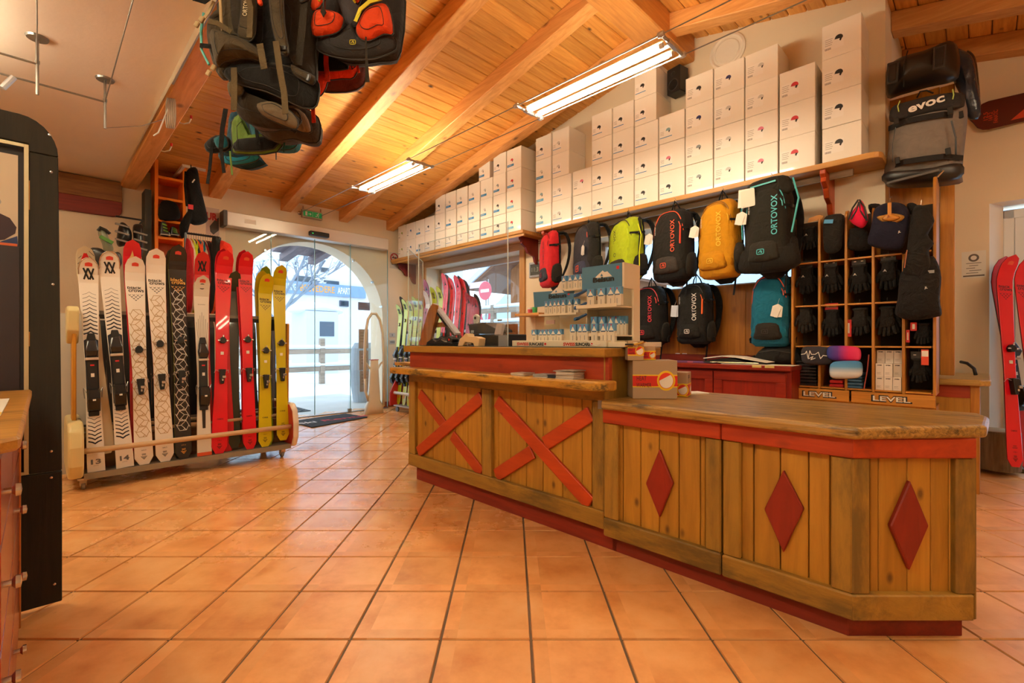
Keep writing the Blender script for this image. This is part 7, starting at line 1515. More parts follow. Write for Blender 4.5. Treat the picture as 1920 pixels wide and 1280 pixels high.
# ================================================================== SUN CREAM DISPLAYS on the tall counter
CW = plain('#e4d6bc', .45); BLUEG = plain('#4d7fa0', .4); BLUED = plain('#20507a', .4); TUBEW = plain('#ddd2bd', .35); TUBEB = plain('#5f97c4', .35)
t = thing('sun_cream_display', 'cream cardboard sun cream display with blue header and stepped shelves', 'display', (0, 0, 0)); DB = CB+.10
dz0 = 1.089
def dp(px, py, off=0): return onB(DB+off, px, py)
# tray on the counter
L_, R_ = dp(960, 0)[0], dp(1136, 0)[0]; ztr = dp(1050, 638)[1]
MB().box(L_, R_, DB, DB+.34, dz0, ztr).build('tray', CW, t, bevel=.002); MB().box(R_, dp(1189, 0)[0]+.0, DB+.02, DB+.3, dz0, ztr-.01).build('tray', CW, t, bevel=.002)
for px, w_ in ((994, .155), (1081, .165)):
    q = dp(px, 645); wd = (dp(px+26, 645)[0]-dp(px-26, 645)[0]); text('SWISS', t, (q[0]-wd*.27, DB-.001, (dz0+ztr)/2-.004), .02, plain('#c8301c', .5), w=wd*.44, bold=.05); text('SUNCARE', t, (q[0]+wd*.22, DB-.001, (dz0+ztr)/2-.004), .02, INK, w=wd*.52, bold=.05)
    MB().box(q[0]+wd*.50, q[0]+wd*.56, DB-.001, DB, (dz0+ztr)/2-.010, (dz0+ztr)/2+.004).build('red_square', RED, t)
# tall right column: back board with header
cL, cR = dp(1092, 0, .12)[0], dp(1171, 0, .12)[0]; hz0_ = dp(1130, 543, .12)[1]; zt_ = dp(1130, 497, .12)[1]; DBB = DB+.12
MB().box(cL, cR, DBB+.16, DBB+.17, dz0, zt_).build('back_board', CW, t, bevel=.001); MB().box(cR-.012, cR, DBB+.10, DBB+.16, dz0, zt_).build('side_board', CW, t); MB().box(cR-.012, cR, DBB-.004, DBB+.10, hz0_, zt_).build('side_board', CW, t); MB().box(cL, cL+.006, DBB+.04, DBB+.16, dz0, dp(1092, 560, .12)[1]).build('side_board', CW, t)
hz0, hz1 = dp(1130, 543, .12)[1], zt_
MB().box(cL, cR-.014, DBB-.004, DBB, hz0, hz1).build('header_card', BLUEG, t); MB().box(cL, cR-.014, DBB-.003, DBB-.0, hz0-.03, hz0+.012).build('cream_fade', CW, t)
def peak(t, cx, z, s, y):
    MB().prism([(cx-s, z), (cx-.35*s, z+.45*s), (cx-.1*s, z+.62*s), (cx+.1*s, z+.45*s), (cx+.4*s, z+.5*s), (cx+s*.9, z)], y-.001, y).build('snowy_peak', plain('#e8e0d4', .5), t)
    MB().prism([(cx-.35*s, z+.1*s), (cx-.2*s, z+.35*s), (cx-.05*s, z+.12*s)], y-.0018, y-.001).build('peak_shade', BLUEG, t)
hc = (cL+cR)/2+.01; hw = cR-cL; peak(t, hc, (hz0+hz1)/2, hw*.22, DBB-.005); text('Belsun', t, (hc, DBB-.0075, (hz0+hz1)/2-.012), .03, INK, w=hw*.50, bold=.05); text('SUNLIP', t, (cL+hw*.22, DBB-.006, hz0-.012), .008, plain('#6a6050', .6), w=hw*.22)
MB().box(cR-hw*.17, cR-hw*.11, DBB-.006, DBB-.004, hz1-.034, hz1-.016).build('red_square', RED, t)
SHELFZ = [dp(1130, 575, .12)[1], dp(1130, 628, .12)[1]]
for z in SHELFZ: MB().box(cL-.0, cR-.012, DBB-.06, DBB+.16, z-.008, z).build('shelf', CW, t); MB().box(cL, cR-.012, DBB-.064, DBB-.06, z-.008, z+.012).build('shelf_lip', CW, t)
# left wing with its own header and shelves
wL, wR = dp(990, 0, .12)[0], dp(1085, 0, .12)[0]; wz = dp(1030, 547, .12)[1]
MB().box(wL, wR, DBB+.17, DBB+.18, dz0, wz+.01).build('back_board', CW, t); h0, h1 = dp(1020, 560, .12)[1], dp(1020, 543, .12)[1]
MB().prism([dp(987, 575, .12), dp(1060, 566, .12), dp(1062, 541, .12), dp(985, 546, .12)], DBB+.08, DBB+.084).build('header_card', BLUEG, t); q = dp(1031, 553, .12); peak(t, q[0], q[1]+.018, .062, DBB+.079); text('Belsun', t, (q[0], DBB+.0755, q[1]), .03, INK, w=.15, bold=.04); MB().box(q[0]+.085, q[0]+.10, DBB+.077, DBB+.079, q[1], q[1]+.01).build('red_square', RED, t)
WZ = [dp(1060, 540, .12)[1], dp(1030, 588, .12)[1], dp(1010, 636, .12)[1]]
MB().box(dp(1050, 0, .12)[0], cL-.002, DBB+.04, DBB+.15, WZ[0]-.012, WZ[0]).build('shelf', CW, t); MB().box(dp(1010, 0, .12)[0], dp(1080, 0, .12)[0], DBB+.0, DBB+.12, WZ[1]-.012, WZ[1]).build('shelf', CW, t)
MB().box(dp(1000, 0, .12)[0], dp(1045, 0, .12)[0], DBB+.02, DBB+.022, dz0+.03, WZ[1]-.012).build('clear_front', glass((.9, .86, .8)), t); MB().box(dp(1021, 0, .12)[0], dp(1037, 0, .12)[0], DBB+.015, DBB+.02, dp(1029, 607, .12)[1], dp(1029, 600, .12)[1]).build('pink_note', plain('#b89488', .6), t)
# the sticks and tubes: each is a thing
tubec = {}
def tube_box(px, zb, w_, h_, y, lb, grp, n):
    a_ = onB(y, px)[0]; t = thing('cream_pack', lb, 'sun cream', (a_, y, zb+.0008), group=grp, rot=-.04); k = (w_, round(h_, 3))
    if k not in tubec:
        A = MB().box(-w_/2, w_/2, 0, .022, 0, h_*.60).mesh('pack', TUBEW); B = MB().box(-w_/2, w_/2, 0, .022, h_*.60, h_).mesh('blue_top', TUBEB)
        g = MB(); g.box(-w_*.34, w_*.34, -.0008, 0, h_*.55, h_*.60).box(-.0012, .0012, -.0008, 0, h_*.1, h_*.38); D_ = g.mesh('printed_mark', plain('#4a5a70', .5))
        pk = MB().prism([(-w_*.36, h_*.62), (0, h_*.88), (w_*.36, h_*.62)], -.0008, 0).mesh('snowy_peak', PAPER); rs = MB().box(-w_*.07, w_*.07, -.0014, -.0008, h_*.88, h_*.95).mesh('red_square', RED); tubec[k] = (A, B, D_, pk, rs)
    for me in tubec[k]: o = bpy.data.objects.new(me.name.split('.')[0], me); COL.objects.link(o); o.parent = t
rows = [('top right shelf', [1107, 1127, 1145, 1157], SHELFZ[0], .052, .105, DBB-.045), ('lower right shelf', [1113, 1128, 1145, 1155, 1162, 1168], SHELFZ[1], .044, .112, DBB+.03),
        ('small upper shelf', [1057, 1069, 1079, 1088], WZ[0], .038, .088, DBB+.06), ('middle left shelf', [1024, 1032, 1040, 1047, 1056, 1068, 1080], WZ[1], .034, .085, DBB+.02),
        ('front tray', [1074, 1088, 1096, 1114, 1131, 1140, 1146], ztr-.012, .045, .108, DB+.05), ('left tray', [1001, 1014, 1021, 1028, 1037, 1048], ztr-.012, .044, .082, DB+.07)]
for nm, pxs, z, w_, h_, y in rows:
    for i, px in enumerate(pxs): tube_box(px, z, w_, h_, y+(.012*i if nm == 'lower right shelf' else .004*(i % 2)), 'cream and blue sun cream pack, %s from the left on the %s' % (ORD[i], nm), 'sun cream packs on the display', i)
# blue glossy spectacle like stands between the wings
for k, py in enumerate((552, 576, 597)):
    a_, z_ = dp(1085, py, .06); t = thing('blue_holder', 'curved blue plastic holder in the display, %s one' % ['top', 'middle', 'bottom'][k], 'holder', (a_, DB+.07, z_), group='blue holders in the display'); MB().pillow([(-.045, -.01), (-.04, .008), (0, .014), (.045, .03), (.05, .02), (.0, .0), (-.02, .0), (-.03, -.012)], 0, .012, .03, 3).build('bracket', plain('#27568c', .25), t, smooth=True)
# coiled plastic strip on the tray
o = MB().tube([(0, 0, .035), (.03, -.004, .03), (.06, -.006, .008), (.09, -.004, .004), (.11, 0, .012)], .002, 6).build('plastic_strip', plain('#f4f0ea', .2)); single(o, 'curled white plastic strip on the front of the display tray', 'strip', (dp(1096, 0)[0], DB-.008, dz0+.004))
o = MB().prism([(0, 0), (.10, .02), (.12, .03), (.02, .012)], 0, .03).build('yellow_pencil', plain('#d8a83a', .4)); o.rotation_euler = (PI/2, 0, 0); single(o, 'yellow pad edge lying at the right end of tall counter top', 'stationery', (A0+.06, CB+.1, 1.089)); MB().box(.02, .06, -.02, .01, .01, .02).build('clip', BLACK, o)

# ================================================================== LIGHT FITTINGS on tension cables
TUBE_M = plain('#ffffff', .5, emit=LAMP, es=TUBE_ES); ALU = plain('#c2c2c6', .3, .6)
LZ = 3.04
def fitting(lb, a0, bb, L_=1.27):
    t = thing('fluorescent_fitting', lb, 'lamp', (a0, bb, LZ), group='twin tube fittings on tension cables')
    for k, y in enumerate((.085, .215)):
        MB().tube([(.05, y, -.015), (L_-.05, y, -.015)], .014, 12).build('tube', TUBE_M, t, smooth=True)
        for x in (.03, L_-.055): MB().tube([(x, y, -.015), (x+.025, y, -.015)], .017, 10).build('lamp_holder', WHITEP, t)
        MB().box(.03, L_-.03, y-.007, y+.007, .010, .014).build('reflector', plain('#e0d0a0', .3, .2), t)
    MB().box(.02, L_-.02, .143, .157, -.004, .012).build('spine', WHITEP, t)
    for x in (0, L_):
        MB().tube([(x, -.005, 0), (x, .305, 0)], .012, 8).build('end_bar', ALU, t)
        for y in (0, .30): MB().lathe([(0, -.02), (.016, -.02), (.02, 0), (.016, .02), (0, .02)], 12, (x, y, 0), 'x').build('cable_clamp', ALU, t)
        MB().cb((x, .15, .0), (.03, .12, .03)).build('centre_block', ALU, t, bevel=.005)
    for y in (0, .30): MB().tube([(0, y, 0), (L_, y, 0)], .005, 8).build('frame_rod', ALU, t)
    return t
LB = 2.75
fitting('twin tube light fitting nearest the camera, above the counter', onB(LB, 968)[0], LB)
fitting('farther twin tube light fitting nearer the glass door', onB(LB, 660)[0], LB)
for a0, bb, lb in ((1.0, LB, 'twin tube light fitting out of view to the right'), (-1.6, -.9, 'twin tube light fitting behind the camera, left'), (1.0, -.9, 'twin tube light fitting behind the camera, right'), (-4.6, -.9, 'twin tube light fitting over the left aisle')):
    f_ = fitting(lb, a0, bb)
    if bb < 0: f_.location.z = 2.8; 
for k, y in enumerate((LB, LB+.30)):
    o = MB().tube([(AW+.01, 0, 0), (4.45, 0, 0)], .004, 8).build('tension_cable', STEEL); single(o, 'thin steel tension cable carrying the light fittings, %s one' % ['left', 'right'][k], 'cable', (0, y, LZ), group='tension cables')
    a = MB().lathe([(0, 0), (.03, 0), (.03, .012), (.01, .03), (.01, .06), (0, .06)], 12, (AW, 0, 0), 'x').build('wall_anchor', CHROME, o)
# emergency exit sign
b0, z1 = onA(AW+.06, 567, 391); b1, z0 = onA(AW+.06, 605, 413); z1 -= .0
t = thing('exit_sign', 'green emergency exit sign with running figure above the door', 'sign', (AW+.06, b0, z0), rot=PI/2); wd, hh = b1-b0, z1-z0
MB().box(0, wd, 0, .06, 0, hh).build('housing', plain('#b8a890', .5), t, bevel=.004); MB().box(.015, wd-.015, -.002, 0, .02, hh-.02).build('green_panel', plain('#0b7a3c', .4, emit='#0b8a44', es=.3), t)
g = MB(); c = wd*.76; zc = hh*.5; k = hh*.28
g.lathe([(0, -.001), (.22*k, -.001), (.22*k, 0), (0, 0)], 12, (c+.25*k, -.0025, zc+.95*k), 'y'); strokes(g, [[(c, zc+.6*k), (c-.25*k, zc-.1*k)], [(c, zc+.55*k), (c+.6*k, zc+.25*k)], [(c, zc+.55*k), (c-.55*k, zc+.2*k)], [(c-.25*k, zc-.1*k), (c+.35*k, zc-.35*k), (c+.2*k, zc-1*k)], [(c-.25*k, zc-.1*k), (c-.6*k, zc-.6*k), (c-1.1*k, zc-.6*k)]], .28*k, -.002)
strokes(g, [[(wd*.50, hh*.2), (wd*.50, hh*.8)]], .004, -.002); g.box(wd*.14, wd*.24, -.003, -.002, hh*.25, hh*.75); strokes(g, [[(wd*.30, hh*.5), (wd*.42, hh*.5)], [(wd*.38, hh*.62), (wd*.42, hh*.5), (wd*.38, hh*.38)]], .008, -.002); g.build('white_pictogram', PAPER, t)
for x in (.02, wd-.02): MB().tube([(x, .03, hh), (x, .03, hh+.05)], .01, 8).build('mount', CHROME, t)
# no smoking sign and its text strip
b0, z1 = onA(AW+.0, 731, 473); b1, z0 = onA(AW, 747, 493); t = thing('no_smoking_sign', 'round red no smoking sign on the wall right of the door', 'sign', (AW+.004, (b0+b1)/2, (z0+z1)/2), rot=PI/2)
r = (z1-z0)/2; MB().box(-r*1.1, r*1.1, 0, .004, -r*1.15, r*1.1).build('plate', plain('#d8ccc0', .5), t); g = MB(); g.lathe([(r*.72, -.001), (r*.95, -.001), (r*.95, .001), (r*.72, .001)], 28, (0, -.001, 0), 'y'); g.build('red_ring', plain('#b8242c', .5), t); g = MB(); strokes(g, [[(-r*.5, -.0*r), (r*.5, -.0*r)]], r*.2, -.001); g.build('cigarette', INK, t); g = MB(); strokes(g, [[(-r*.6, r*.6), (r*.6, -r*.6)]], r*.16, -.002); g.build('red_bar', plain('#b8242c', .5), t)
MB().box(-r*1.1, r*1.1, 0, .004, -r*2.3, -r*1.25).build('text_strip', plain('#c9bfae', .5), t)
# switches
for k, (py, lb) in enumerate(((628, 'upper grey light switch plate beside the door'), (641, 'lower grey light switch plate beside the door'))):
    b0, z_ = onA(AW, 735, py); o = MB().box(-.055, .055, 0, .012, -.035, .035).build('switch_plate', plain('#c8c4bc', .4), None, bevel=.004); single(o, lb, 'switch', (AW+.012, b0, z_), PI/2)
    for x in ((-.03, .0, .03) if k else (0,)): MB().box(x-.012, x+.012, -.003, 0, -.018, .018).build('rocker', plain('#8c8a86', .4), o)
# security antenna beside the door
px, pyb = 701, 775; Y = (H)*F/(pyb-640); X = (px-960)/F*Y; a_, b_ = (X-Y)*S2, (X+Y)*S2
t = thing('security_antenna', 'cream white looped security antenna standing beside the glass door', 'antenna', (a_, b_, 0), rot=PI/2); AW_ = plain('#d8cfbc', .4)
lp = [(-.15, 0, .55), (-.155, 0, .9), (-.14, 0, 1.25), (-.10, 0, 1.46), (-.04, 0, 1.55), (.04, 0, 1.55), (.10, 0, 1.46), (.15, 0, 1.25), (.165, 0, .9), (.165, 0, .1)]
MB().tube(lp, .022, 10).build('loop', AW_, t, smooth=True); MB().tube([(-.15, 0, .60), (-.14, 0, .35), (-.09, 0, .2)], .02, 10).build('loop', AW_, t, smooth=True)
m = MB(); m.loft([sring(0, 0, z, w_, d, .5, 16, 1, 1) for z, w_, d in ((0, .30, .12), (.12, .28, .11), (.2, .2, .09), (.6, .15, .08), (.83, .13, .07))]); m.build('pedestal', AW_, t, smooth=True); MB().box(-.065, .065, -.035, .035, .83, .84).build('red_cap', plain('#a83a4a', .4), t)
MB().tube([(-.07, 0, .70), (-.12, 0, .78), (-.15, 0, .80)], .015, 8).tube([(.07, 0, .70), (.12, 0, .78), (.16, 0, .80)], .015, 8).build('brace', AW_, t)
# door mat
p_ = [onZ(0, x, y) for x, y in ((545, 791), (648, 776), (689, 783), (585, 802))]
o = MB().prism(p_, .001, .012, 'xy').build('door_mat', plain('#2c3036', .95, bump=.4, bscale=300)); c0 = Vector((sum(p[0] for p in p_)/4, sum(p[1] for p in p_)/4)); single(o, 'dark floor mat with red script inside the glass door', 'mat', (0, 0, 0))
tt, asp = textmesh('Rental', plain('#b8303a', .8), .02); o2 = bpy.data.objects.new('lettering', tt); COL.objects.link(o2); o2.parent = o; o2.location = (c0.x+.05, c0.y+.2, .014); o2.scale = (.20, 1, .14); o2.rotation_euler = (-PI/2, 0, PI/2+.0)
tt, asp = textmesh('Ski', plain('#d8dce0', .8), .02); o3 = bpy.data.objects.new('lettering', tt); COL.objects.link(o3); o3.parent = o; o3.location = (c0.x+.05, c0.y-.35, .014); o3.scale = (.16, 1, .14); o3.rotation_euler = (-PI/2, 0, PI/2)

# ================================================================== LEFT FOREGROUND: black poster frame and drawer cabinet
FA = -2.77
t = thing('poster_stand', 'large black rounded frame with a poster at the left edge', 'display frame', (0, 0, 0)); BKW = wood('#262010', '#141007', 'z', .75, .1, stretch=18)
def fb(px, py): return onA(FA, px, py)
yR = .068; zbm = .02; 
e0 = [(yR-.012, 1.90)]+[(yR-.012-.115*(1-math.cos(k*PI/14)), 1.90+.145*math.sin(k*PI/14)) for k in range(1, 8)]
pts = e0+[(-1.0, 2.045), (-1.0, 1.93), (-.032, 1.93), (-.030, 1.90)]
MB().prism(pts, FA-.03, FA, 'yz').build('top_rail', BKW, t, bevel=.003)
MB().prism([(-.031, 1.898), (yR-.012, 1.898), (yR, .575), (-.031, .575)], FA-.03, FA, 'yz').build('side_rail', BKW, t, bevel=.003)
MB().prism([(-1.0, .57), (yR, .57), (yR, zbm), (-1.0, zbm)], FA-.03, FA+.001, 'yz').build('bottom_panel', BKW, t, bevel=.003)
MB().prism([(-1.0, 1.93), (-.031, 1.93), (-.031, .56), (-1.0, .56)], FA-.035, FA-.028, 'yz').build('backing', plain('#1f1a1e', .6), t)
ALG = plain('#c9bf9a', .35, .5)
MB().box(FA-.004, FA+.003, -.045, -.031, .575, 1.925).build('aluminium_edge', ALG, t, bevel=.001); MB().box(FA-.004, FA+.003, -1, -.045, 1.912, 1.925).build('aluminium_edge', ALG, t); MB().box(FA-.004, FA+.003, -1, -.045, .575, .587).build('aluminium_edge', ALG, t)
for (y, z) in ((.03, 1.985), (.035, 1.83), (.04, 1.36), (.035, .66), (.035, .55), (.045, .10)): MB().lathe([(0, .0), (.006, 0), (.005, .004), (0, .005)], 12, (FA, y, z), 'x').build('screw', CHROME, t)
for z in (1.72, 1.66, 1.1): MB().box(FA+.0, FA+.001, -.031, -.028, z, z+.06).build('chipped_edge', plain('#b8803a', .6), t)
po = thing('poster', 'printed poster of a person in dark scarf inside the black frame', 'poster', (0, 0, 0)); 
MB().box(FA-.027, FA-.024, -1.0, -.062, 1.27, 1.88).build('sheet', plain('#d8c8b0', .5), po); MB().box(FA-.0245, FA-.0225, -1.0, -.058, .62, 1.51).build('dark_sheet', plain('#2a2026', .45), po)
MB().prism([(-1, 1.74), (-.2, 1.74), (-.122, 1.72), (-.108, 1.68), (-.125, 1.64), (-.16, 1.60), (-1, 1.56)], FA-.0238, FA-.0225, 'yz').build('grey_hair_print', plain('#a8a4a0', .5), po)
MB().prism([(-1, 1.63), (-.125, 1.64), (-.085, 1.62), (-.066, 1.585), (-.07, 1.56), (-.10, 1.53), (-.15, 1.515), (-1, 1.515)], FA-.0228, FA-.0215, 'yz').build('dark_scarf_print', plain('#33202a', .6), po)
MB().prism([(-.12, 1.515), (-.064, 1.55), (-.062, 1.51), (-.12, 1.51)], FA-.0232, FA-.0222, 'yz').build('blue_pattern_print', plain('#2a3c6a', .6), po); MB().box(FA-.0222, FA-.0216, -.2, -.064, 1.508, 1.518).build('orange_pattern_print', plain('#d86a3a', .6), po)
# drawers
t = thing('drawer_cabinet', 'red stained drawer cabinet with wooden top in the left foreground', 'cabinet', (0, 0, 0)); CZ = .93; cb_ = -.05
MB().box(-2.62, -1.36, -.75, cb_-.02, .03, CZ-.03).build('carcass', RCZ, t); MB().box(-2.60, -1.38, -.7, cb_-.05, 0, .03).build('plinth', REDD, t)
MB().prism([(-2.67, -.8), (-2.67, -.021), (-1.37, -.027), (-1.33, -.06), (-1.33, -.8)], CZ-.028, CZ, 'xy').build('worktop', wood('#c88f3c', '#96641f', 'y', .4, .2, wear='#7a5424', wscale=8), t, bevel=.006)
MB().box(-2.62, -2.59, -.10, cb_+.0, .03, CZ-.03).build('corner_post', wood('#b8742c', '#8f5420', 'z', .45, .2), t, bevel=.002)
zrow = [.05, .30, .50, .71, .895]; xs = [-2.585, -1.97, -1.37]
for i in range(2):
    for j in range(4):
        d = MB().box(xs[i]+.004, xs[i+1]-.004, cb_-.02, cb_-.004, zrow[j]+.005, zrow[j+1]-.005).build('drawer', wood('#a8381c', '#80240e', 'x', .25, .2, coat=.5), t, bevel=.003)
        hx = xs[i+1]-.10 if i else xs[i]+.50; hzz = (zrow[j]+zrow[j+1])/2
        MB().lathe([(0, 0), (.007, 0), (.007, .012), (.014, .018), (.013, .026), (0, .028)], 14, (hx, cb_-.004, hzz), 'y').build('knob', CHROME, d)
for d in t.children:
    for k_ in d.children:
        if k_.name.startswith('knob'): k_.data.transform(Matrix.Diagonal((1, 1, 1, 1)))
for i_, (x, y, sz) in enumerate(((-2.2, -.16, .2),)): 
    o = MB().box(-.25, .25, -.08, .08, 0, .002).build('printed_card', PAPER); single(o, 'printed card strip lying on the drawer cabinet top', 'card', (-2.02, -.15, CZ+.001), 0)
    MB().box(.18, .24, -.08, .08, .002, .0026).build('yellow_patch', plain('#d8b830', .5), o); g = MB(); [g.box(-.22+.05*k, -.19+.05*k, -.06, .06, .002, .0026) for k in range(7)]; g.build('dark_print', plain('#4a4440', .6), o)

# ================================================================== LEFT CEILING WIRE LIGHT SYSTEM
def wz(px, py, z): Y = (z-H)*F/(640-py); X = (px-960)/F*Y; return ((X-Y)*S2, (X+Y)*S2, z)
ends = []
for k, (px, py, pyb) in enumerate(((70, 70, 178), (197, 148, 240))):
    p = wz(px, py, FZ); zb_ = 2.645; t = thing('ceiling_standoff', 'thin metal standoff with round plate on white ceiling, %s one' % ['left', 'right'][k], 'fixture', (p[0], p[1], zb_), group='wire light standoffs')
    MB().tube([(0, 0, 0), (0, 0, FZ-zb_)], .008, 8).build('rod', STEEL, t); MB().lathe([(0, FZ-zb_-.012), (.05, FZ-zb_-.012), (.055, FZ-zb_), (0, FZ-zb_)], 20).build('plate', STEEL, t); MB().lathe([(0, .19), (.012, .19), (.012, .21), (0, .21)], 10).build('collar', STEEL, t)
    q = Vector((0, -1.0, .19)); MB().tube([(0, 0, .19), q], .007, 8).build('cross_bar', STEEL, t)
    MB().tube([(0, 0, .19), (1.9, 0, .19)], .0035, 6).build('tension_wire', STEEL, t)
    for d_ in (.45, ): MB().tube([(0, -d_, .19), (0, -d_-.05, .10)], .018, 10).build('lamp_head', ALU, t)
p = wz(199, 240, 2.65); e_ = (-4.62, .76, 2.93)
m = MB().tube([p, (p[0]*.5+e_[0]*.5, p[1]*.5+e_[1]*.5, 2.76), e_], .002, 5).build('guy_wire', STEEL); m.rotation_euler = (0, 0, RZ); m['label'] = 'thin wire from the right standoff to the timber beam'; m['category'] = 'wire'
# white strip light on the beam side and the coiled cable
o = MB().box(0, 1.5, -.012, 0, 0, .022).build('light_channel', plain('#b8c4d8', .3, .3)); single(o, 'slim grey light channel fixed along the timber beam', 'light channel', (-4.1, .68, 2.955))
t = thing('cable_coil', 'coil of white cable hanging from the timber beam', 'cable', (-4.35, .70, 2.72))
for k in range(5): MB().tube([(.05*math.cos(a_)+.004*k, .01*k-.02, .12+.11*math.sin(a_)) for a_ in [2*PI*i/14 for i in range(14)]], .005, 6, closed=True).build('loop', plain('#b8a898', .5), t, smooth=True)
MB().tube([(-.02, 0, .2), (-.10, -.06, -.01), (-.16, -.08, -.02)], .005, 6).build('cable_end', WHITEP, t)
for k, (px, py) in enumerate(((345, 232), (308, 284))):
    Y = 4.6; a_, b_, z_ = ((px-960)/F*Y-Y)*S2, ((px-960)/F*Y+Y)*S2, H+(640-py)/F*Y
    t = thing('ceiling_hook', 'white curved hook on the boarded ceiling, %s one' % ['right', 'left'][k], 'hook', (a_, b_, z_), rot=PI/4, group='white ceiling hooks')
    rz__ = roofz(a_)-z_; MB().tube([(-.05, 0, rz__), (-.06, 0, .06), (-.04, 0, .01), (0, 0, 0), (.05, 0, .01), (.07, 0, .05)], .006, 8).build('wire', WHITEP, t, smooth=True); MB().cb((.07, 0, .065), (.014, .014, .03)).build('red_tip', RED, t)

# ================================================================== BACK LEFT: orange ladder shelf, boots and clothes
SA = -6.9
def sb(px, py, a_=SA): return onA(a_, px, py)
t = thing('orange_shelf_tower', 'tall narrow orange shelf tower behind the ski rack', 'shelf', (SA, 0, 0), rot=PI/2); OR = plain('#ff8a1e', .4)
b0, _ = sb(290, 0); b1, _ = sb(349, 0); zt_ = sb(300, 290)[1]
MB().box(b0, b0+.035, 0, .3, 0, zt_).build('side_panel', OR, t, bevel=.003); MB().box(b1-.035, b1, 0, .3, 0, sb(345, 300)[1]).build('side_panel', OR, t, bevel=.003)
for py in (293, 333, 372, 413, 445, 500, 560, 620): z = sb(320, py)[1]; MB().box(b0+.035, b1-.035, 0, .3, z-.03, z).build('shelf', OR, t, bevel=.002)
MB().box(b0+.035, b1-.035, .29, .3, 0, zt_-.05).build('back_panel', plain('#d08058', .6), t)
# dark panel to its left
c0, _ = sb(272, 0); o = MB().box(c0, b0-.03, 0, .25, 0, sb(278, 355)[1]).build('dark_panel', plain('#3a3a34', .6)); single(o, 'tall dark grey panel left of the orange shelf tower', 'panel', (SA, 0, 0), PI/2)
# goods on the tower
def clump(lb, name, cat, ps, a_, mat, df=.07, wr=.02, seed=0, group=None):
    qs = [onA(a_, x, y) for x, y in ps]; cx = sum(q[0] for q in qs)/len(qs); cz = min(q[1] for q in qs); t = thing(name, lb, cat, (a_, cx, cz), rot=PI/2, group=group)
    MB().pillow([(q[0]-cx, q[1]-cz) for q in qs], 0, df, .06, 5, wr, seed).build('fabric', mat, t, smooth=True); return t, (lambda x, y: (onA(a_, x, y)[0]-cx, onA(a_, x, y)[1]-cz))
clump('black helmet bag on the fourth shelf of the orange tower', 'black_bag', 'bag', [(299, 411), (300, 382), (312, 375), (328, 380), (336, 392), (336, 411)], SA+.03, BKF)
def boot(lb, px0, px1, py0, py1, col, seed):
    a_ = SA+.03; l, zt_ = onA(a_, px0, py0); r, zb_ = onA(a_, px1, py1); w_, h_ = r-l, zt_-zb_; t = thing('ski_boot', lb, 'ski boot', (a_, l, zb_), rot=PI/2, group='ski boots on the orange tower')
    MB().prism([(0, 0), (w_, 0), (w_, h_*.22), (w_*.7, h_*.4), (w_*.55, h_), (w_*.1, h_), (.0, h_*.45)], -.05, .06).build('shell', plain('#1d201c', .3), t, bevel=.012, seg=2)
    for k in range(3): MB().cb((w_*(.5-.05*k), -.055, h_*(.3+.22*k)), (w_*.5, .01, h_*.07), (0, .3, 0)).build('buckle', plain(col, .4), t, bevel=.002)
    MB().box(0, w_, -.05, .06, -.0, h_*.08).build('sole', plain('#b8b0a0', .5), t)
boot('black ski boot with lime buckles on orange tower, left', 300, 318, 415, 443, '#8ac830', 1); boot('black ski boot with lime buckles on orange tower, right', 319, 335, 425, 443, '#7ac028', 2)
# black trousers or backpack hanging from a bar
t, f_ = clump('black ski trousers hanging from a bar above the clothes rail', 'ski_trousers', 'clothing', [(349, 322), (359, 314), (370, 317), (376, 350), (388, 400), (389, 414), (377, 421), (364, 422), (355, 420), (350, 440), (340, 446), (336, 424), (346, 404), (352, 395), (350, 360), (346, 345)], -6.6, BKF, df=.10, wr=.02, seed=2)
q = f_(354, 391); MB().cb((q[0], -.10, q[1]), (.05, .004, .055)).build('red_badge', plain('#d8343a', .5), t); q = f_(359, 343); MB().cb((q[0], -.10, q[1]), (.012, .004, .05), (0, .5, 0)).build('white_mark', PAPER, t); MB().tube([(f_(348, 322)[0], 0, f_(348, 322)[1]), (f_(345, 350)[0], -.05, f_(345, 350)[1]), (f_(348, 388)[0], -.06, f_(348, 388)[1])], .012, 6).build('strap', BKF, t)
MB().tube([(f_(358, 316)[0], 0, f_(358, 316)[1]), (f_(358, 308)[0], 0, f_(358, 309)[1])], .006, 6).build('hanger_hook', BLACK, t)
b0_, z0_ = onA(-6.6, 342, 306); b1_, z1_ = onA(-6.6, 386, 318); o = MB().box(0, b1_-b0_, 0, .02, -.03, 0).build('wall_bar', plain('#d8c8b8', .5)); single(o, 'short pale bar holding the black trousers', 'bar', (-6.6, b0_, (z0_+z1_)/2), PI/2); MB().box(0, .03, .02, .6, -.03, 0).build('arm', plain('#d8c8b8', .5), o)
# wall poster
t = thing('wall_poster', 'pale wall poster with red letters beside the door header', 'poster', (AW+.004, 0, 0), rot=PI/2); b0_, z1_ = onA(AW, 386, 388); b1_, z0_ = onA(AW, 411, 442)
MB().box(b0_, b1_, 0, .004, z0_, z1_).build('sheet', plain('#cdb9ae', .6), t); q = onA(AW, 397, 406); text('UR', t, (q[0], -.002, q[1]), .10, plain('#b82838', .5), w=.13, bold=.05); MB().prism([onA(AW, *p) for p in ((393, 424), (402, 413), (410, 408), (410, 432), (400, 440), (394, 434))], -.001, 0).build('grey_shape_print', plain('#4a4846', .6), t)
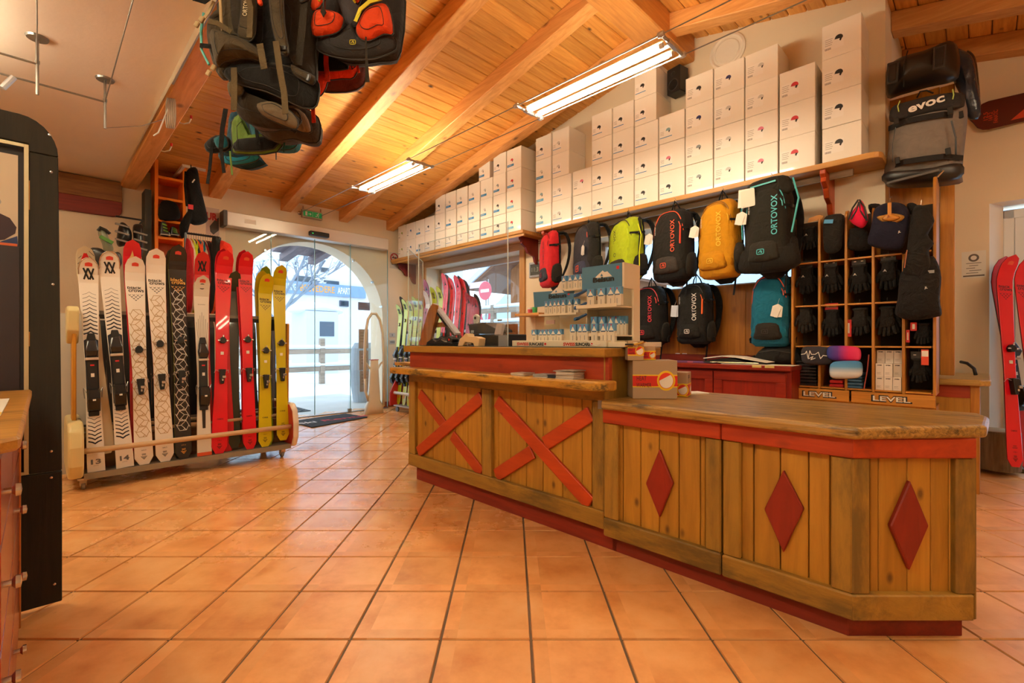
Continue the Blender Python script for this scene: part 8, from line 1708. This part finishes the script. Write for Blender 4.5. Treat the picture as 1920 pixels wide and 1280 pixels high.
# clothes rail with garments
t = thing('clothes_rail', 'dark metal clothes rail behind the red skis', 'clothes rail', (0, 0, 0)); RAa = -6.3; l0, zr = onA(RAa, 348, 437); l1, _ = onA(RAa, 412); zr = onA(RAa, 380, 441)[1]
MB().tube([(RAa, l0, zr), (RAa, l1, zr)], .012, 8).build('rail', DARKMET, t)
for y in (l0, l1): MB().tube([(RAa, y, 0), (RAa, y, zr)], .015, 8).build('upright', DARKMET, t); MB().box(RAa-.2, RAa+.2, y-.02, y+.02, 0, .03).build('foot', DARKMET, t)
gc = ['#b8202a', '#d8c0a8', '#b8c81c', '#2a2522', '#e8582c', '#1a7a94', '#c8b8a0', '#8a1a20', '#1d1b1a', '#232120', '#e85a2c', '#262322', '#d8301c']
gn = ['dark red', 'cream', 'lime green', 'black', 'orange', 'petrol blue', 'beige', 'wine red', 'black long', 'charcoal', 'bright orange', 'black bulky', 'scarlet']
for i, (c_, n_) in enumerate(zip(gc, gn)):
    y = l0+.03+(l1-l0-.06)*i/12; t = thing('garment', '%s garment on the clothes rail, %s from the left' % (n_, (ORD+['thirteenth'])[i]), 'clothing', (RAa, y, zr), rot=PI/2, group='garments on the clothes rail')
    wd = .035; MB().pillow([(-.0, -.06), (wd, -.10), (wd*1.1, -.5), (wd, -.85), (-wd, -.85), (-wd*1.1, -.5), (-wd, -.10)], 0, .20, .20, 4, wr=.01, seed=i).build('fabric', cloth(c_), t, smooth=True); MB().tube([(0, 0, -.07), (0, 0, -.02), (.01, 0, .012), (0, 0, .018)], .003, 5).build('hanger', plain('#8a8a88', .4), t)
clump('scarlet jacket shoulder at the right end of the clothes rail', 'jacket', 'clothing', [(412, 452), (424, 454), (434, 462), (436, 490), (430, 520), (415, 520), (408, 480)], -6.1, cloth('#d8321c'), df=.10, seed=3)
clump('black jacket with orange stripe at the rail end', 'jacket', 'clothing', [(398, 444), (408, 446), (418, 458), (420, 500), (404, 510), (396, 480)], -6.15, cloth('#1d1b1a'), df=.10, seed=4)
# boots hanging on a wall arm at far left
t = thing('boot_rack', 'thin dark wall arm holding hanging ski boots', 'rack', (0, 0, 0)); p, q = onA(-6.5, 217, 405), onA(-6.5, 268, 413); MB().tube([(-6.5, p[0], p[1]), (-6.5, q[0], q[1]), (-7.2, q[0]+.0, q[1])], .010, 8).build('arm', DARKMET, t)
def hboot(lb, ps, seed, col='#1f1e1d'):
    t, f_ = clump(lb, 'ski_boot', 'ski boot', ps, -6.5, plain(col, .35, bump=.2, bscale=20), df=.09, wr=.02, seed=seed, group='ski boots hanging on the wall arm'); xs_ = [f_(*p) for p in ps]; top = max(xs_, key=lambda v: v[1]); lo = min(xs_, key=lambda v: v[1]); mid = (top[1]+lo[1])/2
    for k in range(3): MB().cb(((top[0]+lo[0])/2, -.095, mid-.08+.08*k), (.12, .012, .02), (0, .2, 0)).build('buckle', plain('#8f8d88', .3, .6), t, bevel=.003)
    return t
hboot('black ski boot hanging from the wall arm, left one', [(224, 420), (232, 417), (240, 424), (247, 436), (246, 452), (235, 460), (222, 462), (218, 448)], 1)
hboot('black ski boot hanging from the wall arm, right one', [(250, 422), (262, 420), (269, 428), (269, 470), (260, 488), (254, 470), (249, 440)], 2)
t, f_ = clump('grey green ski boot standing tilted above the race skis', 'ski_boot', 'ski boot', [(184, 430), (188, 428), (198, 434), (204, 446), (213, 466), (208, 474), (196, 474), (191, 456), (184, 440)], -5.6, plain('#7a7c66', .4), df=.07, wr=.01, seed=5); MB().tube([(f_(x, y)[0], -.05, f_(x, y)[1]) for x, y in ((183, 434), (187, 428), (197, 433), (205, 440))], .014, 6).build('black_cuff', BLACK, t); MB().cb((f_(198, 452)[0], -.08, f_(198, 452)[1]), (.10, .02, .03), (0, .5, 0)).build('lime_buckle', plain('#4a7a2c', .4), t)
clump('dark jumble of bindings behind the white race skis', 'binding_pile', 'bindings', [(168, 467), (190, 466), (205, 478), (220, 472), (228, 480), (226, 500), (200, 505), (180, 500)], -5.35, plain('#24211f', .4), df=.04, wr=.03, seed=7)

# ------------------------------------------------------------------ bring each thing's Empty to its own base
bpy.context.view_layer.update()
def lbox(o, M, out):
    if o.type == 'MESH':
        for c_ in o.bound_box: out.append(M @ Vector(c_))
    for ch in o.children: lbox(ch, M @ ch.matrix_basis, out)
for o in list(COL.objects):
    if o.parent is None and o.type == 'EMPTY' and o.get('label'):
        pts = []
        for ch in o.children: lbox(ch, ch.matrix_basis.copy(), pts)
        if not pts: continue
        d = Vector(((min(p.x for p in pts)+max(p.x for p in pts))/2, (min(p.y for p in pts)+max(p.y for p in pts))/2, min(p.z for p in pts)))
        if d.length > .05:
            o.location = o.location+o.rotation_euler.to_matrix() @ d
            for ch in o.children: ch.location = Vector(ch.location)-d
